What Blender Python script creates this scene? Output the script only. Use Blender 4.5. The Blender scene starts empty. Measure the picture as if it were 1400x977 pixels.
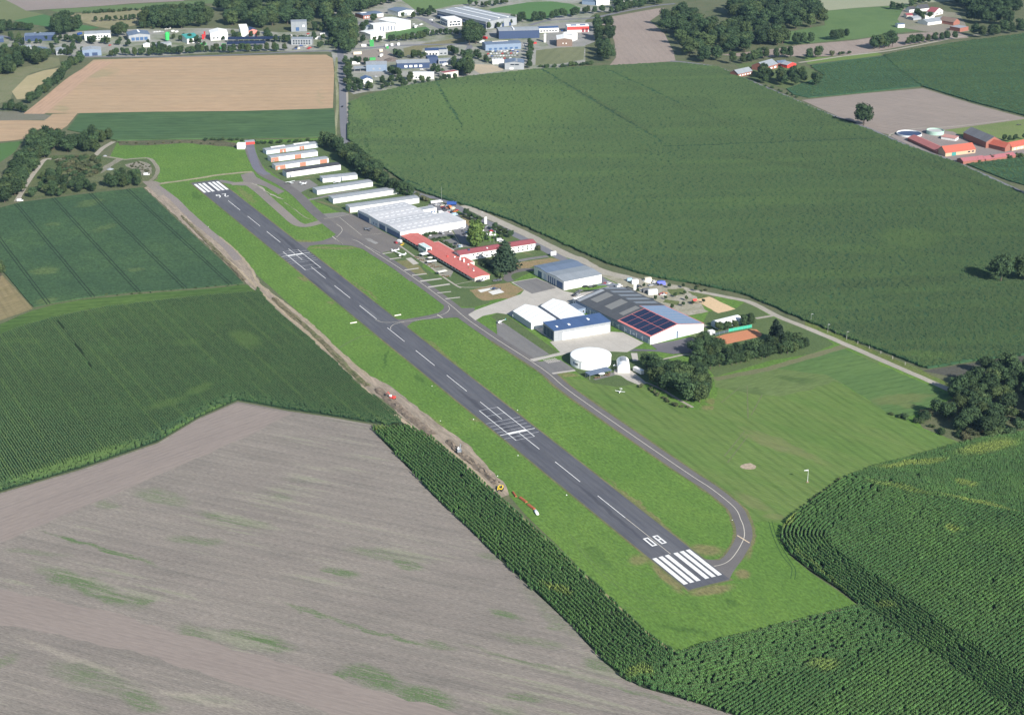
import bpy, math, random
import numpy as np
from mathutils import Vector, Matrix
from mathutils.geometry import tessellate_polygon
PI = math.pi
random.seed(7)
rng = np.random.default_rng(11)
sc = bpy.context.scene
col = sc.collection

# ------------------------------------------------------------------ camera
FPX, PITCH, HC = 2328.33, 0.3779952, 415.0      # focal length in photo pixels, pitch below the horizon, height in m
cam = bpy.data.cameras.new("camera")
camo = bpy.data.objects.new("camera", cam)
col.objects.link(camo)
camo.location = (0, 0, HC)
camo.rotation_euler = (PI/2 - PITCH, 0, 0)
cam.sensor_width = 36.0
cam.lens = FPX/1400*36
cam.clip_start = 5
cam.clip_end = 60000
sc.camera = camo

# ------------------------------------------------------------------ sky, sun, exposure
SUN_EL, SUN_AZ = math.radians(31), math.radians(-56)   # azimuth of the direction towards the sun, counter-clockwise from +X
world = bpy.data.worlds.new("World")
sc.world = world
world.use_nodes = True
wn = world.node_tree
for n in list(wn.nodes): wn.nodes.remove(n)
sky = wn.nodes.new("ShaderNodeTexSky")
sky.sky_type = 'NISHITA'
sky.sun_disc = False
sky.sun_elevation = SUN_EL
sky.sun_rotation = PI/2 - SUN_AZ
sky.altitude = 100
sky.air_density, sky.dust_density, sky.ozone_density = 1.2, 0.6, 1.6
bg = wn.nodes.new("ShaderNodeBackground")
bg.inputs[1].default_value = 0.078
wo = wn.nodes.new("ShaderNodeOutputWorld")
wn.links.new(sky.outputs[0], bg.inputs[0])
wn.links.new(bg.outputs[0], wo.inputs[0])
sunl = bpy.data.lights.new("sun", 'SUN')
sunl.energy = 5.0
sunl.angle = math.radians(0.53)
sunl.color = (1.0, 0.95, 0.88)
suno = bpy.data.objects.new("sun", sunl)
col.objects.link(suno)
SUND = Vector((math.cos(SUN_EL)*math.cos(SUN_AZ), math.cos(SUN_EL)*math.sin(SUN_AZ), math.sin(SUN_EL)))
suno.rotation_euler = SUND.to_track_quat('Z', 'Y').to_euler()
suno.location = (0, 0, 900)
sc.view_settings.view_transform = 'Standard'
sc.view_settings.look = 'None'
sc.view_settings.exposure = 0.72
sc.view_settings.gamma = 1
sc.view_settings.use_curve_mapping = False
sc.cycles.max_bounces = 5
sc.cycles.diffuse_bounces = 3
sc.cycles.volume_bounces = 0
sc.cycles.transparent_max_bounces = 6

# ------------------------------------------------------------------ survey: a point measured in the photograph -> metres on the ground
def G(p, z=0.0):
    a = (p[0]-700)/FPX; b = -(p[1]-488.5)/FPX
    d = (a, math.cos(PITCH)+b*math.sin(PITCH), -math.sin(PITCH)+b*math.cos(PITCH))
    t = (z-HC)/d[2]
    return (d[0]*t, d[1]*t)
FR = {'a1': (0, 0, 5.584), 'a2': (230, 0, 5.584), 'a3': (460, 0, 5.584), 'a4': (690, 0, 5.584), 'a5': (920, 0, 5.584), 'a6': (1150, 0, 5.584),
      'b1': (340, 170, 6.98), 'b2': (460, 240, 6.98), 'b3': (580, 270, 6.98), 'b4': (680, 330, 6.98), 'b5': (820, 350, 6.98), 'b6': (680, 400, 6.98),
      'b7': (840, 430, 4.653), 'c1': (0, 130, 3.989), 'c2': (200, 180, 4.653), 'c3': (0, 330, 3.989), 'c4': (370, 320, 4.653), 'c5': (480, 500, 4.653),
      'c6': (780, 640, 3.324), 'c7': (0, 640, 2.9), 'c8': (1000, 560, 3.49), 'd1': (1100, 130, 4.653), 'd2': (1100, 340, 3.49), 'd4': (440, 640, 2.5), 'd5': (640, 540, 11.633), 'd6': (370, 325, 13.96), 'd7': (240, 230, 13.96), 'd8': (860, 710, 7.756), 'd3': (500, 560, 3.173),
      'e1': (585, 265, 11.633), 'e2': (530, 310, 11.633), 'e3': (780, 480, 11.633), 'e4': (860, 370, 11.633), 'e5': (480, 0, 11.633),
      'e6': (560, 20, 8.725), 'e7': (1280, 130, 11.633), 'p': (0, 0, 1)}
def Z(fr, *p):
    o = FR[fr]
    return (o[0]+p[0]/o[2], o[1]+p[1]/o[2])
def ZL(fr, *v):
    return [Z(fr, v[i], v[i+1]) for i in range(0, len(v), 2)]
def GZ(fr, *p): return G(Z(fr, *p))
def px(x, y, z=0):                       # metres -> photo pixel, to skip what lies outside the frame
    dy, dz = y, z-HC
    zc = dy*math.cos(PITCH) - dz*math.sin(PITCH)
    yc = dy*math.sin(PITCH) + dz*math.cos(PITCH)
    return 700+FPX*x/zc, 488.5-FPX*yc/zc

# runway frame: s metres from the near threshold, t metres across from its left edge
NL = np.array((84.889, 740.929))
U = np.array((-0.45456593, 0.8907131)); V = np.array((0.8907131, 0.45456593))
def RW(s, t): return tuple(NL + U*s + V*t)
ARW = math.atan2(U[1], U[0])

# ------------------------------------------------------------------ materials
def new_mat(name):
    m = bpy.data.materials.new(name); m.use_nodes = True
    nt = m.node_tree
    for n in list(nt.nodes): nt.nodes.remove(n)
    o = nt.nodes.new("ShaderNodeOutputMaterial"); b = nt.nodes.new("ShaderNodeBsdfPrincipled")
    nt.links.new(b.outputs[0], o.inputs[0])
    return m, nt, b
def N(nt, t, **kw):
    n = nt.nodes.new(t)
    for k, v in kw.items():
        if k.startswith('i_'): n.inputs[int(k[2:])].default_value = v
        else: setattr(n, k, v)
    return n
def M_(nt, op, a, b=None, c=None, clamp=False):
    n = nt.nodes.new("ShaderNodeMath"); n.operation = op; n.use_clamp = clamp
    for i, v in enumerate((a, b, c)):
        if v is None: continue
        if isinstance(v, (int, float)): n.inputs[i].default_value = v
        else: nt.links.new(v, n.inputs[i])
    return n.outputs[0]
def mixc(nt, f, a, b, mode='MIX'):
    n = nt.nodes.new("ShaderNodeMix"); n.data_type = 'RGBA'; n.blend_type = mode
    for k, v in ((0, f), (6, a), (7, b)):
        if isinstance(v, (int, float)): n.inputs[k].default_value = v
        elif isinstance(v, tuple): n.inputs[k].default_value = (*v[:3], 1)
        else: nt.links.new(v, n.inputs[k])
    return n.outputs[2]
def maprange(nt, v, a, b, c=0.0, d=1.0, smooth=True):
    n = nt.nodes.new("ShaderNodeMapRange"); n.interpolation_type = 'SMOOTHSTEP' if smooth else 'LINEAR'
    nt.links.new(v, n.inputs[0])
    for i, x in enumerate((a, b, c, d)): n.inputs[i+1].default_value = x
    return n.outputs[0]
def noise(nt, vec, scale, detail=2.0, rough=0.55):
    n = nt.nodes.new("ShaderNodeTexNoise"); n.inputs['Scale'].default_value = scale
    n.inputs['Detail'].default_value = detail; n.inputs['Roughness'].default_value = rough
    nt.links.new(vec, n.inputs['Vector']); return n.outputs[0]
def rotmap(nt, vec, ang, sx=1, sy=1):
    """coordinates turned so that x runs along direction ang, then scaled"""
    m = nt.nodes.new("ShaderNodeMapping"); m.vector_type = 'POINT'
    m.inputs['Rotation'].default_value = (0, 0, -ang)
    nt.links.new(vec, m.inputs['Vector'])
    m2 = nt.nodes.new("ShaderNodeMapping"); m2.inputs['Scale'].default_value = (sx, sy, 1)
    nt.links.new(m.outputs[0], m2.inputs['Vector'])
    return m2.outputs[0]
def blobmask(nt, pos, blobs, fray=9.0, thr=(0.40, 0.75)):
    """blobs: (x, y, half length, half width, angle, strength): patches of another growth, with frayed edges"""
    nz = nt.nodes.new("ShaderNodeTexNoise"); nz.inputs['Scale'].default_value = 0.09; nz.inputs['Detail'].default_value = 4
    nt.links.new(pos, nz.inputs['Vector'])
    off = nt.nodes.new("ShaderNodeVectorMath"); off.operation = 'MULTIPLY_ADD'
    nt.links.new(nz.outputs[1], off.inputs[0]); off.inputs[1].default_value = (fray*2, fray*2, 0)
    nt.links.new(pos, off.inputs[2])
    acc = None
    for (x, y, a, b, ang, s) in blobs:
        m = nt.nodes.new("ShaderNodeMapping"); m.vector_type = 'TEXTURE'
        m.inputs['Location'].default_value = (x+fray, y+fray, 0); m.inputs['Rotation'].default_value = (0, 0, ang); m.inputs['Scale'].default_value = (a, b, 1e6)
        nt.links.new(off.outputs[0], m.inputs['Vector'])
        l = nt.nodes.new("ShaderNodeVectorMath"); l.operation = 'LENGTH'; nt.links.new(m.outputs[0], l.inputs[0])
        v = maprange(nt, l.outputs['Value'], 1.0, thr[0], 0.0, s)
        acc = v if acc is None else M_(nt, 'MAXIMUM', acc, v)
    return acc
def ground_mat(name, c1, c2, c3=None, big=0.012, mid=0.09, fine=0.7, ang=0.0, stretch=1.0, rows=None, blobs=None, bcol=None, blobs2=None, bcol2=None,
               lines=None, bump=0.0, rough=0.95, fray=9.0, contrast=1.0, finec=0.25, bgrain=False, streaks=None):
    m, nt, b = new_mat(name)
    g = nt.nodes.new("ShaderNodeNewGeometry"); pos = g.outputs['Position']
    v = rotmap(nt, pos, ang, 1.0/stretch, 1.0)
    nb = maprange(nt, noise(nt, pos, big, 3), 0.5-0.16/contrast, 0.5+0.16/contrast)
    nm = maprange(nt, noise(nt, v, mid, 4, 0.6), 0.5-0.2/contrast, 0.5+0.2/contrast)
    c = mixc(nt, nb, c1, c2)
    c = mixc(nt, M_(nt, 'MULTIPLY', nm, 0.6), c, c3 or c2)
    nf = noise(nt, v, fine, 3, 0.7)
    if rows:                                     # (angle, period m, strength, width): drilled rows
        for ra, per, st, wob in rows:
            vr = rotmap(nt, pos, ra)
            sx = nt.nodes.new("ShaderNodeSeparateXYZ"); nt.links.new(vr, sx.inputs[0])
            wv = noise(nt, rotmap(nt, pos, ra, 0.02, 0.3), 1.0, 2)
            y = M_(nt, 'ADD', sx.outputs[1], M_(nt, 'MULTIPLY', wv, wob))
            sn = M_(nt, 'SINE', M_(nt, 'MULTIPLY', y, 2*PI/per))
            br = noise(nt, rotmap(nt, pos, ra, 0.03, 0.25), 1.0, 2)
            f = M_(nt, 'MULTIPLY', maprange(nt, sn, -0.6, 0.9), M_(nt, 'MULTIPLY', maprange(nt, br, 0.3, 0.7), st))
            c = mixc(nt, f, c, (c1[0]*0.45, c1[1]*0.5, c1[2]*0.5))
    if blobs:
        f = blobmask(nt, pos, blobs, fray)
        if bgrain:
            gr = M_(nt, 'ADD', M_(nt, 'MULTIPLY', noise(nt, rotmap(nt, pos, ang, 0.07, 0.7), 1.0, 4, 0.7), .6), M_(nt, 'MULTIPLY', noise(nt, pos, 1.1, 2, 0.7), .4))
            f = M_(nt, 'MULTIPLY', f, maprange(nt, gr, 0.42, 0.54, 0.15, 1.0))
        c = mixc(nt, f, c, bcol)
    if streaks:                                  # (angle, colour, strength, threshold): thin drawn-out traces of weeds or straw
        for sa, scol, sst, sth in streaks:
            s1 = noise(nt, rotmap(nt, pos, sa, 0.012, 0.16), 1.0, 5, 0.65); s2 = noise(nt, pos, .012, 2)
            s3 = M_(nt, 'ADD', s1, M_(nt, 'MULTIPLY', s2, .5))
            c = mixc(nt, maprange(nt, s3, sth, sth+.12, 0, sst), c, scol)
    if blobs2:
        c = mixc(nt, blobmask(nt, pos, blobs2, fray), c, bcol2)
    if lines:                                    # (angle, offsets, period, half width, colour, strength): tramlines
        for la, offs, per, hw, lc, st in lines:
            vr = rotmap(nt, pos, la)
            sx = nt.nodes.new("ShaderNodeSeparateXYZ"); nt.links.new(vr, sx.inputs[0])
            wv = noise(nt, rotmap(nt, pos, la, 0.01, 0.01), 1.0, 1)
            y = M_(nt, 'ADD', sx.outputs[1], M_(nt, 'MULTIPLY', wv, 1.5))
            for of in offs:
                mm = M_(nt, 'FLOORED_MODULO', M_(nt, 'SUBTRACT', y, of), per)
                d = M_(nt, 'MINIMUM', mm, M_(nt, 'SUBTRACT', per, mm))
                f = M_(nt, 'MULTIPLY', maprange(nt, d, hw*1.5, hw*0.5), st)
                c = mixc(nt, f, c, lc)
    f = maprange(nt, nf, 0.3, 0.7, 1-finec, 1+finec, False)
    mul = nt.nodes.new("ShaderNodeVectorMath"); mul.operation = 'SCALE'
    nt.links.new(c, mul.inputs[0]); nt.links.new(f, mul.inputs['Scale'])
    nt.links.new(mul.outputs[0], b.inputs['Base Color'])
    b.inputs['Roughness'].default_value = rough
    b.inputs['Specular IOR Level'].default_value = 0.15
    if bump:
        bp = nt.nodes.new("ShaderNodeBump"); bp.inputs['Strength'].default_value = 0.8; bp.inputs['Distance'].default_value = bump
        nt.links.new(nf, bp.inputs['Height']); nt.links.new(bp.outputs[0], b.inputs['Normal'])
    return m
MATS = {}
def pm(name, c, rough=0.7, var=0.12, scale=0.8, metal=0.0, spec=0.4, stretch=None, objcol=False, ribs=None):
    """paint, render, sheet metal, tiles: a base colour with weathering"""
    if name in MATS: return MATS[name]
    m, nt, b = new_mat(name)
    tc = nt.nodes.new("ShaderNodeTexCoord"); vec = tc.outputs['Object']
    if stretch:
        mp = nt.nodes.new("ShaderNodeMapping"); mp.inputs['Scale'].default_value = stretch; nt.links.new(vec, mp.inputs[0]); vec = mp.outputs[0]
    n1 = noise(nt, vec, scale, 4, 0.65)
    oi = nt.nodes.new("ShaderNodeObjectInfo")
    base = oi.outputs['Color'] if objcol else None
    f = maprange(nt, n1, 0.25, 0.75, 1-var, 1+var*0.6, False)
    if ribs:
        sx = nt.nodes.new("ShaderNodeSeparateXYZ"); nt.links.new(tc.outputs['Object'], sx.inputs[0])
        sn = M_(nt, 'FRACT', M_(nt, 'MULTIPLY', sx.outputs[ribs[0]], 1/ribs[1]))
        f = M_(nt, 'MULTIPLY', f, maprange(nt, sn, 0.0, 0.12, 1-ribs[2], 1.0))
        fl = M_(nt, 'FLOOR', M_(nt, 'MULTIPLY', sx.outputs[ribs[0]], 1/ribs[1]))
        wn_ = nt.nodes.new("ShaderNodeTexWhiteNoise"); wn_.noise_dimensions = '1D'; nt.links.new(fl, wn_.inputs['W'])
        f = M_(nt, 'MULTIPLY', f, maprange(nt, wn_.outputs[0], 0, 1, 1-ribs[2]*0.7, 1.0, False))
    mul = nt.nodes.new("ShaderNodeVectorMath"); mul.operation = 'SCALE'
    if base is None: mul.inputs[0].default_value = c[:3]
    else: nt.links.new(base, mul.inputs[0])
    nt.links.new(f, mul.inputs['Scale'])
    nt.links.new(mul.outputs[0], b.inputs['Base Color'])
    b.inputs['Roughness'].default_value = rough; b.inputs['Metallic'].default_value = metal
    b.inputs['Specular IOR Level'].default_value = spec
    MATS[name] = m
    return m
white = pm('white_sheet', (0.78, 0.78, 0.76), 0.5, 0.10, ribs=(0, 2.4, 0.07))
white2 = pm('white_membrane', (0.82, 0.83, 0.83), 0.45, 0.05, 0.25)
cream = pm('cream_render', (0.66, 0.62, 0.54), 0.8, 0.12)
lgrey = pm('light_grey_sheet', (0.31, 0.33, 0.35), 0.45, 0.12, ribs=(0, 3.0, 0.12))
mgrey = pm('mid_grey_sheet', (0.26, 0.285, 0.31), 0.5, 0.14, ribs=(0, 3.0, 0.12))
bluegrey = pm('blue_grey_sheet', (0.13, 0.17, 0.24), 0.5, 0.14, ribs=(0, 3.0, 0.14))
bluegreyw = pm('blue_grey_wall', (0.19, 0.25, 0.34), 0.55, 0.14)
lblue = pm('pale_blue_wall', (0.50, 0.56, 0.62), 0.6, 0.14)
navy = pm('navy_wall', (0.035, 0.06, 0.13), 0.6, 0.15)
dgrey = pm('dark_fibre_cement', (0.075, 0.08, 0.088), 0.7, 0.20, 0.5, ribs=(1, 5.0, 0.16))
char = pm('charcoal_roof', (0.06, 0.06, 0.065), 0.6, 0.18)
orange = pm('orange_door', (0.40, 0.18, 0.12), 0.7, 0.15)
red = pm('coral_roof', (0.50, 0.14, 0.115), 0.65, 0.16, 0.5, ribs=(0, 4.0, 0.06))
wine = pm('wine_tiles', (0.27, 0.075, 0.085), 0.7, 0.16, 0.5, ribs=(0, 5.0, 0.08))
tile = pm('clay_tiles', (0.40, 0.10, 0.065), 0.8, 0.15, 1.2)
brick = pm('red_brick', (0.28, 0.115, 0.085), 0.9, 0.2, 1.2)
brown = pm('brown_boards', (0.20, 0.14, 0.11), 0.8, 0.2, 1.0)
teal = pm('teal_sheet', (0.05, 0.26, 0.24), 0.5, 0.1)
greenp = pm('bright_green_paint', (0.05, 0.50, 0.12), 0.5, 0.1)
greennet = pm('green_wind_net', (0.04, 0.36, 0.24), 0.7, 0.12)
yellowp = pm('yellow_paint', (0.75, 0.55, 0.05), 0.5, 0.1)
redp = pm('red_paint', (0.62, 0.06, 0.05), 0.5, 0.1)
solar = pm('solar_glass', (0.010, 0.014, 0.045), 0.25, 0.25, 1.0, spec=0.6)
blueroof = pm('blue_roof_sheet', (0.055, 0.10, 0.22), 0.4, 0.15, 0.4, ribs=(0, 6.0, 0.15))
glass = pm('dark_glass', (0.03, 0.04, 0.055), 0.2, 0.1, spec=0.6)
blueglass = pm('blue_doors', (0.06, 0.12, 0.24), 0.3, 0.3, 1.0)
wood = pm('wood', (0.25, 0.17, 0.10), 0.8, 0.2)
rubber = pm('black_rubber', (0.02, 0.02, 0.022), 0.8, 0.1)
metal = pm('galvanised_metal', (0.5, 0.51, 0.52), 0.4, 0.1, metal=0.6)
conc = pm('pale_concrete', (0.44, 0.42, 0.38), 0.85, 0.15)
rust = pm('rusty_pipe', (0.42, 0.13, 0.06), 0.8, 0.2)
objpaint = pm('object_paint', (1, 1, 1), 0.35, 0.05, objcol=True)
graytr = pm('translucent_roof_panel', (0.19, 0.19, 0.18), 0.5, 0.15)
paleblue = pm('pale_blue_panel', (0.17, 0.25, 0.37), 0.4, 0.15)
soft = pm('sand', (0.55, 0.40, 0.26), 0.9, 0.15, 0.3)

# foliage: colour varies per plant and per clump
def leaf_mat(name, c1, c2, c3, rnd=0.35, scale=0.35):
    m, nt, b = new_mat(name)
    g = nt.nodes.new("ShaderNodeNewGeometry"); oi = nt.nodes.new("ShaderNodeObjectInfo")
    n1 = maprange(nt, noise(nt, g.outputs['Position'], scale, 3, 0.6), 0.35, 0.65)
    c = mixc(nt, n1, c1, c2)
    c = mixc(nt, maprange(nt, oi.outputs['Random'], 0.55, 1.0), c, c3)
    f = maprange(nt, M_(nt, 'FRACT', M_(nt, 'MULTIPLY', oi.outputs['Random'], 7.31)), 0, 1, 1-rnd, 1+rnd*0.6, False)
    mul = nt.nodes.new("ShaderNodeVectorMath"); mul.operation = 'SCALE'
    nt.links.new(c, mul.inputs[0]); nt.links.new(f, mul.inputs['Scale'])
    nt.links.new(mul.outputs[0], b.inputs['Base Color'])
    b.inputs['Roughness'].default_value = 0.75; b.inputs['Specular IOR Level'].default_value = 0.15
    return m
leafM = leaf_mat('broadleaf_foliage', (0.028, 0.052, 0.024), (0.048, 0.082, 0.032), (0.058, 0.084, 0.030))
firM = leaf_mat('spruce_foliage', (0.018, 0.034, 0.020), (0.030, 0.052, 0.028), (0.026, 0.044, 0.024))
popM = leaf_mat('poplar_foliage', (0.060, 0.105, 0.030), (0.10, 0.15, 0.035), (0.09, 0.14, 0.035))
bushM = leaf_mat('scrub_foliage', (0.050, 0.068, 0.030), (0.085, 0.095, 0.045), (0.10, 0.10, 0.05))
barkM = pm('bark', (0.10, 0.08, 0.06), 0.9, 0.2)

# ------------------------------------------------------------------ mesh helpers
class MB:
    def __init__(s): s.v = []; s.f = []; s.m = []
    def add(s, vs, fs, mi=0):
        o = len(s.v); s.v += [tuple(v) for v in vs]; s.f += [tuple(i+o for i in f) for f in fs]; s.m += [mi]*len(fs); return s
    def box(s, x0, x1, y0, y1, z0, z1, mi=0, taper=0.0):
        a = taper
        vs = [(x0, y0, z0), (x1, y0, z0), (x1, y1, z0), (x0, y1, z0), (x0+a, y0+a, z1), (x1-a, y0+a, z1), (x1-a, y1-a, z1), (x0+a, y1-a, z1)]
        return s.add(vs, [(0, 3, 2, 1), (4, 5, 6, 7), (0, 1, 5, 4), (1, 2, 6, 5), (2, 3, 7, 6), (3, 0, 4, 7)], mi)
    def prism(s, poly, z0, z1, mi=0):
        n = len(poly)
        vs = [(p[0], p[1], z0) for p in poly] + [(p[0], p[1], z1) for p in poly]
        s.add(vs, [(i, (i+1) % n, n+(i+1) % n, n+i) for i in range(n)], mi)
        tri = tessellate_polygon([[Vector((p[0], p[1], 0)) for p in poly]])
        s.add([(p[0], p[1], z1) for p in poly], tri, mi)
        return s.add([(p[0], p[1], z0) for p in poly], tri, mi)
    def tube(s, p0, p1, r0, r1=None, n=8, mi=0, caps=True):
        r1 = r0 if r1 is None else r1
        p0 = Vector(p0); p1 = Vector(p1); d = (p1-p0).normalized()
        a = d.orthogonal().normalized(); b = d.cross(a)
        vs = [p0+(a*math.cos(2*PI*i/n)+b*math.sin(2*PI*i/n))*r0 for i in range(n)] + [p1+(a*math.cos(2*PI*i/n)+b*math.sin(2*PI*i/n))*r1 for i in range(n)]
        fs = [(i, (i+1) % n, n+(i+1) % n, n+i) for i in range(n)]
        if caps: fs += [tuple(range(n))[::-1], tuple(range(n, 2*n))]
        return s.add(vs, fs, mi)
    def loft(s, secs, mi=0, caps=True):
        n = len(secs[0]); vs = [p for q in secs for p in q]; fs = []
        for k in range(len(secs)-1):
            for i in range(n): fs.append((k*n+i, k*n+(i+1) % n, (k+1)*n+(i+1) % n, (k+1)*n+i))
        if caps: fs += [tuple(range(n))[::-1], tuple(range((len(secs)-1)*n, len(secs)*n))]
        return s.add(vs, fs, mi)
    def ext(s, prof, a0, a1, axis, th=0.0, mi=0, close=None):
        """profile (t, z) swept along axis 'x' or 'y' from a0 to a1; th: sheet of that thickness, else a closed body down to z=close"""
        if th: loop = prof + [(t, z-th) for t, z in reversed(prof)]
        else: loop = prof + [(prof[-1][0], close), (prof[0][0], close)]
        mk = (lambda a, t, z: (a, t, z)) if axis == 'x' else (lambda a, t, z: (t, a, z))
        n = len(loop)
        vs = [mk(a0, t, z) for t, z in loop] + [mk(a1, t, z) for t, z in loop]
        s.add(vs, [(i, (i+1) % n, n+(i+1) % n, n+i) for i in range(n)], mi)
        tri = tessellate_polygon([[Vector((t, z, 0)) for t, z in loop]])
        s.add([mk(a0, t, z) for t, z in loop], tri, mi)
        return s.add([mk(a1, t, z) for t, z in loop], tri, mi)
    def mesh(s, name, mats, smooth=False):
        me = bpy.data.meshes.new(name); me.from_pydata(s.v, [], s.f)
        for m in (mats if isinstance(mats, (list, tuple)) else [mats]): me.materials.append(m)
        if any(s.m): me.polygons.foreach_set('material_index', s.m)
        if smooth: me.polygons.foreach_set('use_smooth', [True]*len(s.f))
        me.update(); return me
    def build(s, name, mats, parent=None, smooth=False):
        o = bpy.data.objects.new(name, s.mesh(name, mats, smooth)); col.objects.link(o)
        if parent: o.parent = parent
        return o
def tag(o, label=None, cat=None, group=None, kind=None):
    if label: o['label'] = label
    if cat: o['category'] = cat
    if group: o['group'] = group
    if kind: o['kind'] = kind
    return o
def thing(name, label, cat, loc=(0, 0, 0), rz=0.0, group=None):
    o = bpy.data.objects.new(name, None); o.empty_display_size = 0.5; col.objects.link(o)
    o.location = loc; o.rotation_euler = (0, 0, rz)
    return tag(o, label, cat, group)
def dup(o, parent=None):
    c = o.copy(); col.objects.link(c); c.parent = parent
    for ch in o.children: dup(ch, c)
    return c
def ang2(a, b): return math.atan2(b[1]-a[1], b[0]-a[0])
def dist(a, b): return math.hypot(b[0]-a[0], b[1]-a[1])
def angp(a, b): return ang2(G(a), G(b))

# ------------------------------------------------------------------ ground sheets
LZ = [0.0]
def poly_world(pts): return [G(p) for p in pts]
def sheet(name, pts, mat, z, world=False, kind='structure', rag=0.0, seg=6.0):
    P = pts if world else poly_world(pts)
    if rag:                                      # an uneven, mown-by-hand outline
        Q = []
        for i in range(len(P)):
            a, b = P[i], P[(i+1) % len(P)]; L = dist(a, b); k = max(1, min(60, int(L/seg)))
            nx, ny = (b[1]-a[1])/max(L, 1e-6), -(b[0]-a[0])/max(L, 1e-6)
            for j in range(k):
                r = random.uniform(-rag, rag) if j else 0
                Q.append((a[0]+(b[0]-a[0])*j/k+nx*r, a[1]+(b[1]-a[1])*j/k+ny*r))
        P = Q
    vs = [(x, y, z) for x, y in P]
    tri = tessellate_polygon([[Vector((x, y, 0)) for x, y in P]])
    fs = []
    for t in tri:
        a, b, c = (P[i] for i in t)
        fs.append(t if (b[0]-a[0])*(c[1]-a[1])-(b[1]-a[1])*(c[0]-a[0]) > 0 else t[::-1])
    mb = MB().add(vs, fs)
    return tag(mb.build(name, mat), kind=kind)
def offset_line(P, w):
    out = []
    for i, p in enumerate(P):
        a = P[max(0, i-1)]; b = P[min(len(P)-1, i+1)]
        L = dist(a, b) or 1
        n = (-(b[1]-a[1])/L, (b[0]-a[0])/L)
        out.append((p[0]+n[0]*w, p[1]+n[1]*w))
    return out
def smooth_line(P, k=3):
    P = [np.array(p, float) for p in P]
    out = []
    for i in range(len(P)-1):
        p0, p1, p2, p3 = P[max(0, i-1)], P[i], P[i+1], P[min(len(P)-1, i+2)]
        for j in range(k):
            t = j/k
            out.append(tuple(0.5*((2*p1)+(-p0+p2)*t+(2*p0-5*p1+4*p2-p3)*t*t+(-p0+3*p1-3*p2+p3)*t**3)))
    out.append(tuple(P[-1]))
    return out
def ribbon(name, pts, w, mat, z, world=False, smooth=True, kind='structure', parent=None, rag=0.0):
    P = list(pts) if world else poly_world(pts)
    if smooth and len(P) > 2: P = smooth_line(P, 4)
    A = offset_line(P, w/2); B = offset_line(P, -w/2)
    if rag:
        A = [(x+random.uniform(-rag, rag), y+random.uniform(-rag, rag)) for x, y in A]
        B = [(x+random.uniform(-rag, rag), y+random.uniform(-rag, rag)) for x, y in B]
    n = len(P)
    mb = MB().add([(x, y, z) for x, y in A+B], [(i, n+i, n+i+1, i+1) for i in range(n-1)])
    o = mb.build(name, mat, parent)
    return tag(o, kind=kind) if not parent else o
# ================================================================== THE GROUND
def bl(fr, x0, y0, x1, y1, hw, s=1.0, ext=1.1):
    a = GZ(fr, x0, y0); b = GZ(fr, x1, y1)
    return ((a[0]+b[0])/2, (a[1]+b[1])/2, dist(a, b)/2*ext, hw, ang2(a, b), s)
C = lambda *v: v
soil = (0.16, 0.125, 0.095)
base_m = ground_mat('rough_grassland', (0.10, 0.115, 0.060), (0.075, 0.10, 0.045), (0.14, 0.135, 0.08), finec=0.3)
tag(MB().add([(-24000, -9000, -0.05), (24000, -9000, -0.05), (24000, 40000, -0.05), (-24000, 40000, -0.05)], [(0, 1, 2, 3)]).build('ground', base_m), kind='structure')

grass_m = ground_mat('airfield_grass', (0.092, 0.174, 0.033), (0.114, 0.197, 0.039), (0.076, 0.148, 0.031), big=0.010, mid=0.11, fine=0.7, finec=.34, ang=ARW, stretch=2.0, bump=0.25,
    blobs=[bl('c4', 750, 720, 705, 870, 1.6, 0.6), bl('c4', 900, 880, 1000, 950, 3, 0.5), bl('c6', 680, 590, 760, 620, 4, 0.5), bl('c6', 60, 330, 200, 480, 5, .35), bl('c6', 380, 700, 650, 760, 3, .5),
           bl('c2', 300, 370, 340, 440, 5, .5), bl('b6', 200, 560, 420, 800, 6, 0.35)],
    bcol=(0.040, 0.085, 0.020),
    blobs2=[bl('d8', 20, 380, 190, 470, 8, 0.8), bl('d8', 330, 60, 560, 220, 3.0, 0.7), bl('d8', 620, 300, 1050, 340, 8, 0.9), bl('d8', 590, 800, 1180, 690, 5, 1.0), bl('d8', 190, 420, 590, 800, 4, 1.0), bl('d8', 1180, 520, 1240, 640, 6, 1.0),
            bl('d8', 1330, 60, 1240, 440, 3.5, 0.9), bl('c4', 180, 270, 240, 300, 4, 0.8), bl('c4', 360, 430, 400, 445, 3, .6), bl('c2', 570, 340, 700, 470, 5, .5), bl('c2', 920, 690, 1100, 700, 4, .7), bl('c2', 1050, 740, 1400, 740, 5, .6),
            bl('c4', 240, 90, 380, 85, 4, .7), bl('c4', 500, 290, 700, 430, 2, .5), bl('c4', 950, 640, 1250, 880, 2.0, .5), bl('c5', 0, 0, 1400, 1130, 1.0, .0), bl('c5', 750, 330, 850, 360, 3, .6), bl('c6', 0, 100, 330, 350, 2.2, .7),
            bl('c6', 150, 30, 540, 350, 2.0, .8), bl('b6', 560, 770, 800, 790, 5, .8), bl('b6', 880, 880, 1090, 890, 6, .8), bl('b7', 110, 500, 260, 530, 7, .8), bl('b7', 180, 640, 520, 640, 4, .6), bl('b7', 520, 590, 690, 600, 7, .8), bl('b7', 600, 520, 640, 580, 4, .7),
            bl('c5', 240, 190, 640, 430, 5, .6), bl('c5', 600, 470, 880, 660, 3, .6)],
    bcol2=(0.170, 0.160, 0.070), fray=5.0,
    lines=[])
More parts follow.
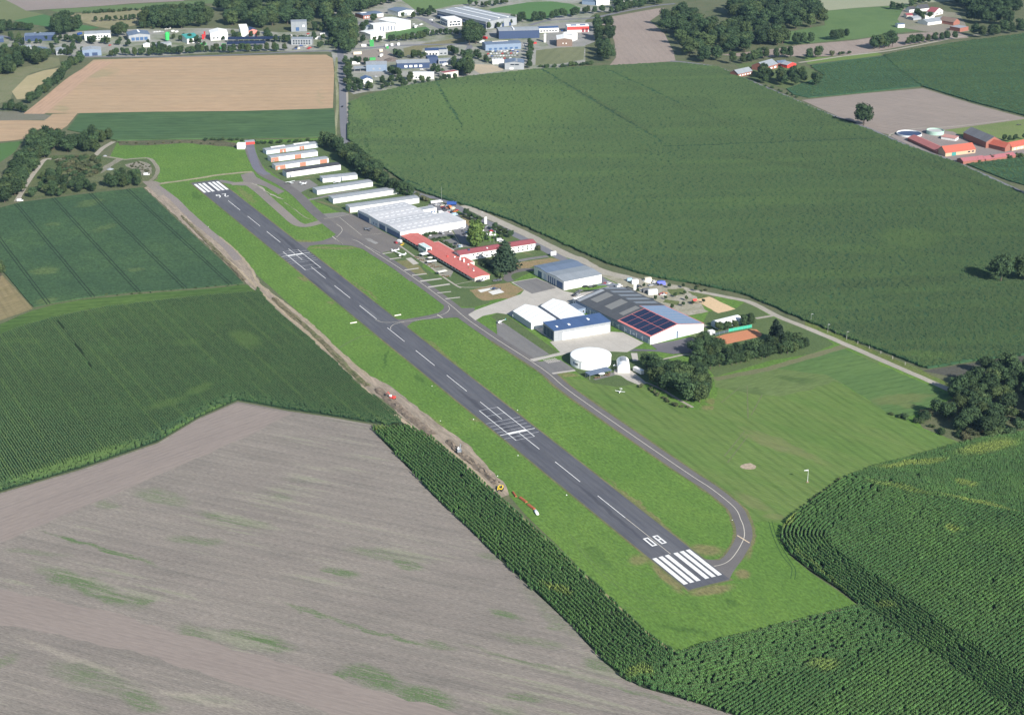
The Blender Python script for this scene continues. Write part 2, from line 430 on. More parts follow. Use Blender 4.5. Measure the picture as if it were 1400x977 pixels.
sheet('airfield_grass', ZL('p', 213, 250, 262, 300, 345, 370, 440, 455, 500, 530, 560, 572, 640, 625, 690, 670, 720, 705, 760, 743, 820, 803, 880, 859, 926, 893, 990, 875, 1081, 850, 1141, 835, 1174, 828, 1147, 808, 1111, 784, 1081, 760, 1066, 733, 1069, 721, 1081, 706, 1111, 685, 1141, 663, 1158, 653, 1200, 637, 1244, 626, 1315, 606,
    1262, 585, 1255, 576, 1300, 545, 1322, 545, 1260, 516, 1200, 491, 1150, 468, 1100, 446, 1060, 430, 1019, 412, 960, 398, 880, 384, 830, 372, 760, 345, 640, 290, 560, 262, 500, 222, 462, 188, 330, 192, 240, 195, 160, 195, 150, 215, 200, 235), grass_m, 0.0)

# fields, each with its own crop
crop_far = ground_mat('far_maize', (0.038, 0.088, 0.044), (0.048, 0.106, 0.047), (0.034, 0.076, 0.040), big=0.006, mid=0.05, fine=0.35, ang=math.radians(-20), stretch=5, bump=0.5, finec=0.38)
crop_mid = ground_mat('ripe_green_maize', (0.034, 0.080, 0.038), (0.046, 0.102, 0.040), (0.030, 0.068, 0.034), big=0.006, mid=0.04, fine=0.30, ang=math.radians(4), stretch=5, bump=0.7, finec=0.45,
    blobs=[bl('a3', 150, 750, 240, 960, 9, .6), bl('a4', 0, 780, 500, 790, 14, .7), bl('a4', 100, 620, 600, 900, 6, .25), bl('b1', 1130, 100, 1396, 60, 14, .7), bl('d1', 430, 900, 900, 940, 30, .5), bl('d2', 200, 230, 900, 200, 8, .3), bl('d2', 380, 500, 760, 530, 8, .6), bl('b3', 400, 30, 900, 130, 4, .4)],
    bcol=(0.085, 0.135, 0.040), fray=12.0,
    blobs2=[bl('a4', 120, 560, 900, 950, 3.0, .55), bl('p', 740, 100, 905, 196, 2.5, .5), bl('p', 800, 95, 1040, 190, 7, .35), bl('a3', 770, 640, 960, 970, 1.6, .6), bl('p', 905, 203, 1185, 192, 2.5, .6), bl('p', 905, 203, 1240, 250, 4, .5), bl('a3', 830, 960, 960, 960, 2, .3), bl('p', 1100, 400, 1396, 380, 10, .35),
            bl('d1', 400, 290, 1390, 690, 4.0, .5), bl('d2', 0, 200, 420, 180, 5, .4), bl('p', 520, 160, 1000, 420, 8, .0)],
    bcol2=(0.026, 0.052, 0.026))
def slab(name, pts, mat, h, z=0.02, kind='structure', rag=0.0):
    """a standing crop: a block of plants with a real edge"""
    P = poly_world(pts)
    Q = []
    for i in range(len(P)):
        a, b = P[i], P[(i+1) % len(P)]; L = dist(a, b); k = max(1, min(80, int(L/9)))
        for j in range(k):
            r = rag if j else 0
            Q.append((a[0]+(b[0]-a[0])*j/k+random.uniform(-r, r), a[1]+(b[1]-a[1])*j/k+random.uniform(-r, r)))
    return tag(MB().prism(Q, z, h).build(name, mat), kind=kind)
big_poly = ZL('p', 478, 142, 500, 132, 560, 118, 640, 106, 735, 96, 840, 91, 925, 87, 982, 93, 1031, 115, 1081, 136, 1144, 163, 1186, 178, 1229, 197, 1304, 223, 1369, 253, 1408, 270, 1450, 300, 1450, 478, 1400, 486, 1330, 494, 1268, 504, 1240, 494, 1190, 474, 1140, 454, 1090, 434, 1060, 421, 1018, 403, 960, 390, 905, 381, 870, 373, 830, 360, 780, 338, 700, 302, 645, 283, 610, 274, 569, 260, 526, 231, 509, 218, 490, 202, 477, 190)
grey_mx = ground_mat('stand_paving', (0.20, 0.19, 0.18), (0.17, 0.165, 0.155), mid=.1, finec=.12)
slab('maize_field', big_poly, crop_mid, 1.55, rag=0.6)
# headland rows at the left end of the big field
sheet('aircraft_stand', ZL('b1', 345, 585, 440, 540, 580, 528, 665, 585, 560, 620, 480, 660), grey_mx, .08)
sheet('hangar_forecourt', ZL('b1', 640, 860, 780, 848, 900, 838, 1000, 860, 900, 900, 720, 905), grey_mx, .078)
ribbon('hangar_drive', ZL('b1', 550, 725, 680, 700, 850, 660, 1060, 628), 4, grey_mx, .07)
sheet('maize_headland', ZL('b1', 940, 0, 1110, 0, 1130, 130, 1200, 300, 1300, 420, 1180, 330, 1040, 220, 940, 150), ground_mat('headland_maize', (0.040, 0.075, 0.026), (0.055, 0.100, 0.030), (0.032, 0.06, 0.024), finec=.35, rows=[(math.radians(94), 4.2, .6, 2)]), 1.6)

tram = ang2((-415.4, 1383.0), (-328.1, 1214.5))
def yy(x, y, a): return -x*math.sin(a)+y*math.cos(a)
o1 = yy(-359.4, 1415.9, ARW)
beet_m = ground_mat('dark_crop', (0.041, 0.081, 0.037), (0.056, 0.103, 0.041), (0.036, 0.071, 0.034), big=0.012, mid=0.08, fine=0.5, ang=ARW, stretch=1.5, bump=0.4, finec=0.30,
    lines=[(ARW, (o1, o1+2.3), 32.3, 0.42, (0.017, 0.030, 0.018), 0.95)],
    blobs=[bl('c3', 150, 180, 340, 150, 12, .8), bl('c3', 180, 350, 320, 310, 8, .8), bl('c3', 680, 170, 780, 150, 8, .6), bl('c1', 420, 620, 560, 560, 10, .6), bl('c1', 500, 760, 640, 700, 9, .5), bl('c1', 250, 720, 330, 700, 9, .5)],
    bcol=(0.085, 0.125, 0.045), fray=8)
slab('beet_field', ZL('p', -60, 292, 0, 285, 30, 277, 100, 268, 195, 257, 225, 285, 262, 320, 300, 354, 333, 388, 300, 391, 240, 396, 180, 400, 120, 407, 75, 414, 46, 420, 28, 400, 10, 378, -20, 350, -60, 330), beet_m, 0.7, rag=.3)
verge_g = ground_mat('verge_grass', (0.10, 0.15, 0.035), (0.085, 0.125, 0.030), (0.15, 0.15, 0.06), mid=.2, finec=.4, bump=.3)
mbl = ground_mat('headland_grass', (0.060, 0.115, 0.028), (0.085, 0.145, 0.034), (0.055, 0.10, 0.026), mid=.08, finec=.32, ang=math.radians(12), stretch=6, bump=.3, rows=[(math.radians(13), 7, .35, 3)])
sheet('headland_strip', ZL('p', -60, 455, 0, 443, 46, 424, 75, 416, 120, 409, 180, 403, 240, 398, 300, 393, 335, 389, 352, 392, 352, 400, 320, 401, 260, 406, 200, 413, 140, 420, 100, 427, 60, 438, 20, 450, 0, 457, -60, 475), mbl, 0.05, rag=.8)
sheet('mown_strip', ZL('p', -60, 350, -20, 352, 8, 381, 28, 403, 45, 422, 20, 431, 0, 438, -60, 452), ground_mat('cut_hay', (0.20, 0.165, 0.085), (0.16, 0.145, 0.07), (0.25, 0.20, 0.11), finec=.25, mid=.1, ang=math.radians(50), stretch=6, rows=[(math.radians(117), 5, .35, 2)]), 0.06)
ploughd = ang2((-264.997, 783.586), (-76.4, 702.45))
plough_m = ground_mat('harvested_loam', (0.225, 0.198, 0.172), (0.202, 0.178, 0.156), (0.255, 0.226, 0.194), big=0.010, mid=0.07, fine=2.2, ang=ploughd, stretch=6, bump=0.15, finec=0.34,
    rows=[(ploughd, 4.5, 0.26, 1.6), (ploughd+0.006, 1.6, 0.24, .5), (ploughd, 19.0, 0.10, 9.0), (ploughd-.004, 9.0, 0.2, 2.0)],
    blobs=[bl('c7', 135, 240, 660, 395, 2.4, 1.0), bl('c7', 120, 380, 600, 560, 8.8, .95), bl('c7', 500, 500, 620, 540, 6.6, .9), bl('c7', 520, 80, 760, 150, 9.6, .55), bl('c7', 780, 170, 1100, 240, 5.8, .8), bl('c7', 640, 270, 900, 300, 6.6, .55), bl('c7', 370, 130, 480, 160, 5.1, .5),
           bl('c7', 690, 620, 900, 690, 8.1, .6), bl('c7', 830, 650, 1180, 720, 9.6, 1.0), bl('c7', 1060, 100, 1160, 130, 6.6, .5), bl('c7', 1260, 400, 1392, 420, 5.1, .9), bl('c7', 1110, 535, 1400, 620, 2.9, .8), bl('c7', 1300, 860, 1392, 900, 8.1, .7), bl('c7', 1340, 800, 1392, 830, 6.6, .8), bl('c7', 0, 320, 300, 350, 3.6, .4),
           bl('c7', 180, 760, 560, 900, 12.6, .45), bl('c7', 450, 870, 660, 970, 8.1, .7), bl('c7', 300, 800, 420, 830, 6.6, .6), bl('c7', 0, 740, 60, 780, 8.1, .5), bl('c7', 850, 500, 1300, 700, 21.6, .0),
           bl('d4', 0, 340, 140, 375, 6.6, .9), bl('d4', 60, 270, 380, 320, 8.1, .5), bl('d4', 230, 310, 350, 350, 5.1, .8), bl('d4', 0, 510, 400, 620, 2.4, .8), bl('d4', 60, 670, 300, 760, 9.6, .95), bl('d4', 220, 740, 480, 820, 9.6, .95), bl('d4', 560, 480, 690, 520, 4.3, .85), bl('d4', 330, 590, 480, 620, 4.3, .6),
           bl('d4', 560, 560, 850, 620, 5.1, .45), bl('d4', 440, 590, 1380, 850, 2.6, .6), bl('d4', 620, 770, 760, 800, 5.1, .7), bl('d4', 0, 760, 250, 830, 9.6, .6), bl('d4', 560, 810, 700, 850, 6.6, .5), bl('d4', 900, 640, 1020, 715, 9.6, .7), bl('d4', 520, 290, 640, 310, 5.1, .5), bl('d4', 680, 380, 900, 600, 8.1, .35), bl('d4', 770, 530, 840, 550, 5.1, .5)],
    bcol=(0.095, 0.145, 0.060), bgrain=True, fray=5, streaks=[(ploughd, (0.125, 0.155, 0.085), .75, .84), (ploughd, (0.30, 0.27, 0.225), .5, .80), (ploughd+.01, (0.15, 0.145, 0.115), .6, .86)],
    blobs2=[bl('c7', 0, 650, 560, 850, 3.0, .5), bl('c7', 560, 850, 1000, 977, 2.5, .55)], bcol2=(0.30, 0.27, 0.22))
sheet('ploughed_field', ZL('p', -500, 835, 0, 674, 110, 642, 215, 606, 270, 573, 325, 549, 395, 562, 450, 570, 507, 580, 523, 603, 566, 648, 630, 710, 680, 760, 728, 804, 780, 852, 808, 884, 848, 924, 880, 938, 940, 956, 1000, 976, 1120, 1040, 1000, 1400, -900, 1400), plough_m, 0.03)
# left headland of the ploughed field: worked across the rest
hl = ang2(GZ('c7', 0, 250), GZ('c7', 700, 0))
sheet('ploughed_headland', ZL('p', -60, 700, 0, 676, 110, 644, 215, 608, 270, 575, 325, 551, 400, 565, 330, 600, 232, 642, 120, 690, 0, 742, -60, 770), ground_mat('pinkish_loam', (0.240, 0.202, 0.178), (0.222, 0.188, 0.168), (0.255, 0.216, 0.190), ang=hl, stretch=9, mid=.06, fine=1.2, finec=.12, rows=[(hl, 3.6, .22, 1.5)], bump=.12), 0.05, rag=1.0, seg=9)
sheet('ploughed_lane', ZL('p', -60, 820, 0, 805, 130, 832, 300, 880, 420, 915, 540, 950, 640, 980, 640, 1010, 480, 985, 340, 940, 180, 888, 60, 865, 0, 855, -60, 850), ground_mat('pinkish_lane', (0.242, 0.204, 0.180), (0.228, 0.192, 0.170), (0.25, 0.212, 0.186), ang=ploughd, stretch=9, fine=1.2, finec=.12, rows=[(ploughd, 3.0, .18, 1.5)], bump=.12), 0.055, rag=1.6, seg=7)

stub_m = ground_mat('wheat_stubble', (0.40, 0.28, 0.175), (0.36, 0.255, 0.16), (0.33, 0.25, 0.16), big=.008, mid=.05, fine=.5, ang=math.radians(2), stretch=8, finec=.13, rows=[(math.radians(2), 16, .22, 8), (math.radians(2), 6, .10, 4)],
    blobs=[bl('a1', 700, 600, 850, 520, 22, .5), bl('a1', 400, 840, 560, 820, 18, .5), bl('a2', 1150, 650, 1170, 830, 3, .4)], bcol=(0.25, 0.23, 0.13), fray=14)
sheet('stubble_field', ZL('p', 128, 82, 250, 78, 400, 75, 446, 75, 455, 80, 457, 100, 455, 150, 330, 152, 210, 153, 106, 155, 70, 155, 38, 154, 60, 138, 100, 104), stub_m, 0.03)
ribbon('stubble_headland', ZL('a1', 260, 870, 420, 740, 600, 590, 800, 470), 22, ground_mat('stubble_track', (0.42, 0.28, 0.19), (0.38, 0.26, 0.18), finec=.12, ang=math.radians(60), stretch=8, rows=[(angp(Z('a1', 260, 870), Z('a1', 800, 470)), 5, .3, 1)]), 0.06)
sheet('stubble_patch', ZL('p', -80, 165, 0, 164, 60, 165, 72, 156, 106, 155, 92, 172, 80, 180, 60, 185, 20, 192, -80, 200), stub_m, 0.04)
sheet('fallow_strip', ZL('p', -80, 154, 30, 152, 70, 158, 62, 164, 0, 165, -80, 167), ground_mat('fallow', (0.17, 0.16, 0.13), (0.14, 0.14, 0.10), finec=.3), 0.055)
sheet('green_corner_field', ZL('p', -80, 198, 0, 196, 30, 193, 20, 208, 0, 222, -80, 235), ground_mat('green_corner', (0.075, 0.15, 0.045), (0.065, 0.13, 0.04), finec=.2), 0.045)
dark_strip_m = ground_mat('dark_green_crop', (0.055, 0.105, 0.044), (0.070, 0.125, 0.048), (0.048, 0.09, 0.04), ang=math.radians(2), stretch=8, mid=.06, fine=.4, finec=.3, rows=[(math.radians(2), 10, .25, 5)])
slab('green_crop_field', ZL('p', 109, 156, 210, 154, 330, 153, 434, 150, 457, 149, 459, 186, 440, 188, 330, 190, 240, 191, 160, 193, 130, 186, 92, 178), dark_strip_m, 0.9)
sheet('weedy_bank', ZL('c1', 620, 245, 800, 240, 1000, 245, 1200, 250, 1290, 262, 1290, 285, 1160, 275, 1000, 262, 800, 275, 650, 275), ground_mat('weedy_bank', (0.075, 0.085, 0.045), (0.13, 0.115, 0.07), (0.05, 0.07, 0.035), mid=.15, finec=.5, bump=.5), 0.06, rag=1.5)
# waste ground with scrub, top left
sheet('scrub_ground', ZL('c1', 280, 330, 520, 320, 640, 350, 830, 350, 860, 400, 860, 460, 790, 480, 520, 520, 160, 570, 120, 560, 230, 370), ground_mat('scrub_ground', (0.085, 0.115, 0.045), (0.13, 0.14, 0.07), (0.06, 0.085, 0.035), mid=.12, finec=.5, bump=.6), 0.06, rag=1)
for i, v in enumerate([(545, 430, 600, 400, 640, 370, 680, 350, 640, 345, 560, 395), (680, 380, 760, 360, 820, 380, 825, 430, 780, 440)]):
    sheet('bare_earth', ZL('c1', *v), ground_mat('rubble_earth%d' % i, (0.26, 0.23, 0.20), (0.20, 0.19, 0.15), (0.15, 0.16, 0.09), mid=.2, finec=.4, bump=.6), 0.07+.01*i, rag=1.2)

# far left of the picture
sheet('far_ploughed_field', ZL('a1', 50, -60, 1500, -60, 1400, 8, 1000, 28, 800, 45, 560, 62, 370, 72, 200, 84, 130, 45, 40, 0), ground_mat('far_loam', (0.25, 0.21, 0.19), (0.22, 0.19, 0.17), finec=.1), 0.03)
sheet('far_meadow_left', ZL('a1', -300, -60, 40, -60, 40, 0, 130, 45, 200, 84, 340, 110, 100, 160, 0, 195, -300, 200), ground_mat('far_meadow_left', (0.15, 0.17, 0.085), (0.13, 0.155, 0.07), finec=.15), 0.03)
sheet('far_green_field', ZL('a1', 100, 160, 330, 112, 420, 132, 560, 180, 760, 212, 640, 236, 420, 215, 200, 180), ground_mat('far_green', (0.07, 0.155, 0.055), (0.062, 0.14, 0.05), finec=.12), 0.04)
sheet('far_pasture', ZL('a1', 370, 74, 560, 64, 800, 47, 1396, 12, 2150, -20, 2150, 10, 1396, 35, 800, 88, 560, 95, 420, 92), ground_mat('far_pasture', (0.11, 0.16, 0.065), (0.10, 0.15, 0.06), finec=.15), 0.04)
sheet('dry_meadow', ZL('a1', 420, 112, 600, 105, 900, 85, 1396, 60, 1900, 35, 1900, 60, 1396, 95, 1150, 130, 1060, 190, 860, 225, 740, 205, 560, 150), ground_mat('dry_meadow', (0.27, 0.235, 0.145), (0.22, 0.205, 0.12), (0.16, 0.165, 0.08), mid=.06, finec=.25), 0.05)
sheet('meadow_by_the_wood', ZL('a1', 0, 560, 140, 520, 260, 500, 370, 440, 450, 440, 460, 500, 230, 560, 100, 690, 80, 760, 0, 790, -200, 800, -200, 560), ground_mat('rough_meadow', (0.15, 0.165, 0.085), (0.12, 0.14, 0.065), (0.19, 0.18, 0.11), mid=.08, finec=.3), 0.04)
sheet('hay_patch', ZL('a1', 90, 700, 210, 580, 330, 540, 450, 520, 380, 590, 290, 670, 220, 750, 130, 760), ground_mat('hay_patch', (0.36, 0.30, 0.18), (0.31, 0.27, 0.15), finec=.15, ang=1.0, stretch=6), 0.06)
# industrial estate grounds
yard = ground_mat('yard_paving', (0.27, 0.26, 0.25), (0.23, 0.225, 0.22), (0.19, 0.20, 0.17), mid=.05, finec=.2)
yardg = ground_mat('yard_paving_and_lawn', (0.27, 0.265, 0.245), (0.12, 0.15, 0.07), (0.32, 0.31, 0.285), big=.02, mid=.06, finec=.25)
sheet('industrial_yard', ZL('a1', -200, 290, 120, 290, 600, 240, 1000, 225, 1390, 215, 1750, 220, 2150, 250, 2560, 240, 2560, 400, 1900, 390, 1300, 425, 800, 440, 640, 440, 420, 420, 0, 350, -200, 340), yardg, 0.06)
sheet('town_ground', ZL('a3', -40, 400, 0, 390, -20, 0, 400, -40, 2300, -40, 2300, 60, 1980, 100, 1900, 160, 1900, 480, 1560, 540, 1250, 570, 940, 600, 560, 660, 380, 690, 240, 700, 130, 720, 20, 650), yardg, 0.03)
lawn = ground_mat('sports_lawn', (0.085, 0.165, 0.055), (0.075, 0.15, 0.05), finec=.12)
sheet('far_lawn', ZL('a3', 500, -40, 1150, -40, 1100, 0, 1000, 32, 900, 40, 760, 72, 650, 104, 590, 70, 540, 30, 500, 5), ground_mat('far_lawn', (0.12, 0.185, 0.07), (0.11, 0.17, 0.065), finec=.12), 0.06)
sheet('far_lawn', ZL('a4', -120, 70, 0, 48, 170, 20, 350, 12, 500, 30, 580, 62, 570, 95, 420, 120, 280, 152, 190, 165, 100, 115, 0, 100, -100, 95), lawn, 0.065)
sheet('weedy_lot', ZL('a3', 510, 370, 680, 330, 960, 290, 985, 320, 850, 345, 660, 370, 640, 420, 560, 450, 520, 430), ground_mat('weedy_lot', (0.20, 0.18, 0.10), (0.15, 0.15, 0.08), finec=.35), 0.07)
sheet('office_lawn', ZL('a3', 370, 262, 480, 225, 680, 205, 720, 230, 640, 250, 440, 290, 380, 300), lawn, 0.07)
sheet('brown_yard', ZL('a3', 120, 400, 350, 370, 450, 420, 460, 470, 230, 490, 130, 470), ground_mat('brown_yard', (0.27, 0.23, 0.20), (0.24, 0.21, 0.18), finec=.2), 0.07)
sheet('storage_yard', ZL('a3', 1035, 490, 1180, 495, 1280, 520, 1270, 540, 1100, 565, 1040, 530), ground_mat('storage_yard', (0.42, 0.35, 0.25), (0.36, 0.31, 0.23), finec=.2), 0.07)
sheet('paved_yard', ZL('a4', 210, 250, 240, 200, 480, 170, 690, 172, 690, 320, 600, 355, 350, 368, 320, 330, 330, 250), yard, 0.07)
sheet('striped_lawn', ZL('a4', 240, 385, 430, 365, 610, 362, 600, 455, 420, 490, 235, 500), ground_mat('striped_lawn', (0.17, 0.18, 0.10), (0.14, 0.155, 0.08), finec=.2, rows=[(math.radians(75), 12, .3, 4)]), 0.075)
ploughb = ground_mat('brown_ploughland', (0.265, 0.218, 0.186), (0.245, 0.20, 0.172), (0.285, 0.235, 0.20), ang=math.radians(96), stretch=9, mid=.05, finec=.12, rows=[(math.radians(97), 9, .15, 5)])
sheet('brown_field', ZL('a4', 690, 148, 850, 122, 1000, 95, 1150, 68, 1220, 62, 1200, 100, 1110, 160, 1222, 262, 1290, 400, 1305, 468, 1000, 488, 795, 508, 850, 440, 840, 330, 800, 200, 720, 190), ploughb, 0.04)
# upper right
sheet('pale_field', ZL('a5', 940, -40, 2400, -40, 2100, 10, 1700, 42, 1396, 62, 1150, 85, 1080, 50, 1000, 14), ground_mat('pale_cut_field', (0.27, 0.28, 0.19), (0.25, 0.265, 0.175), finec=.1), 0.04)
sheet('green_pasture', ZL('a5', 1150, 86, 1396, 64, 1700, 44, 1800, 35, 1800, 70, 1980, 130, 2060, 190, 1900, 235, 1700, 255, 1396, 300, 1330, 305, 1060, 330, 850, 345, 860, 250, 1040, 215, 1160, 195), ground_mat('green_pasture', (0.095, 0.155, 0.058), (0.08, 0.135, 0.05), (0.11, 0.17, 0.06), mid=.05, finec=.2), 0.045)
sheet('brown_strip_field', ZL('a5', 370, 420, 600, 395, 850, 365, 960, 345, 1200, 325, 1396, 308, 1600, 275, 1900, 250, 2180, 240, 2260, 290, 2000, 310, 1700, 365, 1550, 395, 1396, 415, 1200, 430, 960, 430, 600, 440), ploughb, 0.05)
sheet('grass_margin', ZL('a5', 1000, 440, 1200, 435, 1396, 420, 1560, 402, 1600, 420, 1396, 450, 1200, 470, 1030, 492), ground_mat('bright_margin', (0.13, 0.19, 0.05), (0.12, 0.175, 0.05), finec=.2), 0.055)
slab('green_field', ZL('p', 1108, 90, 1150, 84, 1210, 77, 1262, 118, 1180, 127, 1105, 134, 1085, 130, 1075, 122, 1128, 104), crop_far, 0.75)
slab('tall_maize_field', ZL('p', 1208, 76, 1240, 70, 1300, 60, 1400, 47, 1500, 38, 1500, 195, 1402, 159, 1330, 140, 1262, 119, 1230, 96), crop_far, 1.25)
sheet('brown_field', ZL('p', 1096, 137, 1180, 128, 1262, 121, 1330, 142, 1400, 161, 1440, 170, 1300, 178, 1252, 180, 1215, 184, 1190, 178, 1143, 158), ground_mat('brown_ploughland_right', (0.265, 0.222, 0.190), (0.24, 0.202, 0.175), ang=math.radians(-25), stretch=9, mid=.05, finec=.12, rows=[(math.radians(-34), 6, .3, 3)]), 0.05)
sheet('farm_pasture', ZL('p', 1290, 178, 1400, 163, 1480, 158, 1480, 210, 1400, 203, 1360, 190, 1300, 186), ground_mat('farm_pasture', (0.145, 0.195, 0.060), (0.12, 0.165, 0.055), (0.16, 0.18, 0.08), mid=.08, finec=.25), 0.055)
slab('lower_maize_field', ZL('d1', 1030, 442, 1170, 425, 1340, 405, 1500, 395, 1500, 600, 1396, 575, 1290, 545, 1150, 490), crop_far, .95)
sheet('farm_yard', ZL('d1', 545, 262, 600, 232, 800, 212, 950, 235, 1050, 300, 1200, 340, 1400, 330, 1400, 380, 1150, 420, 1010, 445, 880, 410, 700, 330, 600, 290), ground_mat('farm_yard', (0.26, 0.22, 0.20), (0.21, 0.18, 0.17), finec=.15), 0.06)
sheet('farm_garden', ZL('p', 1005, 88, 1060, 82, 1105, 92, 1128, 104, 1100, 118, 1075, 122, 1031, 110), ground_mat('farm_garden', (0.08, 0.12, 0.045), (0.10, 0.13, 0.05), finec=.35), 0.05)
sheet('farm_garden', ZL('a6', 480, 60, 900, 100, 980, 240, 780, 260, 620, 240, 480, 215, 430, 150), ground_mat('dusty_yard', (0.17, 0.18, 0.11), (0.22, 0.2, 0.16), finec=.25), 0.055)

# right: meadows beyond the hedge
meadow_m = ground_mat('gliding_meadow', (0.108, 0.178, 0.044), (0.092, 0.160, 0.038), (0.138, 0.186, 0.056), big=.012, mid=.07, fine=.9, ang=math.radians(-43), stretch=9, finec=.2, bump=.15,
    rows=[(angp(Z('b7', 500, 640), Z('b7', 900, 940)), 5.5, .42, 1.2)],
    blobs=[bl('b7', 780, 740, 1200, 900, 7, .6), bl('b7', 820, 700, 1380, 960, 4, .5), bl('c8', 0, 60, 480, 280, 4, .5), bl('c8', 0, 380, 200, 500, 7, .5), bl('c8', 150, 500, 260, 520, 5, .5)], bcol=(0.165, 0.165, 0.075), fray=5)
sheet('gliding_meadow', ZL('p', 768, 516, 800, 540, 850, 578, 900, 616, 942, 644, 975, 666, 1010, 695, 1030, 715, 1040, 712, 1069, 715, 1081, 704, 1111, 684, 1141, 662, 1158, 652, 1200, 636, 1244, 625, 1312, 604, 1262, 588, 1230, 570, 1210, 562, 1160, 530, 1130, 510, 1060, 500, 985, 520, 975, 560, 940, 560, 880, 528, 850, 520, 810, 520), meadow_m, 0.02, rag=.8)
sheet('mown_meadow', ZL('p', 985, 520, 1060, 502, 1130, 484, 1152, 476, 1200, 497, 1258, 521, 1300, 540, 1270, 560, 1232, 572, 1211, 563, 1165, 532, 1130, 512, 1060, 504), ground_mat('mown_meadow', (0.082, 0.148, 0.046), (0.100, 0.165, 0.050), (0.070, 0.130, 0.042), mid=.06, fine=.8, ang=math.radians(25), stretch=7, finec=.22, rows=[(math.radians(25), 6, .35, 2)],
    blobs=[bl('d2', 280, 730, 640, 700, 9, .7), bl('d2', 400, 720, 560, 760, 5, .6)], bcol=(0.13, 0.15, 0.055)), 0.04, rag=.8)
sheet('olive_meadow', ZL('b7', 610, 395, 900, 350, 1180, 290, 1300, 250, 1396, 230, 1700, 290, 1600, 480, 1396, 420, 1250, 480, 1050, 520, 850, 500, 640, 460), ground_mat('olive_meadow', (0.125, 0.170, 0.060), (0.105, 0.152, 0.050), mid=.07, finec=.25, ang=.5, stretch=6, blobs=[bl('b7', 1020, 390, 1280, 430, 8, .6), bl('b7', 680, 480, 1000, 500, 8, .4)], bcol=(0.055, 0.095, 0.030)), 0.03, rag=1.5)
ribbon('mown_path', ZL('b7', 640, 410, 800, 380, 950, 350, 1100, 310, 1250, 265, 1396, 222, 1480, 195), 6, ground_mat('mown_path', (0.155, 0.155, 0.085), (0.13, 0.14, 0.07), finec=.2), 0.06, rag=.5)
for v in [(680, 560, 800, 460), (845, 450, 850, 660), (700, 900, 830, 740), (720, 940, 850, 770), (940, 510, 870, 640)]:
    ribbon('tyre_track', ZL('b7', *v), 0.8, ground_mat('tyre_track', (0.13, 0.15, 0.07), (0.12, 0.145, 0.06)) if 'tt' not in MATS else MATS['tt'], 0.07, smooth=False)
sheet('bare_patch', ZL('c8', 40, 272, 62, 258, 90, 254, 118, 268, 110, 282, 70, 284), ground_mat('bare_sand', (0.36, 0.29, 0.22), (0.31, 0.26, 0.19), finec=.3), 0.08, rag=.8, seg=2)
sheet('dark_plot', ZL('d2', 560, 582, 900, 530, 1047, 505, 1200, 490, 1200, 640, 900, 600, 700, 610), ground_mat('dark_plot', (0.085, 0.085, 0.07), (0.07, 0.07, 0.055), finec=.3), 0.06)
sheet('road_verge', ZL('d2', 0, 340, 300, 470, 560, 578, 760, 680, 700, 690, 500, 590, 250, 480, 0, 372), verge_g, 0.03, rag=.8)

# ------------------------------------------------------------------ paved surfaces
def asphalt(name, c1, c2, **k):
    return ground_mat(name, c1, c2, k.pop('c3', None), big=.02, mid=k.pop('mid', .08), fine=1.5, finec=k.pop('finec', .10), rough=.9, bump=.02, **k)
run_m = asphalt('runway_asphalt', (0.094, 0.097, 0.112), (0.080, 0.083, 0.100), c3=(0.120, 0.121, 0.130), ang=ARW, stretch=14, mid=.35, rows=[(ARW, 3.6, .18, .3), (ARW, 11.2, .16, .2)],
                blobs=[bl('c4', 560, 440, 700, 560, 2.4, .6), bl('c4', 330, 310, 430, 400, 2, .5), bl('d8', 150, 60, 700, 560, 5, .35), bl('c2', 470, 400, 560, 480, 5, .3)], bcol=(0.145, 0.148, 0.158), fray=2, blobs2=[bl('c5', 620, 100, 1250, 620, 2.6, .75), bl('c2', 780, 600, 1250, 1000, 2.6, .75), bl('c6', -60, 0, 420, 400, 1.6, .6), bl('c4', 200, 240, 560, 560, 1.6, .5)], bcol2=(0.052, 0.054, 0.066))
taxi_m = asphalt('taxiway_asphalt', (0.135, 0.125, 0.122), (0.118, 0.112, 0.112), c3=(0.16, 0.15, 0.145))
grey_m = asphalt('grey_apron', (0.165, 0.160, 0.158), (0.145, 0.142, 0.143), c3=(0.20, 0.195, 0.185), ang=ARW, stretch=5, rows=[(ARW, 6, .12, .3)])
conc_m = ground_mat('concrete_apron', (0.40, 0.375, 0.335), (0.36, 0.34, 0.305), (0.44, 0.415, 0.375), mid=.08, finec=.07, lines=[(ARW, (0.0,), 7.5, .12, (0.27, 0.25, 0.22), .5), (ARW-PI/2, (1.0,), 7.5, .12, (0.27, 0.25, 0.22), .5)])
gravel_m = ground_mat('gravel_path', (0.36, 0.33, 0.285), (0.31, 0.285, 0.245), (0.27, 0.255, 0.20), mid=.15, finec=.15)
road_m = asphalt('road_asphalt', (0.175, 0.175, 0.19), (0.155, 0.157, 0.175))
pale_line = pm('faded_line_paint', (0.50, 0.47, 0.40), .8, .2)
edge_m = pm('pale_edge_strip', (0.34, 0.32, 0.26), .9, .25)

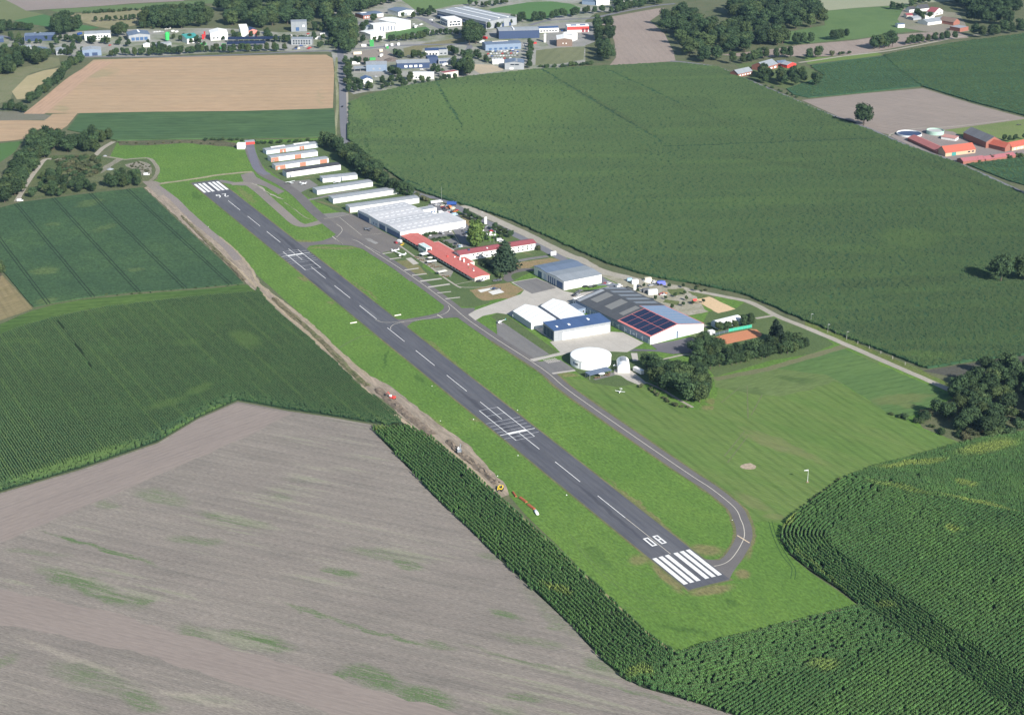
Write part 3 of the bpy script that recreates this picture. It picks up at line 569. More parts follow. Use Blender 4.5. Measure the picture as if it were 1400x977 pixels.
# runway
def rq(name, s0, s1, t0, t1, mat, z, kind='structure', parent=None):
    P = [RW(s0, t0), RW(s1, t0), RW(s1, t1), RW(s0, t1)]
    o = MB().add([(x, y, z) for x, y in P], [(0, 3, 2, 1)]).build(name, mat, parent)
    if kind and not parent: o['kind'] = kind
    return o
rq('runway_shoulder', -7.2, 815, -1.9, 24.6, ground_mat('dry_verge', (0.16, 0.145, 0.075), (0.10, 0.13, 0.05), (0.13, 0.14, 0.06), mid=.2, finec=.3, ang=ARW, stretch=5), 0.05)
rq('runway', -5.6, 813, -0.7, 23.4, run_m, 0.09)
wpaint = pm('runway_paint', (0.74, 0.74, 0.72), .7, .22, .35)
def mark(s0, s1, t0, t1, m=None): return rq('runway_marking', s0, s1, t0, t1, m or wpaint, 0.105)
for s0 in (0, 778):
    for f in (0, .165, .33, .5625, .7275, .8925): mark(s0, s0+30, f*22.5+.1, f*22.5+2.5)
for a, b in ((713.4, 744.9), (662.5, 694), (614, 646.2), (565, 595.4), (515, 545.7), (466.3, 497.1), (417.3, 448.6), (368.3, 398), (319.5, 350), (271.2, 301), (222.2, 252.1), (173.6, 201.3), (125, 154.3), (75.4, 105.3)):
    mark(a, b, 10.96, 11.36)
def target(s0, s1, thick, lines, inner):
    for t in (4.7, 17.0): mark(s0, s1, t-.22, t+.22)
    mark(thick-1.3, thick+1.3, 4.9, 16.8); mark(thick-.3, thick+.3, -.5, 4.5); mark(thick-.3, thick+.3, 17.2, 22.7)
    fp = pm('thin_line_paint', (0.46, 0.47, 0.49), .7, .1)
    for s in lines: rq('runway_marking', s-.16, s+.16, -.5, 22.4, fp, 0.1)
    for s in inner: rq('runway_marking', s-.16, s+.16, 4.9, 16.8, fp, 0.1)
target(190.7, 240, 201.2, (195.6, 205.5, 210.4, 215.2, 220.2), (230, 239.9, 190.8))
target(540.3, 590, 579, (585, 574.5, 569.5, 564.5, 560), (550.5, 540.5, 589.9))
def strokes(name, s_base, t_base, flip, segs, w=0.75):
    """painted figure: strokes in a 3 x 9 m cell, u across, v up"""
    for (u0, v0, u1, v1) in segs:
        L = math.hypot(u1-u0, v1-v0); nx, ny = -(v1-v0)/L*w/2, (u1-u0)/L*w/2
        ex, ey = (u1-u0)/L*w/2*.98, (v1-v0)/L*w/2*.98
        q = [(u0-ex+nx, v0-ey+ny), (u1+ex+nx, v1+ey+ny), (u1+ex-nx, v1+ey-ny), (u0-ex-nx, v0-ey-ny)]
        P = [RW(s_base+v, t_base+u) if not flip else RW(s_base-v, t_base-u) for u, v in q]
        if True:
            tag(MB().add([(x, y, 0.105+zz[0]) for x, y in P], [(0, 3, 2, 1)]).build('runway_number', wpaint), kind='structure')
        zz[0] += 0.0015
zz = [0.0]
strokes('0', 41.8, 7.5, False, [(0, 0, 0, 8.6), (2.3, 0, 2.3, 8.6), (0.7, 0, 1.6, 0), (0.7, 8.6, 1.6, 8.6)], .95)
strokes('8', 41.8, 13.3, False, [(0, 0, 0, 8.6), (2.3, 0, 2.3, 8.6), (0.7, 0, 1.6, 0), (0.7, 8.6, 1.6, 8.6), (0.7, 4.3, 1.6, 4.3)], .92)
strokes('2', 766.5, 15.6, True, [(-.1, 7.2, .6, 8.7), (.6, 8.7, 2.0, 8.7), (2.0, 8.7, 2.5, 6.8), (2.5, 6.8, .2, .6), (0, 0, 2.7, 0)], 1.0)
strokes('6', 766.5, 9.6, True, [(2.2, 8.8, 1.0, 7.4), (1.0, 7.4, 0, 4.2), (0, 4.2, 0, 1.2), (0, 1.2, .8, 0), (.8, 0, 2.0, 0), (2.0, 0, 2.6, 1.4), (2.6, 1.4, 2.4, 3.6), (2.4, 3.6, .3, 3.9)], .95)
ribbon('centre_seam', [RW(30, 11.2), RW(75, 11.2)], .35, pale_line, .1, world=True)
ribbon('centre_seam', [RW(105, 11.15), RW(778, 11.15)], .14, asphalt('seam', (0.14, 0.14, 0.145), (0.12, 0.12, 0.13)), .098, world=True)

# taxiways
tx = ZL('d8', 900, 495, 1000, 470, 1080, 420, 1150, 330, 1200, 240, 1222, 180, 1222, 120, 1210, 60, 1185, 0) + ZL('c6', 745, 178, 640, 92, 500, 0) + ZL('b6', 740, 977, 500, 780, 330, 660, 0, 450)
taxi_line = [G(p) for p in tx]
def sheet2(name, pts, mat, z, **k): return sheet(name, pts, mat, z, **k)
ribbon('taxiway_shoulder', taxi_line, 11.5, ground_mat('dry_verge_taxi', (0.17, 0.15, 0.08), (0.11, 0.135, 0.05), finec=.3, mid=.2), 0.055, world=True, rag=.6)
ribbon('taxiway', taxi_line, 8.4, taxi_m, 0.085, world=True)
sheet('taxiway_loop', ZL('d8', 640, 735, 1060, 640, 1100, 560, 1200, 420, 1290, 270, 1290, 150, 1270, 60, 1250, 0, 1110, 0, 1130, 60, 1145, 150, 1120, 260, 1080, 350, 1030, 400, 960, 430, 790, 420, 620, 640), taxi_m, 0.075)
ribbon('taxiway_line', taxi_line, 0.42, pale_line, 0.11, world=True)
ribbon('hold_line', ZL('d8', 1148, 168, 1278, 248), 0.7, pm('hold_paint', (0.62, 0.50, 0.34), .7, .1), 0.12, smooth=False)
up = ZL('b6', 0, 450) + ZL('c4', 1250, 540, 1130, 440, 870, 250, 660, 115, 560, 50) + ZL('b2', 150, 610, 0, 520) + ZL('c2', 1060, 500, 960, 400, 860, 330, 780, 290, 730, 255, 690, 190, 665, 130, 655, 85)
ribbon('taxiway', up, 9.5, taxi_m, 0.084)
ribbon('taxiway_line', up[:7], .4, pale_line, 0.11)
ribbon('narrow_drive', ZL('b1', 0, 150, 40, 300, 80, 420, 180, 480), 7.5, asphalt('bluish_drive', (0.16, 0.155, 0.185), (0.14, 0.14, 0.17)), 0.095)
sheet('taxiway_link', ZL('c4', 640, 440, 690, 480, 740, 515, 790, 540, 850, 543, 930, 530, 1010, 515, 1070, 500, 1100, 475, 1105, 445, 1080, 400, 1140, 440, 1200, 470, 1300, 470, 1290, 500, 1240, 545, 1180, 530, 1100, 535, 960, 545, 900, 560, 866, 590, 900, 630, 960, 690, 900, 690), taxi_m, 0.07)
ribbon('taxiway_line', ZL('c4', 665, 545, 710, 560, 760, 562, 850, 556, 950, 545, 1050, 525, 1110, 505, 1138, 478, 1130, 455), .35, pale_line, .112)
ribbon('taxiway_line', ZL('c4', 765, 605, 765, 590, 790, 572, 850, 558), .35, pale_line, .112)
ribbon('hold_line', ZL('c4', 1060, 512, 1095, 535), .7, pale_line, .12, smooth=False)
sheet('taxiway_link', ZL('c4', 80, 10, 130, 38, 180, 50, 260, 52, 330, 42, 390, 20, 420, 0, 520, 0, 640, 80, 600, 100, 520, 76, 400, 66, 300, 68, 250, 75, 228, 95, 260, 130, 200, 130), taxi_m, 0.072)
ribbon('hold_line', ZL('c4', 392, 15, 455, 65), .7, pale_line, .12, smooth=False)
sheet('hangar_apron', ZL('c2', 1100, 560, 1130, 550, 1210, 545, 1290, 520) + ZL('b2', 180, 375, 240, 410, 420, 520, 600, 612, 640, 650, 610, 700, 440, 735, 560, 830, 720, 950, 800, 1010, 700, 1010, 560, 900, 400, 780, 300, 710, 200, 675, 60, 650) + ZL('c2', 1240, 715, 1120, 705, 1190, 680, 1215, 640, 1190, 590, 1140, 570), asphalt('brownish_apron', (0.150, 0.138, 0.130), (0.132, 0.124, 0.120), c3=(0.18, 0.165, 0.15), ang=ARW, stretch=5), 0.08)
ribbon('apron_line', ZL('b2', 0, 610, 55, 655), .8, pale_line, .12, smooth=False)
ribbon('apron_line', ZL('b2', 0, 590, 40, 550, 55, 520, 40, 490, 0, 465), .35, pale_line, .12)
ribbon('apron_line', ZL('b2', 30, 400, 240, 570, 430, 555), .3, pale_line, .11, smooth=False)
ribbon('apron_line', ZL('b2', 420, 740, 250, 660), .3, pale_line, .11, smooth=False)
sheet('wet_patch', ZL('b2', 270, 600, 320, 598, 400, 645, 370, 655, 300, 625), asphalt('pale_patch', (0.30, 0.30, 0.29), (0.2, 0.19, 0.18)), .1, rag=.5, seg=1.5)
# disused strip beside the taxiway with broken pale edges
ribbon('old_taxiway', ZL('c2', 540, 335, 640, 330, 720, 380, 800, 450, 880, 520, 950, 580, 1010, 598, 1090, 580, 1150, 560), 8.5, asphalt('worn_asphalt', (0.21, 0.185, 0.17), (0.17, 0.155, 0.145), c3=(0.24, 0.22, 0.18), finec=.2), 0.078)
sheet('old_turning_pad', ZL('c2', 600, 275, 680, 255, 700, 290, 780, 330, 880, 380, 840, 400, 760, 350, 680, 330, 620, 320), asphalt('worn_pad', (0.20, 0.18, 0.165), (0.17, 0.155, 0.145), finec=.2), 0.074)
dirt_pale = ground_mat('weathered_kerb', (0.27, 0.25, 0.20), (0.2, 0.19, 0.14), finec=.3)
ribbon('broken_kerb', ZL('c2', 670, 328, 720, 350, 770, 385, 830, 415, 870, 430), 1.5, gravel_m, 0.1, rag=.8)
ribbon('broken_kerb', ZL('c2', 880, 450, 950, 500, 1020, 550, 1090, 560), .5, dirt_pale, 0.1, rag=.4)
ribbon('kerb_line', ZL('c2', 1130, 555, 1200, 545, 1290, 528), .8, gravel_m, 0.1, smooth=False)
ribbon('threshold_link', ZL('d7', 820, 240, 950, 260, 1100, 290, 1250, 310, 1400, 310), 7.0, asphalt('worn_link', (0.19, 0.175, 0.165), (0.16, 0.15, 0.145), finec=.15), 0.076)
ribbon('field_path', ZL('p', 205, 256, 222, 251, 250, 247, 275, 243, 310, 238, 345, 235), 4.5, ground_mat('sandy_path', (0.33, 0.29, 0.20), (0.27, 0.25, 0.17), (0.20, 0.2, 0.11), mid=.2, finec=.2), 0.075, rag=.6)
# aprons right
sheet('concrete_apron', ZL('p', 640, 430, 650, 424, 672, 416, 690, 410, 712, 402) + ZL('b4', 255, 465, 220, 440, 130, 390, 370, 348, 500, 400, 640, 475, 760, 500, 1100, 420, 1100, 470, 900, 560, 560, 700, 120, 700, 0, 682) + ZL('p', 660, 432, 650, 438), conc_m, 0.09)
sheet('asphalt_apron', ZL('b4', 150, 392, 370, 352, 500, 404, 560, 445, 330, 500, 260, 462), grey_m, 0.1)
sheet('tent_pad', ZL('b4', 90, 690, 560, 560, 800, 690, 1080, 840, 540, 960, 380, 850), conc_m, 0.085)
sheet('concrete_apron', ZL('b6', 500, 470, 1075, 372, 1200, 380, 1396, 480, 1280, 545, 1240, 568, 1080, 562, 900, 545, 700, 572, 600, 600, 560, 607, 345, 657, 310, 635, 480, 600, 510, 590, 600, 570), conc_m, 0.088)
sheet('parking_apron', ZL('b6', -10, 262, 60, 290, 500, 590, 310, 637, 200, 560, 0, 420), grey_m, 0.08)
sheet('parking_apron', ZL('b6', 360, 662, 600, 640, 750, 742, 520, 785), grey_m, 0.092)
ribbon('apron_strip', ZL('b6', 320, 645, 470, 615, 590, 590), 2.4, conc_m, 0.11, smooth=False)
ribbon('apron_strip', ZL('b6', 525, 772, 740, 742), 2.4, conc_m, 0.11, smooth=False)
for i in range(4):
    for j in range(7):
        ribbon('apron_strip', ZL('b6', 440+i*14+j*17, 642+i*8-j*3, 450+i*14+j*17, 650+i*8-j*3), .9, conc_m, 0.115, smooth=False)
sheet('asphalt_yard', ZL('b5', 485, 843, 700, 810, 860, 775, 935, 820, 900, 880, 880, 925, 700, 935, 560, 912, 400, 905, 270, 912, 330, 885, 550, 895), asphalt('dark_yard', (0.125, 0.120, 0.135), (0.11, 0.107, 0.12)), 0.1)
bars = [(712, 126, 775, 115, 2), (757, 160, 830, 150, 2), (852, 230, 942, 217, 2.2), (900, 263, 992, 252, 2.2), (952, 300, 1088, 283, 2.8), (1003, 338, 1140, 318, 2.8), (1060, 375, 1148, 366, 1.6), (1112, 412, 1205, 402, 1.8)]
for x0, y0, x1, y1, w in bars: ribbon('parking_strip', ZL('c4', x0, y0, x1, y1), w, conc_m, 0.09, smooth=False)
ribbon('parking_strip', ZL('e2', 300, 500, 400, 600), 9, grey_m, .09, smooth=False) if False else None
sheet('parking_strip', ZL('e2', 285, 505, 375, 490, 500, 585, 410, 605), conc_m, 0.09)
dry_m = ground_mat('dry_grass', (0.27, 0.19, 0.11), (0.22, 0.17, 0.09), (0.15, 0.15, 0.06), mid=.12, finec=.3)
sheet('dry_grass', ZL('b3', 430, 885, 640, 835, 815, 812, 948, 885, 850, 955, 560, 985, 480, 930), dry_m, 0.07, rag=1.0, seg=4)
sheet('dry_grass', ZL('b3', 790, 690, 850, 630, 1200, 575, 1335, 600, 1060, 650, 980, 690, 850, 712), dry_m, 0.07, rag=.8, seg=4)
sheet('dry_grass', ZL('b3', 330, 150, 400, 180, 560, 250, 540, 300, 420, 290, 380, 230), dry_m, 0.07, rag=.8, seg=4)
sheet('dry_grass', ZL('c4', 780, 180, 880, 160, 960, 215, 1000, 260, 900, 245), ground_mat('dry_grass_parking', (0.20, 0.17, 0.09), (0.12, 0.14, 0.05), finec=.3, mid=.15), 0.07, rag=.8, seg=4)
helm = pm('helipad_paint', (0.60, 0.59, 0.55), .8, .1)
sheet('helipad_marking', ZL('b3', 510, 884, 660, 856, 672, 872, 540, 908), helm, 0.12)
sheet('helipad_marking', ZL('b3', 610, 900, 715, 872, 766, 905, 655, 930), helm, 0.125)
ribbon('curved_drive', ZL('b3', 830, 800, 800, 780, 790, 745, 830, 715, 950, 690, 1050, 690), 6.5, taxi_m, .09)
ribbon('footpath', ZL('b3', 300, 830, 350, 856, 560, 856, 640, 840), 1.0, gravel_m, .11)
ribbon('footpath', ZL('b3', 300, 830, 450, 800, 480, 800), .8, gravel_m, .1)
ribbon('garden_path', ZL('b3', 700, 700, 740, 700, 755, 740, 720, 790, 660, 800), 1.2, gravel_m, .11)
sheet('garden_lawn', ZL('b3', 490, 820, 700, 800, 640, 700, 560, 650, 470, 640, 600, 560, 800, 640, 830, 700, 760, 780, 700, 830), ground_mat('garden_lawn', (0.07, 0.10, 0.035), (0.12, 0.12, 0.06), (0.05, 0.08, 0.03), mid=.2, finec=.4), .06)
dull = ground_mat('worn_grass', (0.082, 0.122, 0.046), (0.100, 0.135, 0.052), (0.066, 0.102, 0.038), mid=.12, fine=.8, finec=.3, bump=.2, blobs=[bl('b1', 600, 720, 900, 800, 3, .6), bl('b1', 1150, 640, 1350, 600, 2.5, .7), bl('b1', 500, 520, 640, 500, 3, .6), bl('b2', 1150, 400, 1300, 480, 5, .7), bl('b3', 900, 500, 1050, 560, 3, .4)], bcol=(0.17, 0.15, 0.08), fray=2.5)
sheet('worn_grass', ZL('b1', 60, 190, 120, 185, 640, 150, 720, 160, 860, 260, 1000, 400, 1250, 570, 1396, 620) + ZL('b2', 560, 180, 780, 180, 1100, 330, 1396, 430) + ZL('b3', 700, 290, 1100, 480, 1390, 600, 1060, 660, 1000, 720, 820, 810, 640, 850, 430, 880, 330, 860, 0, 600) + ZL('b2', 800, 900, 560, 690, 600, 610, 200, 395, 60, 350, 0, 380) + ZL('b1', 900, 850, 640, 740, 480, 640, 330, 540, 220, 460, 120, 380, 80, 280), dull, .045, rag=.6)
sheet('worn_grass', ZL('b6', 60, 190, 600, 580, 500, 590, 60, 290, -10, 262, -60, 230, 0, 192) + [], dull, .05)
sheet('worn_grass', ZL('b6', 1080, 565, 1250, 570, 1396, 545, 1500, 600, 1500, 800, 1396, 860, 1140, 900, 900, 860, 740, 745, 600, 600, 700, 575) + [], dull, .05)
sheet('worn_grass', ZL('b5', 1040, 530, 1300, 500, 1396, 430) + ZL('b7', 1000, 15, 1300, 110, 1396, 190, 1250, 250, 1000, 290, 640, 395, 600, 350, 480, 140, 560, 60), dull, .05)
sheet('worn_grass', ZL('p', 735, 376, 800, 396, 845, 400, 870, 420, 830, 440, 800, 415, 770, 398), dull, .05)
sheet('worn_grass', ZL('c4', 690, 95, 800, 90, 1000, 230, 1150, 310, 1290, 360, 1400, 400, 1390, 440, 1290, 465, 1200, 460, 1140, 430, 880, 240), dull, .05)
# clubhouse terrace: green with pale walks
ribbon('terrace_walk', ZL('e2', 190, 300, 330, 400, 480, 510, 640, 610, 860, 780, 1100, 940, 1170, 970), 1.6, gravel_m, .1)
sheet('terrace', ZL('e2', 400, 470, 560, 470, 860, 600, 1050, 700, 1000, 800, 860, 770, 600, 600), ground_mat('terrace_paving', (0.22, 0.21, 0.19), (0.13, 0.15, 0.08), (0.30, 0.28, 0.24), mid=.4, finec=.3), .09)

# roads
ribbon('country_road', ZL('p', 464, 60, 466, 80, 468, 110, 469, 150, 472, 188, 484, 206, 510, 232, 545, 255, 580, 268) + ZL('b3', 170, 15, 380, 130, 560, 220, 700, 280, 900, 372, 1100, 470, 1290, 570, 1396, 620) + ZL('b4', 800, 230, 900, 300, 1000, 370, 1150, 450), 7.5, road_m, .095)
ribbon('road_shoulder', ZL('b3', 380, 75, 560, 160, 800, 270, 1000, 365, 1200, 470, 1396, 560) + ZL('b4', 780, 170, 900, 240, 1000, 290, 1150, 325, 1396, 385), 9, gravel_m, .085, rag=.4)
ribbon('road_shoulder', ZL('p', 474, 100, 475, 150, 478, 188), 2.5, gravel_m, .085)
ribbon('gravel_lane', ZL('b4', 950, 345, 1100, 410, 1200, 450) + ZL('b5', 250, 310, 400, 400, 560, 480, 700, 530, 850, 600, 1000, 680), 6.5, gravel_m, .08)
sheet('nursery_ground', ZL('b5', 0, 110, 240, 195, 430, 225, 620, 250, 830, 300, 930, 340, 930, 400, 1000, 510, 1040, 530, 830, 570, 700, 530, 480, 420, 330, 350, 150, 250, 0, 190), ground_mat('nursery_gravel', (0.34, 0.315, 0.265), (0.28, 0.265, 0.20), (0.17, 0.17, 0.09), mid=.12, finec=.25), .07, rag=.6)
for v in [(640, 320, 800, 310, 810, 360, 700, 380), (840, 330, 1000, 345, 1120, 380, 1080, 420, 940, 400, 880, 370), (620, 410, 760, 430, 740, 470, 600, 440)]:
    sheet('planted_plot', ZL('b5', *v), ground_mat('planted_plot', (0.12, 0.14, 0.055), (0.19, 0.18, 0.10), (0.07, 0.11, 0.035), mid=.3, finec=.4), .085, rag=.8, seg=3)
sheet('sand_court', ZL('b5', 900, 418, 1045, 387, 1296, 505, 1130, 546), ground_mat('beach_sand', (0.56, 0.41, 0.25), (0.50, 0.37, 0.23), mid=.15, finec=.15, bump=.15), .1, rag=.5, seg=4)
ribbon('gravel_lane', ZL('b5', 850, 325, 1000, 350, 1200, 390, 1396, 430) + ZL('p', 1040, 420, 1062, 432, 1100, 447, 1150, 468, 1200, 490, 1260, 516, 1320, 542, 1345, 552), 5.2, gravel_m, .09, rag=.25)
ribbon('gravel_spur', ZL('b7', 900, 25, 960, 15, 1020, 5), 3, gravel_m, .095)
ribbon('footpath', ZL('b7', 290, 290, 380, 268, 450, 255, 530, 258), 2.2, gravel_m, .09)
ribbon('footpath', ZL('b7', 490, 150, 540, 180, 600, 205), 1.5, gravel_m, .09)
ribbon('hedge_path', ZL('b7', 200, 430, 300, 475, 400, 535, 500, 590), 2.0, gravel_m, .09)
sheet('paved_terrace', ZL('e3', 690, 290, 760, 290, 950, 300, 1050, 370, 1220, 510, 1100, 545, 900, 460, 800, 390, 700, 370), conc_m, .1)
sheet('paved_terrace', ZL('e3', 360, 440, 700, 330, 760, 370, 600, 410, 400, 460), grey_m, .095)
sheet('paved_terrace', ZL('e3', 960, 30, 1060, 30, 1080, 150, 990, 160), conc_m, .095)
ribbon('farm_road', ZL('a5', -20, 468, 100, 478, 330, 512, 480, 575, 620, 632, 760, 690, 900, 752, 1080, 830, 1250, 895, 1396, 940) + ZL('d1', 200, 145, 300, 178, 400, 212, 600, 300, 760, 360, 950, 425, 1100, 490, 1250, 558, 1396, 625, 1500, 680), 5.5, road_m, .1)
ribbon('farm_lane', ZL('a5', 960, 480, 1100, 460, 1300, 430, 1600, 395, 1750, 370, 2000, 320, 2200, 280, 2400, 265), 4.5, gravel_m, .09)
ribbon('field_lane', ZL('d1', 540, 262, 560, 245, 700, 215, 860, 208, 1000, 195, 1150, 178, 1300, 160), 2.0, gravel_m, .09)
ribbon('wood_track', ZL('c1', 90, 580, 130, 510, 175, 440, 210, 395, 245, 352, 300, 350, 380, 355), 4.5, gravel_m, .09)
ribbon('scrub_track', ZL('c1', 520, 330, 560, 290, 620, 255), 5, gravel_m, .09)
ribbon('scrub_track', ZL('c1', 560, 335, 640, 345, 680, 352, 760, 345, 820, 350, 860, 400, 850, 440, 820, 470), 3.5, ground_mat('scrub_track', (0.26, 0.24, 0.19), (0.19, 0.18, 0.13), finec=.3), .1, rag=.5)
ribbon('estate_road', ZL('a1', -200, 290, 0, 270, 200, 345, 400, 400, 640, 432, 1000, 436, 1396, 432, 1800, 420, 2300, 395, 2560, 388), 5.5, road_m, .09)
ribbon('estate_street', ZL('a3', -60, 395, 40, 380, 200, 372, 480, 350, 860, 340, 1010, 345, 1000, 390, 960, 470, 930, 580), 7, road_m, .1)
ribbon('estate_street', ZL('a3', 100, 190, 230, 170, 330, 200, 400, 175, 560, 140, 660, 145, 800, 215, 960, 265, 1080, 300), 11, road_m, .09)
ribbon('estate_street', ZL('a4', 190, 195, 320, 160, 500, 148, 680, 138, 900, 90, 1150, 45, 1300, 30), 7, road_m, .09)
ribbon('roadside_path', ZL('a2', 1290, 440, 1280, 560, 1290, 700, 1290, 830) + ZL('b1', 830, 0, 830, 120), 3, ground_mat('verge_stones', (0.30, 0.29, 0.2), (0.16, 0.18, 0.08), mid=.4, finec=.4), .09)
sheet('car_park', ZL('e1', 0, 170, 200, 140, 330, 190, 460, 300, 560, 420, 690, 560, 660, 840, 560, 850, 470, 700, 340, 480, 240, 300, 0, 260), asphalt('car_park_asphalt', (0.16, 0.16, 0.172), (0.14, 0.14, 0.155)), .1)
ribbon('kerb', ZL('e1', 340, 550, 440, 680, 520, 830, 700, 850), 1.0, gravel_m, .12, smooth=False)
sheet('car_park', ZL('e1', 0, 640, 200, 590, 380, 570, 420, 650, 200, 690, 0, 720), grey_m, .105)
sheet('car_park', ZL('e1', 60, 780, 430, 700, 520, 820, 560, 850, 380, 900, 200, 830), grey_m, .1)
sheet('car_park', ZL('e1', 800, 570, 940, 500, 1020, 560, 960, 600, 840, 620), grey_m, .1)
sheet('garden_lawn', ZL('e1', 880, 610, 1000, 600, 1150, 650, 1240, 700, 1100, 740, 900, 760), grass_m, .1)
sheet('tennis_court', ZL('b7', 634, 148, 700, 126, 870, 93, 905, 95, 940, 125, 930, 140, 820, 165, 715, 188), ground_mat('clay_court', (0.50, 0.215, 0.115), (0.45, 0.19, 0.10), finec=.08, mid=.1), .1)
ribbon('service_road', ZL('b3', 1180, 560, 1000, 585, 870, 612, 830, 640), 5, grey_m, .09, smooth=False)

# the dirt strip where the drain is being laid
dirt_m = ground_mat('bare_soil', (0.31, 0.255, 0.205), (0.35, 0.285, 0.22), (0.19, 0.165, 0.12), mid=.15, fine=.6, ang=ARW, stretch=4, finec=.32, bump=.4,
    rows=[(ARW, 5.0, .35, 1.5)])
dr = ZL('p', 213, 250, 243, 275, 278, 308, 302, 324, 325, 343, 345, 367, 355, 387, 378, 405, 412, 430, 440, 455, 470, 484, 506, 514, 533, 527, 565, 552, 600, 580, 640, 607, 665, 635, 692, 664, 696, 676)
dl = ZL('p', 684, 680, 645, 650, 605, 614, 590, 597, 563, 582, 540, 560, 522, 545, 499, 532, 455, 490, 410, 450, 370, 416, 340, 390, 300, 351, 262, 316, 225, 281, 197, 257)
sheet('dirt_strip', dr+dl, dirt_m, 0.06, rag=.8, seg=5)
ribbon('haul_track', ZL('c1', 830, 480, 950, 570, 1030, 650, 1130, 740, 1220, 810, 1300, 900), 7, ground_mat('haul_track', (0.235, 0.205, 0.19), (0.21, 0.185, 0.17), finec=.15), .075, rag=.4)
ribbon('sandy_edge', ZL('p', 300, 347, 330, 372, 355, 398, 400, 438, 450, 482, 499, 527), 1.6, ground_mat('sandy_edge', (0.38, 0.31, 0.22), (0.30, 0.25, 0.17), finec=.3), .09, rag=.5)
ribbon('sandy_edge', ZL('p', 300, 324, 323, 343, 343, 367, 353, 387, 376, 405, 410, 430, 438, 455, 468, 484, 504, 514), 1.2, ground_mat('sandy_edge_b', (0.36, 0.30, 0.21), (0.28, 0.24, 0.16), finec=.3), .09, rag=.4)
ribbon('sandy_edge', ZL('c5', 60, 130, 230, 270, 400, 400, 560, 490, 720, 620, 880, 770, 940, 830), 2.0, ground_mat('sandy_edge_c', (0.42, 0.33, 0.24), (0.33, 0.27, 0.19), finec=.3), .09, rag=.6)
sheet('track_junction', ZL('c1', 775, 470, 850, 470, 880, 482, 850, 500, 900, 545, 870, 550, 810, 505), ground_mat('junction_soil', (0.27, 0.24, 0.20), (0.22, 0.195, 0.165), finec=.2), .1, rag=.5)
def spoil(name, pts, w, h, mat, seed, world=False):
    """a ridge of lumpy soil"""
    P = smooth_line(list(pts) if world else poly_world(pts), 6); r = random.Random(seed); k = 7; vs = []; fs = []
    for i, p in enumerate(P):
        a = P[max(0, i-1)]; b = P[min(len(P)-1, i+1)]; L = dist(a, b); n = (-(b[1]-a[1])/L, (b[0]-a[0])/L)
        for j in range(k):
            t = j/(k-1)*2-1; e = 1-t*t
            vs.append((p[0]+n[0]*t*w*r.uniform(.8, 1.15)+r.uniform(-.5, .5), p[1]+n[1]*t*w+r.uniform(-.5, .5), 0.05+e*h*r.uniform(.35, 1.3) if abs(t) < .99 else .03))
    for i in range(len(P)-1):
        for j in range(k-1): fs.append((i*k+j, i*k+j+1, (i+1)*k+j+1, (i+1)*k+j))
    return tag(MB().add(vs, fs).build(name, mat), kind='stuff')
heap_m = ground_mat('spoil_soil', (0.20, 0.16, 0.125), (0.26, 0.21, 0.16), (0.12, 0.10, 0.075), mid=.3, finec=.3)
heapg_m = ground_mat('spoil_weedy', (0.16, 0.13, 0.085), (0.10, 0.12, 0.05), (0.24, 0.195, 0.13), mid=.25, finec=.35)
spoil('spoil_dirt', ZL('c5', 170, 150, 260, 230, 340, 300, 430, 370, 520, 440), 3.2, 1.3, heap_m, 1)
spoil('spoil_dirt', ZL('c5', 620, 480, 700, 560, 780, 620, 860, 690, 930, 750), 2.6, 1.5, heap_m, 2)
spoil('spoil_dirt', ZL('c4', 20, 410, 120, 500, 260, 620, 400, 760, 520, 880, 620, 970), 2.3, 1.1, heapg_m, 3)
spoil('spoil_dirt', ZL('c1', 1120, 790, 1200, 870, 1280, 950, 1330, 1010), 2.0, 1.0, heapg_m, 4)
spoil('spoil_dirt', ZL('c1', 990, 660, 1060, 730, 1120, 790), 1.5, .8, heapg_m, 5)
# tracks in the airfield grass
tm = ground_mat('wheel_track', (0.105, 0.165, 0.050), (0.095, 0.155, 0.045), finec=.2)
for v in [(0, 300, 80, 400, 150, 470, 280, 560, 400, 600), (0, 312, 74, 410, 140, 482, 270, 575, 390, 615), (120, 430, 250, 440, 400, 500, 460, 545), (200, 620, 400, 650, 560, 655)]:
    ribbon('wheel_track', ZL('c6', *v), .45, tm, .03)
tdm = ground_mat('dark_wheel_track', (0.035, 0.075, 0.022), (0.04, 0.085, 0.025), finec=.2)
for v in [(900, 240, 925, 320, 965, 400, 1005, 450, 1000, 500), (915, 240, 940, 320, 985, 400, 1022, 460, 1018, 505)]:
    ribbon('wheel_track', ZL('c6', *v), .4, tdm, .035)
ribbon('wheel_track', ZL('c4', 440, 720, 520, 675, 600, 645, 680, 640), 1.2, ground_mat('faded_crossing', (0.11, 0.16, 0.06), (0.10, 0.15, 0.05)), .03)
# pale verge of the maize along the airfield
vm = ground_mat('dry_verge_maize', (0.29, 0.25, 0.15), (0.20, 0.20, 0.09), mid=.4, finec=.35)
ribbon('dry_verge', ZL('p', 684, 682, 719, 712, 737, 730, 780, 770, 821, 806, 850, 833, 880, 861, 905, 880, 926, 893), 1.6, vm, .06, rag=.5)
ribbon('dry_verge', ZL('p', 926, 893, 955, 884, 990, 874, 1040, 861, 1081, 850, 1141, 835, 1174, 828), 1.4, vm, .06, rag=.5)
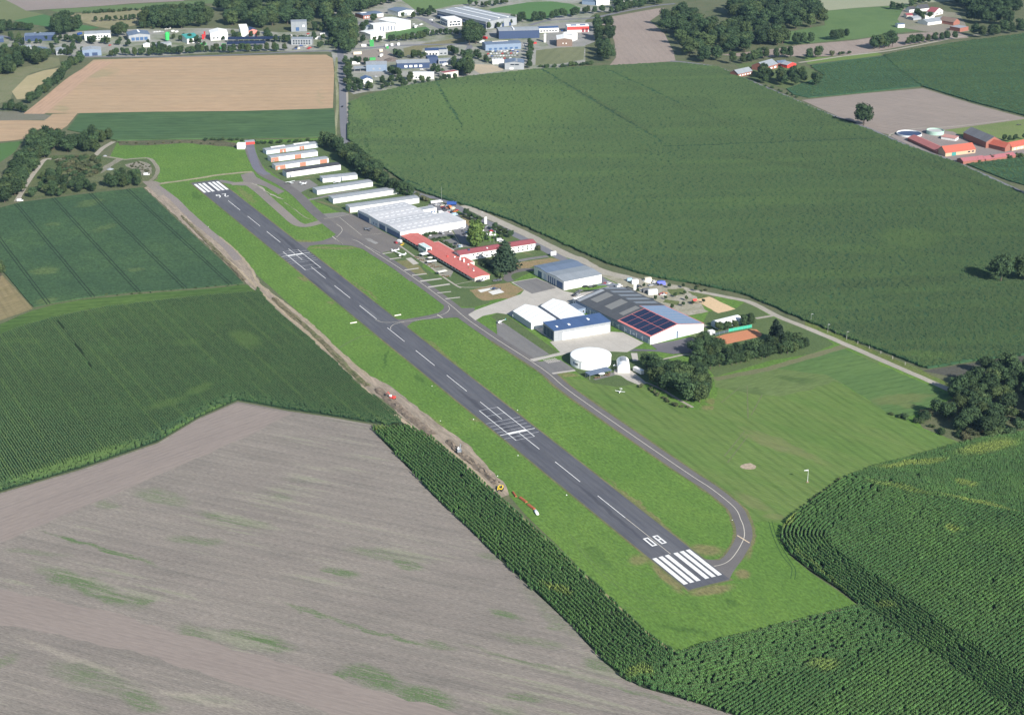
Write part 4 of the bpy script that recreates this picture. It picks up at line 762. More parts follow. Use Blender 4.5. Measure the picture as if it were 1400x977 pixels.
# ================================================================== BUILDINGS
MESHES = {}
def cbox(key, dims, mats, taper=0):
    k = (key, tuple(round(d, 2) for d in dims), tuple(m.name for m in mats))
    if k not in MESHES:
        x, y, z = dims
        MESHES[k] = MB().box(-x/2, x/2, -y/2, y/2, 0, z, 0, taper).mesh(key, list(mats))
    return MESHES[k]
def inst(name, me, parent, loc, rz=0.0, label=None):
    o = bpy.data.objects.new(name, me); col.objects.link(o); o.parent = parent
    o.location = loc; o.rotation_euler = (0, 0, rz)
    if label: o['label'] = label
    return o
def openings(t, spec, L, D, near):
    """spec: (kind, face, n, from, to, fill, z0, z1, material): n equal openings between two fractions of a face"""
    for (kind, face, n, f0, f1, fill, z0, z1, mt) in spec:
        W = L if face in 'FB' else D
        for i in range(n):
            w = (f1-f0)*W/n; c = f0*W + w*(i+.5); ww = w*fill
            if face == 'F': loc, rz = (c, -.03, z0), 0
            elif face == 'L': loc, rz = (-.03, D-c, z0), PI/2
            elif face == 'R': loc, rz = (L+.03, c, z0), PI/2
            else: loc, rz = (c, D+.03, z0), 0
            if kind == 'w' and near:
                o = inst('window', cbox('window_frame', (ww, .10, z1-z0), (white,)), t, loc, rz)
                inst('pane', cbox('pane', (ww-.24, .16, z1-z0-.24), (mt,)), o, (0, 0, .12))
            else:
                nm = {'w': 'window', 'd': 'door', 'p': 'panel', 's': 'sign', 'x': 'panel'}[kind]
                inst(nm, cbox(nm, (ww, .14, z1-z0), (mt,)), t, loc, rz)
def bld(nm, label, A, B, dep, h, roof='gx', rh=1.2, wm=None, rm=None, spec=(), cat='building', group=None, over=.3, ridge=.5, far=None, width=None, y0=0.0, rooflights=(), gm=None):
    """A, B: foot of the near wall, left and right, in the photograph; or with far=: A near-left foot, far = far-left foot, width in m"""
    wm = wm or white; rm = rm or lgrey
    a = G(A) if A[0] > -1e5 else A[1:]
    if far is not None:
        f = G(far); dep = dist(a, f); ang = ang2(a, f)-PI/2; L = width
    else:
        b = G(B); L = dist(a, b) if width is None else width; ang = ang2(a, b)
    if y0: a = (a[0]-math.sin(ang)*y0, a[1]+math.cos(ang)*y0)
    t = thing(nm, label, cat, (a[0], a[1], 0), ang, group)
    D = dep; o = over
    if roof == 'flat':
        MB().box(0, L, 0, D, 0, h).build('wall', wm, t)
        MB().box(-.15, L+.15, -.15, D+.15, h-.02, h+.35).box(.5, L-.5, .5, D-.5, h+.34, h+.38, 1).build('roof', [wm, rm], t)
    elif roof == 'gx':
        m_ = D*ridge; s = rh/m_; s2 = rh/(D-m_)
        MB().ext([(0, h), (m_, h+rh), (D, h)], 0, L, 'x', close=0).build('wall', [wm], t)
        MB().ext([(-o, h-o*s+.22), (m_, h+rh+.22), (D+o, h-o*s2+.22)], -o, L+o, 'x', th=.2).build('roof', rm, t)
    elif roof == 'gy':
        m_ = L*ridge; s = rh/m_; s2 = rh/(L-m_)
        MB().ext([(0, h), (m_, h+rh), (L, h)], 0, D, 'y', close=0).build('wall', [wm], t)
        MB().ext([(-o, h-o*s+.22), (m_, h+rh+.22), (L+o, h-o*s2+.22)], -o, D+o, 'y', th=.2).build('roof', rm, t)
    elif roof == 'sx':                       # single pitch rising away
        MB().ext([(0, h), (D, h+rh)], 0, L, 'x', close=0).build('wall', [wm], t)
        MB().ext([(-o, h-o*rh/D+.22), (D+o, h+rh+o*rh/D+.22)], -o, L+o, 'x', th=.2).build('roof', rm, t)
    elif roof == 'barrel':
        pr = [(L/2-L/2*math.cos(PI*i/12), h+rh*math.sin(PI*i/12)) for i in range(13)]
        MB().ext(pr, 0.05, D-.05, 'y', close=0).build('wall', [wm], t)
        MB().ext([(x+(x-L/2)*.02, z+.1) for x, z in pr], 0, D, 'y', th=.12).build('roof', rm, t)
    elif roof == 'carport':
        m = MB()
        n = max(2, int(L/6))
        for i in range(n+1):
            for y in (0.3, D-.3): m.box(L*i/n-.12, L*i/n+.12, y-.12, y+.12, 0, h)
        m.build('post', [metal], t)
        MB().ext([(-o, h+.1), (D+o, h+rh+.1)], -o, L+o, 'x', th=.2).build('roof', rm, t)
    near = dist((0, 0), a) < 1500
    openings(t, spec, L, D, near)
    for (n, fx0, fx1, fy0, fy1, hh, mt) in rooflights:     # rooflights or roof plant standing on the roof
        for i in range(n):
            w = (fx1-fx0)/n; cx = (fx0+w*(i+.5))*L; cy = (fy0+fy1)/2*D
            if roof == 'gx': zb = h+rh*(1-abs(cy/D-ridge)/(ridge if cy/D < ridge else 1-ridge))
            elif roof == 'gy': zb = h+rh*(1-abs(cx/L-ridge)/(ridge if cx/L < ridge else 1-ridge))
            elif roof == 'sx': zb = h+rh*cy/D
            else: zb = h+.3
            inst('rooflight', cbox('rooflight', (w*L*.6, (fy1-fy0)*D, hh+.25), (mt,)), t, (cx, cy, zb))
    t['L'] = L; t['D'] = D
    return t
def hangar_gate(n, face, f0, f1, z1, m): return ('d', face, n, f0, f1, .96, 0.05, z1, m)

# --- rows of T hangars by the far taxiway
bld('hangar', 'pale blue hangar with two orange doors, farthest of the long hangar rows', Z('b1', 170, 290), Z('b1', 662, 222), 9, 3.9, 'gx', .5, lblue, lgrey,
    [('d', 'F', 1, .255, .375, .98, .05, 3.4, orange), ('d', 'F', 1, .635, .735, .98, .05, 3.4, orange), ('d', 'F', 1, .30, .335, .98, .05, 2.4, white), ('d', 'F', 1, .67, .70, .98, .05, 2.4, white)], 'hangar',
    rooflights=[(1, .05, .50, .68, .95, .5, white), (1, .48, .98, .68, .95, .5, white)])
bld('hangar', 'white hangar with orange doors at its left end and middle, second long row', Z('b1', 215, 362), Z('b1', 660, 302), 9, 4.2, 'gx', .5, white, lgrey,
    [('d', 'F', 1, .0, .165, .97, .05, 3.9, orange), ('d', 'F', 1, .50, .65, .96, .05, 3.9, orange), ('d', 'F', 1, .03, .07, .98, .1, 2.3, white), ('p', 'R', 1, .1, .9, .9, .05, 3.5, orange)], 'hangar')
bld('hangar', 'white hangar with three orange doors, directly behind the dark roofed hangar', Z('b1', 258, 436), Z('b1', 765, 365), 9, 3.9, 'gx', .5, white, lgrey,
    [('d', 'F', 1, .0, .19, .97, .05, 3.6, orange), ('d', 'F', 1, .45, .57, .96, .05, 3.6, orange), ('d', 'F', 1, .83, .97, .96, .05, 3.6, orange), ('d', 'F', 1, .04, .08, .98, .1, 2.3, white)], 'hangar')
bld('hangar', 'long white hangar with charcoal roof, the only dark roof in the hangar rows', Z('b1', 365, 510), Z('b1', 880, 435), 10, 4.9, 'gx', .5, white, char,
    [('p', 'L', 1, .1, .9, .9, .05, 4.0, lblue), ('d', 'F', 1, .05, .07, .98, .1, 2.2, navy), ('p', 'R', 1, .1, .9, .9, .05, 4.0, lblue), ('d', 'F', 9, .08, .99, .975, .05, 4.3, white)], 'hangar')
bld('hangar', 'shortest white hangar of the rows, with one narrow dark gap in its front', Z('b1', 708, 558), Z('b1', 1038, 522), 9.5, 3.7, 'gx', .5, white, lgrey,
    [('p', 'L', 1, .1, .9, .9, .05, 3.3, lblue), ('d', 'F', 1, .52, .55, .98, .05, 3.3, navy), ('d', 'F', 4, .02, .5, .97, .05, 3.2, white), ('d', 'F', 4, .57, .98, .97, .05, 3.2, white)], 'hangar')
bld('hangar', 'long white hangar behind the small paved aircraft stand, grey ridged roof', Z('b1', 655, 673), Z('b1', 1185, 592), 10, 3.9, 'gx', .5, white, lgrey,
    [('p', 'L', 1, .1, .9, .9, .05, 3.4, lblue), ('d', 'F', 9, .02, .98, .975, .05, 3.3, white)], 'hangar')
bld('hangar', 'long white hangar second from the big flat roofed hall, plain front', Z('b1', 808, 758), Z('b2', 590, 175), 10, 4.2, 'gx', .5, white, lgrey,
    [('p', 'L', 2, .1, .9, .8, .05, 3.6, lblue), ('d', 'F', 10, .02, .98, .975, .05, 3.6, white)], 'hangar')
bld('hangar', 'longest white hangar directly beside the big flat roofed hall, red corner post', Z('b2', 130, 355), Z('b2', 790, 262), 10, 4.4, 'gx', .5, white, lgrey,
    [('p', 'L', 1, .1, .45, .9, .05, 3.6, lblue), ('p', 'L', 1, .82, .96, .9, .05, 3.6, redp), ('w', 'F', 2, .23, .31, .3, 1.6, 2.8, mgrey), ('d', 'F', 8, .35, .98, .975, .05, 3.8, white)], 'hangar')

# --- big white hall
S_, E_, W_ = Z('b2', 612, 612), Z('b2', 1075, 505), Z('b2', 205, 398)
fa = G(S_); fw = dist(fa, G(W_)); angH = ang2(fa, G(W_))-PI/2
Lh = 47.0
def hall_pt(x, y): return (-1e9, fa[0]+math.cos(angH)*x-math.sin(angH)*y, fa[1]+math.sin(angH)*x+math.cos(angH)*y)
def hbld(nm, label, x, y, L, D, h, *a, **k):
    p = hall_pt(x, y); q = hall_pt(x, y+D)
    k['width'] = L
    t = None
    # local frame from explicit metres
    kk = dict(k)
    A = p
    ang = angH
    wm, rm = (a[2] if len(a) > 2 else white), (a[3] if len(a) > 3 else lgrey)
    return bldm(nm, label, (p[1], p[2]), ang, L, D, h, *a, **{q_: v for q_, v in k.items() if q_ != 'width'})
def bldm(nm, label, org, ang, L, D, h, roof='gx', rh=1.0, wm=None, rm=None, spec=(), cat='building', group=None, **k):
    """the same builder from metres: origin, turn, length, depth"""
    global G
    G0 = G
    try:
        G = lambda p, z=0.0: p
        b = (org[0]+math.cos(ang)*L, org[1]+math.sin(ang)*L)
        return bld(nm, label, org, b, D, h, roof, rh, wm, rm, spec, cat, group, **k)
    finally:
        G = G0
print('big hall facade', fw, 'front', dist(fa, G(E_)))
D2 = fw/2
roofw = pm('white_hall_roof', (0.50, 0.50, 0.51), .5, .12, .3, ribs=(0, 4.0, .06))
hall_lights = lambda n, y0, y1: [(n, .06, .94, y0+.012, y1-.012, .08, pm('hall_rooflight', (.62, .63, .64), .5, .15))]
t = hbld('assembly_hall', 'big white hall with blue glazed doors, bay next to the red roofed building', 0, 0, Lh, D2-.3, 6.2, 'gx', .9, white, roofw,
    [('d', 'L', 5, .02, .30, .95, .1, 4.4, blueglass), ('d', 'L', 1, .31, .36, .9, .1, 5.5, white), ('p', 'L', 1, .03, .96, 1, 4.6, 5.9, lblue), ('d', 'L', 6, .38, .97, .95, .1, 4.4, blueglass),
     ('w', 'F', 2, .55, .66, .3, 3.6, 4.6, mgrey), ('w', 'F', 3, .72, .95, .25, 3.6, 4.6, mgrey)], 'hall', rooflights=hall_lights(8, .14, .19)+hall_lights(8, .32, .37)+hall_lights(7, .66, .71)+hall_lights(8, .84, .89))
t = hbld('assembly_hall', 'big white hall with blue glazed doors, bay next to the long white hangar', 0, D2, Lh*.93, D2, 6.2, 'gx', .9, white, roofw,
    [('d', 'L', 6, .03, .55, .95, .1, 4.4, blueglass), ('p', 'L', 1, .03, .96, 1, 4.6, 5.9, lblue), ('d', 'L', 1, .57, .62, .9, .1, 5.5, white), ('p', 'L', 1, .64, .97, .95, .1, 4.4, lblue), ('w', 'L', 2, .70, .94, .4, 1.2, 3.2, blueglass)], 'hall',
    rooflights=hall_lights(7, .14, .19)+hall_lights(8, .32, .37)+hall_lights(7, .66, .71)+hall_lights(8, .84, .89))
hbld('annex', 'low pale grey annex against the rear of the big white hall', Lh+.2, .5, 14, D2*.85, 5.2, 'flat', .4, white, roofw, [('d', 'F', 2, .2, .9, .6, .1, 2.4, white)], 'annex')
hbld('annex', 'small white flat block with dark windows behind the big white hall', Lh*.93+1, D2*1.15, 13, 8, 6.4, 'flat', .4, white, lgrey, [('w', 'F', 3, .35, .95, .8, 3.2, 4.6, blueglass)], 'annex')

# --- clubhouse with the coral roof, along the apron
redA = G(Z('b3', 483, 805)); redF = G(Z('b2', 640, 612)); angR = ang2(redA, redF)-PI/2; LR = 12.5; DR = dist(redA, redF)
print('red', DR, math.degrees(angR))
t = bldm('clubhouse', 'long clubhouse with coral red roof facing the apron and terrace', redA, angR, LR, DR, 3.4, 'gx' if False else 'flat', .4, cream, red,
    [('w', 'L', 22, .02, .9, .72, .7, 2.6, glass), ('w', 'F', 3, .25, .8, .5, .9, 2.2, glass), ('d', 'F', 1, .84, .94, .8, .1, 2.2, mgrey)], 'clubhouse')
# overhanging roof sheet of the clubhouse
MB().ext([(-2.2, 3.60), (6.4, 4.35), (LR+.5, 3.75)], -.6, DR+.6, 'y', th=.22).build('roof_sheet', red, t)
for (x, y, h, m_) in ((9, 40, 1.8, white), (9.4, 34.5, 2.2, white), (8.6, 48, .5, white), (6, 20, .5, wood), (7.5, 16, .5, mgrey), (5.5, 12, .4, white), (9, 27, .5, white), (4.5, 52, .7, redp)):
    inst('chimney', cbox('chimney', (1.1, 1.1, h+.6), (m_,)), t, (x, y, 3.7))
bldm('annex', 'coral roofed wing joined to the rear of the long clubhouse', tuple(np.array(redA)+np.array((math.cos(angR), math.sin(angR)))*(LR+.2)+np.array((-math.sin(angR), math.cos(angR)))*DR*.27), angR, 4.6, DR*.50, 3.2, 'flat', .3, cream, red, [], 'annex')
# glazed control room on the clubhouse
cr = tuple(np.array(redA)+np.array((math.cos(angR), math.sin(angR)))*(-2.5)+np.array((-math.sin(angR), math.cos(angR)))*DR*.62)
bldm('control_room', 'raised control room with green tinted glass band above the clubhouse terrace', cr, angR, 4.6, 13.5, 5.6, 'flat', .3, white, pm('pale_green_roof', (.5, .62, .60), .5, .1), [('w', 'L', 7, .03, .97, .94, 3.4, 5.2, teal), ('w', 'F', 1, .1, .9, .94, 3.4, 5.2, glass), ('d', 'L', 3, .1, .6, .4, .1, 2.2, navy)], 'control room')
# canopies on the terrace
def canopy(label, fr, x0, y0, x1, y1, dep, h, mt):
    a = GZ(fr, x0, y0); b = GZ(fr, x1, y1); L = dist(a, b)
    t = thing('canopy', label, 'canopy', (*a, 0), ang2(a, b))
    for x in (.2, L-.2):
        for y in (.2, dep-.2): inst('post', cbox('post', (.14, .14, h), (metal,)), t, (x, y, 0))
    MB().ext([(-.1, h), (dep/2, h+.3), (dep+.1, h)], -.1, L+.1, 'x', th=.12).build('top', mt, t)
    return t
canopy('white flat canopy in front of the control room', 'e2', 560, 500, 680, 470, 5, 2.6, white2)
canopy('cream rectangular canopy at the lower end of the terrace', 'e2', 820, 780, 950, 750, 4, 2.5, cream)
canopy('white canopy over the terrace tables beside the coral roof', 'e2', 640, 610, 780, 590, 3, 2.5, white2)
canopy('pale blue canopy at the upper end of the clubhouse', 'e2', 400, 275, 510, 250, 4, 3.0, pm('pale_blue_canvas', (.55, .66, .68), .6, .1))

# --- guest house with wine red roof
t = bld('guest_house', 'two storey white guest house with wine red tiled roof and balcony rows', Z('b3', 345, 612), Z('b3', 1060, 498), 10.5, 5.7, 'gx', 1.3, cream if False else white, wine,
    [('w', 'F', 14, .14, .98, .42, 3.4, 4.7, glass), ('w', 'F', 13, .20, .98, .42, .9, 2.2, glass), ('w', 'L', 2, .15, .85, .4, 3.4, 4.6, glass), ('p', 'F', 1, .16, .99, 1, 2.65, 2.95, pale_line)], 'guest house', over=.8,
    rooflights=[(1, .12, .16, .3, .5, .5, navy), (1, .60, .63, .25, .45, .25, white2), (1, .36, .385, .2, .35, .25, white2)])
for i in range(6):
    inst('balcony', cbox('balcony', (3.2, 1.2, 1.0), (white,)), t, (t['L']*(.34+i*.115), -.65, 2.9))

# --- blue grey hangar pair
fA = Z('b4', 635, 468)
t = bld('hangar', 'white walled hangar with blue grey roof, front bay beside the concrete apron', fA, Z('b4', 993, 397), 23.5, 6.7, 'gx', 1.0, white, mgrey,
    [('d', 'L', 1, .56, .93, .97, .1, 5.2, blueglass), ('d', 'L', 4, .03, .52, .55, .1, 5.4, blueglass), ('p', 'F', 5, .02, .98, .985, .3, 5.9, white)], 'hangar')
t = bld('hangar', 'white walled hangar with blue grey roof, rear bay beside the dry lawn', fA, Z('b4', 993, 397), 18.5, 6.5, 'gx', .9, white, bluegrey,
    [('d', 'L', 1, .3, .62, .9, .1, 4.8, blueglass), ('p', 'L', 1, .75, .97, .9, .1, 5.0, lblue)], 'hangar', y0=24.0)

# --- white tent hangars, side by side
def tent(label, ev0, ev1, width, h, rh):
    """ev0/ev1: left eave near and far (photo), at height h"""
    a = G(ev0, h); b = G(ev1, h); ang = ang2(a, b)-PI/2; D = dist(a, b)
    t = thing('tent_hangar', label, 'tent hangar', (*a, 0), ang)
    W = width
    pr = [(0, h), (W*.25, h+rh*.52), (W*.5, h+rh), (W*.75, h+rh*.52), (W, h)]
    MB().ext([(0, h), (W/2, h+rh), (W, h)], 0, D, 'y', close=0).build('wall', pm('tent_wall', (.42, .45, .50), .6, .1), t)
    MB().ext([(x, z+.15) for x, z in pr], -.4, D+.2, 'y', th=.1).build('roof', white2, t)
    n = 5
    for i in range(n+1):
        MB().ext([(x, z+.22) for x, z in pr], D*i/n-.12, D*i/n+.12, 'y', th=.08).build('rib', lgrey, t)
    inst('corner_panel', cbox('corner_panel', (1.6, .2, h), (white,)), t, (.8, -.05, 0))
    for i in range(4): inst('door', cbox('door', (W*.2, .16, h*.9), (white,)), t, (W*(.2+.2*i), -.04, 0))
    print('tent', D, math.degrees(ang)); return t
tent('white membrane tent hangar nearest the taxiway', Z('b6', 322, 292), Z('b6', 147, 176), 19.5, 4.6, 3.4)
e1w = G(Z('b6', 590, 245), 4.6)
tent('white membrane tent hangar beside the big dark roofed hall', Z('b6', 598, 250), Z('b6', 412, 126), 19.5, 4.6, 3.8)

# --- grey hangar with navy roof
t = bld('hangar', 'hangar with dark blue roof and six white sliding doors', Z('b6', 540, 466), Z('b6', 1078, 375), 17, 7.6, 'sx', .5, lgrey, blueroof,
    [('d', 'F', 5, .15, .985, .985, .1, 5.6, white), ('p', 'F', 1, .14, .99, 1, 5.7, 6.1, mgrey), ('p', 'L', 3, .06, .94, .86, .5, 6.6, navy)], 'hangar', rooflights=[(1, .09, .14, .30, .42, .25, white2), (1, .30, .36, .30, .44, .25, white2), (1, .68, .74, .5, .66, .25, white2)])

# --- big dark roofed hall with the solar roof
hA = G(Z('b5', 480, 845)); hF = G(Z('b4', 690, 575)); hB = G(Z('b5', 995, 722))
eL = G(Z('b5', 490, 770), 5.7); eLf = G(Z('b4', 755, 560), 5.7)
angD = ang2(eL, eLf)-PI/2; LD = 46.0; DD = dist(eL, eLf)
print('dark hall depth', DD, math.degrees(angD), 'width', dist(hA, hB), math.degrees(ang2(hA, hB)))
eRf = G(Z('b5', 275, 318), 6.0)
print('right eave depth', dist(G(Z('b5', 995, 672), 6.0), eRf), 'ridge z', )
RIDGE = .5; HE, RH = 5.7, 4.3
t = bldm('storage_hall', 'largest hall with dark roof, solar panels and red roof edges', hA, angD, LD, DD, HE, 'gy', RH, white, dgrey,
    [('d', 'F', 1, .29, .49, 1, .1, 5.0, lblue), ('d', 'F', 1, .51, .71, 1, .1, 5.0, lblue), ('p', 'F', 1, .49, .51, .9, .1, 5.2, navy), ('p', 'L', 1, .0, 1.0, 1, 3.6, 5.4, bluegreyw), ('p', 'L', 12, .05, .98, .85, .3, 3.4, bluegreyw), ('w', 'L', 8, .1, .95, .3, 1.2, 2.8, lblue)],
    'hall', over=.5)
sl = RH/(LD/2); sang = math.atan(sl)
def on_roof(side, u0, u1, y0, y1, name, m_, lift, th=.08, lab=None):
    """sheet on the roof: u 0 at the eave to 1 at the ridge, y metres from the front"""
    def P(u, y, k):
        x = (u*LD/2) if side == 'L' else LD-u*LD/2
        return (x, y, HE+.24+u*RH+k)
    vs = [P(u0, y0, lift-th), P(u1, y0, lift-th), P(u1, y1, lift-th), P(u0, y1, lift-th), P(u0, y0, lift), P(u1, y0, lift), P(u1, y1, lift), P(u0, y1, lift)]
    o = MB().add(vs, [(0, 3, 2, 1), (4, 5, 6, 7), (0, 1, 5, 4), (1, 2, 6, 5), (2, 3, 7, 6), (3, 0, 4, 7)]).build(name, m_, t)
    if lab: o['label'] = lab
rd = pm('coral_trim', (0.62, 0.20, 0.18), .6, .08)
SY = 37.0
on_roof('L', -.02, 1.0, -.4, SY, 'roof_sheet', rd, .03)
for i in range(5):
    for j in range(2):
        on_roof('L', .05+j*.475, .05+j*.475+.455, .4+i*7.25, .4+i*7.25+6.9, 'solar_panel', solar, .14)
on_roof('R', -.02, 1.0, -.4, SY+6, 'roof_sheet', rd, .03)
for i in range(7):
    on_roof('R', .03, .97, .2+i*6.1, .2+i*6.1+5.7, 'skylight', paleblue, .12)
for y0, y1 in ((SY+3, SY+8), (SY+17, SY+25), (SY+34, SY+42)): on_roof('L', .30, .93, y0, y1, 'skylight', graytr, .1)
for y0 in range(6): on_roof('R', .08, .92, SY+12+y0*9, SY+16+y0*9, 'skylight', pm('pale_strip', (.17, .19, .22), .5, .1), .1)
on_roof('L', .0, .96, DD-4.5, DD-.8, 'roof_sheet', lgrey, .1)
pr_ = bldm('annex', 'low white annex at the rear corner of the largest hall', tuple(np.array(hA)+np.array((math.cos(angD), math.sin(angD)))*3+np.array((-math.sin(angD), math.cos(angD)))*(DD+.6)), angD, 30, 7, 3.6, 'sx', .6, white, white, [('w', 'L', 2, .1, .9, .5, 1, 2.4, glass)], 'annex')
bldm('annex', 'small blue grey lean-to at the left rear corner of the largest hall', tuple(np.array(hA)+np.array((math.cos(angD), math.sin(angD)))*(-7)+np.array((-math.sin(angD), math.cos(angD)))*(DD-13)), angD, 6.5, 12, 3.6, 'flat', .6, bluegreyw, bluegrey, [('w', 'F', 2, .1, .9, .6, .8, 2.6, glass), ('w', 'L', 3, .1, .9, .6, .8, 2.6, glass)], 'annex')

# --- round building
rc = GZ('b6', 890, 668); R_ = 13.4
t = thing('round_hall', 'round white hall with flat membrane roof beside the concrete apron', 'round hall', (*rc, 0), 0)
n = 64
def ring(r, z): return [(r*math.cos(2*PI*i/n), r*math.sin(2*PI*i/n), z) for i in range(n)]
MB().loft([ring(R_, 0), ring(R_, 5.6)]).build('wall', white2, t)
MB().loft([ring(R_+.12, 5.1), ring(R_+.12, 5.75), ring(R_*.97, 5.85), ring(R_*.6, 6.25), ring(R_*.2, 6.4), ring(.05, 6.42)]).build('roof', white2, t, smooth=True)
for k, a_ in enumerate((225, 229, 233)):
    a = math.radians(a_-5); o = inst('window', cbox('window_frame', (.9, .12, 1.5), (white,)), t, (math.cos(a)*R_, math.sin(a)*R_, 2.0), a+PI/2)
    inst('pane', cbox('pane', (.7, .2, 1.3), (glass,)), o, (0, 0, .1))
a = math.radians(213); inst('window', cbox('window_frame', (2.0, .12, 1.8), (bluegreyw,)), t, (math.cos(a)*R_, math.sin(a)*R_, 2.0), a+PI/2)
a = math.radians(237); inst('door', cbox('door', (.35, .16, 4.6), (navy,)), t, (math.cos(a)*R_, math.sin(a)*R_, .1), a+PI/2)
# --- pergola shelter
a = GZ('e3', 300, 440); b = GZ('e3', 640, 350)
t = bld('shelter', 'blue roofed open shelter in front of the round hall', Z('e3', 310, 450), Z('e3', 645, 368), 5.5, 3.0, 'carport', .3, None, bluegrey, [], 'shelter')
MB().box(0, t['L'], 5.1, 5.3, 0, 2.9).build('back_wall', bluegreyw, t)
# --- barrel roofed booth
t = bld('booth', 'white barrel vaulted booth with grey roof panel beside the round hall', Z('e3', 750, 345), Z('e3', 945, 345), 13, 3.2, 'barrel', 3.2, pm('booth_front', (.62, .62, .63), .6, .1), white2,
    [('p', 'F', 2, .08, .92, .96, .3, 3.0, white)], 'booth')
L = t['L']
pr = [(L/2-L/2*math.cos(PI*i/12)*1.05, 3.4+3.35*math.sin(PI*i/12)) for i in range(4, 9)]
MB().ext(pr, 4.5, 12.0, 'y', th=.1).build('roof_panel', mgrey, t)
def box_thing(nm, label, cat, fr, x0, y0, x1, y1, dep, h, m_, group=None, wheels=False, roofm=None):
    a = GZ(fr, x0, y0); b = GZ(fr, x1, y1); L = dist(a, b)
    t = thing(nm, label, cat, (*a, 0), ang2(a, b), group)
    z0 = .6 if wheels else .05
    MB().box(0, L, 0, dep, z0, h).build('body', m_, t)
    MB().box(.05, L-.05, .05, dep-.05, h, h+.06).build('roof', roofm or m_, t)
    if wheels:
        for x in (L*.25, L*.75):
            for y in (.15, dep-.35): MB().tube((x, y, .4), (x, y+.2, .4), .4, n=10).build('wheel', rubber, t)
        MB().box(L, L+1.0, dep/2-.05, dep/2+.05, .5, .6).build('drawbar', metal, t)
    else:
        MB().box(L*.35, L*.65, -.05, 0.0, .1, h*.8).build('door', lgrey, t)
    return t
box_thing('trailer', 'white box trailer in the shade of the trees behind the booth', 'trailer', 'e3', 990, 320, 1120, 385, 2.6, 3.1, white, wheels=True)

# --- tunnels and small buildings near the court
bld('polytunnel', 'white polytunnel on the lawn behind the tennis court', Z('b7', 618, 75), Z('b7', 640, 88), 20, 2.2, 'barrel', 3.4, white2, white2, [('d', 'F', 1, .3, .7, .9, .1, 2.4, lblue)], 'polytunnel', far=None) if False else None
a = G(Z('b7', 612, 75)); b = G(Z('b7', 765, 50)); 
t = bldm('polytunnel', 'white polytunnel on the lawn behind the tennis court', G(Z('b7', 642, 82)), ang2(G(Z('b7', 642, 82)), G(Z('b7', 765, 52)))-PI/2+PI/1*0, 8, 21, 2.0, 'barrel', 3.0, lblue, white2, [('d', 'F', 1, .3, .7, .9, .1, 2.4, lblue)], 'polytunnel')
t.rotation_euler[2] = ang2(G(Z('b7', 642, 82)), G(Z('b7', 765, 52)))-PI/2
t.location = (*G(Z('b7', 614, 72)), 0)
box_thing('hut', 'small white hut beside the tennis court', 'hut', 'b7', 608, 132, 640, 126, 3.5, 2.6, white)
def net_fence(label, fr, x0, y0, x1, y1, h, m_, n):
    a = GZ(fr, x0, y0); b = GZ(fr, x1, y1); L = dist(a, b)
    t = thing('windbreak_fence', label, 'fence', (*a, 0), ang2(a, b))
    for i in range(n+1): inst('post', cbox('post', (.1, .1, h), (metal,)), t, (L*i/n, 0, 0))
    for i in range(n): MB().box(L*i/n+.06, L*(i+1)/n-.06, -.03, .03, .3, h-.1).build('net_panel', m_, t)
net_fence('bright green windbreak netting behind the clay court', 'b7', 726, 112, 874, 84, 2.6, greennet, 5)
net_fence('dark mesh fence left of the green windbreak', 'b7', 640, 135, 726, 114, 2.4, pm('dark_net', (.05, .08, .09), .8, .1), 3)
def posts_fence(label, pts, h, step, w=.12, rails=2):
    P = poly_world(pts)
    t = thing('fence', label, 'fence', (*P[0], 0), 0)
    m = MB(); o = P[0]; k = 0
    for a, b in zip(P, P[1:]):
        L = dist(a, b); nn = max(1, int(L/step)); ang = ang2(a, b)
        for i in range(nn):
            x = a[0]+(b[0]-a[0])*i/nn-o[0]; y = a[1]+(b[1]-a[1])*i/nn-o[1]
            inst('post', cbox('fence_post', (w, w, h), (conc,)), t, (x, y, 0)); k += 1
        for r in range(rails):
            m.tube((a[0]-o[0], a[1]-o[1], h*(.45+.45*r)), (b[0]-o[0], b[1]-o[1], h*(.45+.45*r)), .025, n=4)
    m.build('wire', metal, t)
posts_fence('post and wire fence between the gravel lane and the maize', ZL('d2', 0, 335, 200, 430, 420, 525, 540, 585), 2.0, 9, .28)

# --- small huts at the far end
bld('hut', 'white cube hut beside the red gate at the end of the drive', Z('c2', 578, 112), Z('c2', 627, 112), 7, 4.6, 'flat', .2, white2, white2, [('d', 'L', 1, .3, .7, .8, .1, 2.5, navy)], 'hut')
bld('shed', 'low red shed with grey roof where the drive ends', Z('c2', 632, 84), Z('c2', 690, 80), 5, 2.6, 'sx', .4, redp, lgrey, [], 'shed')

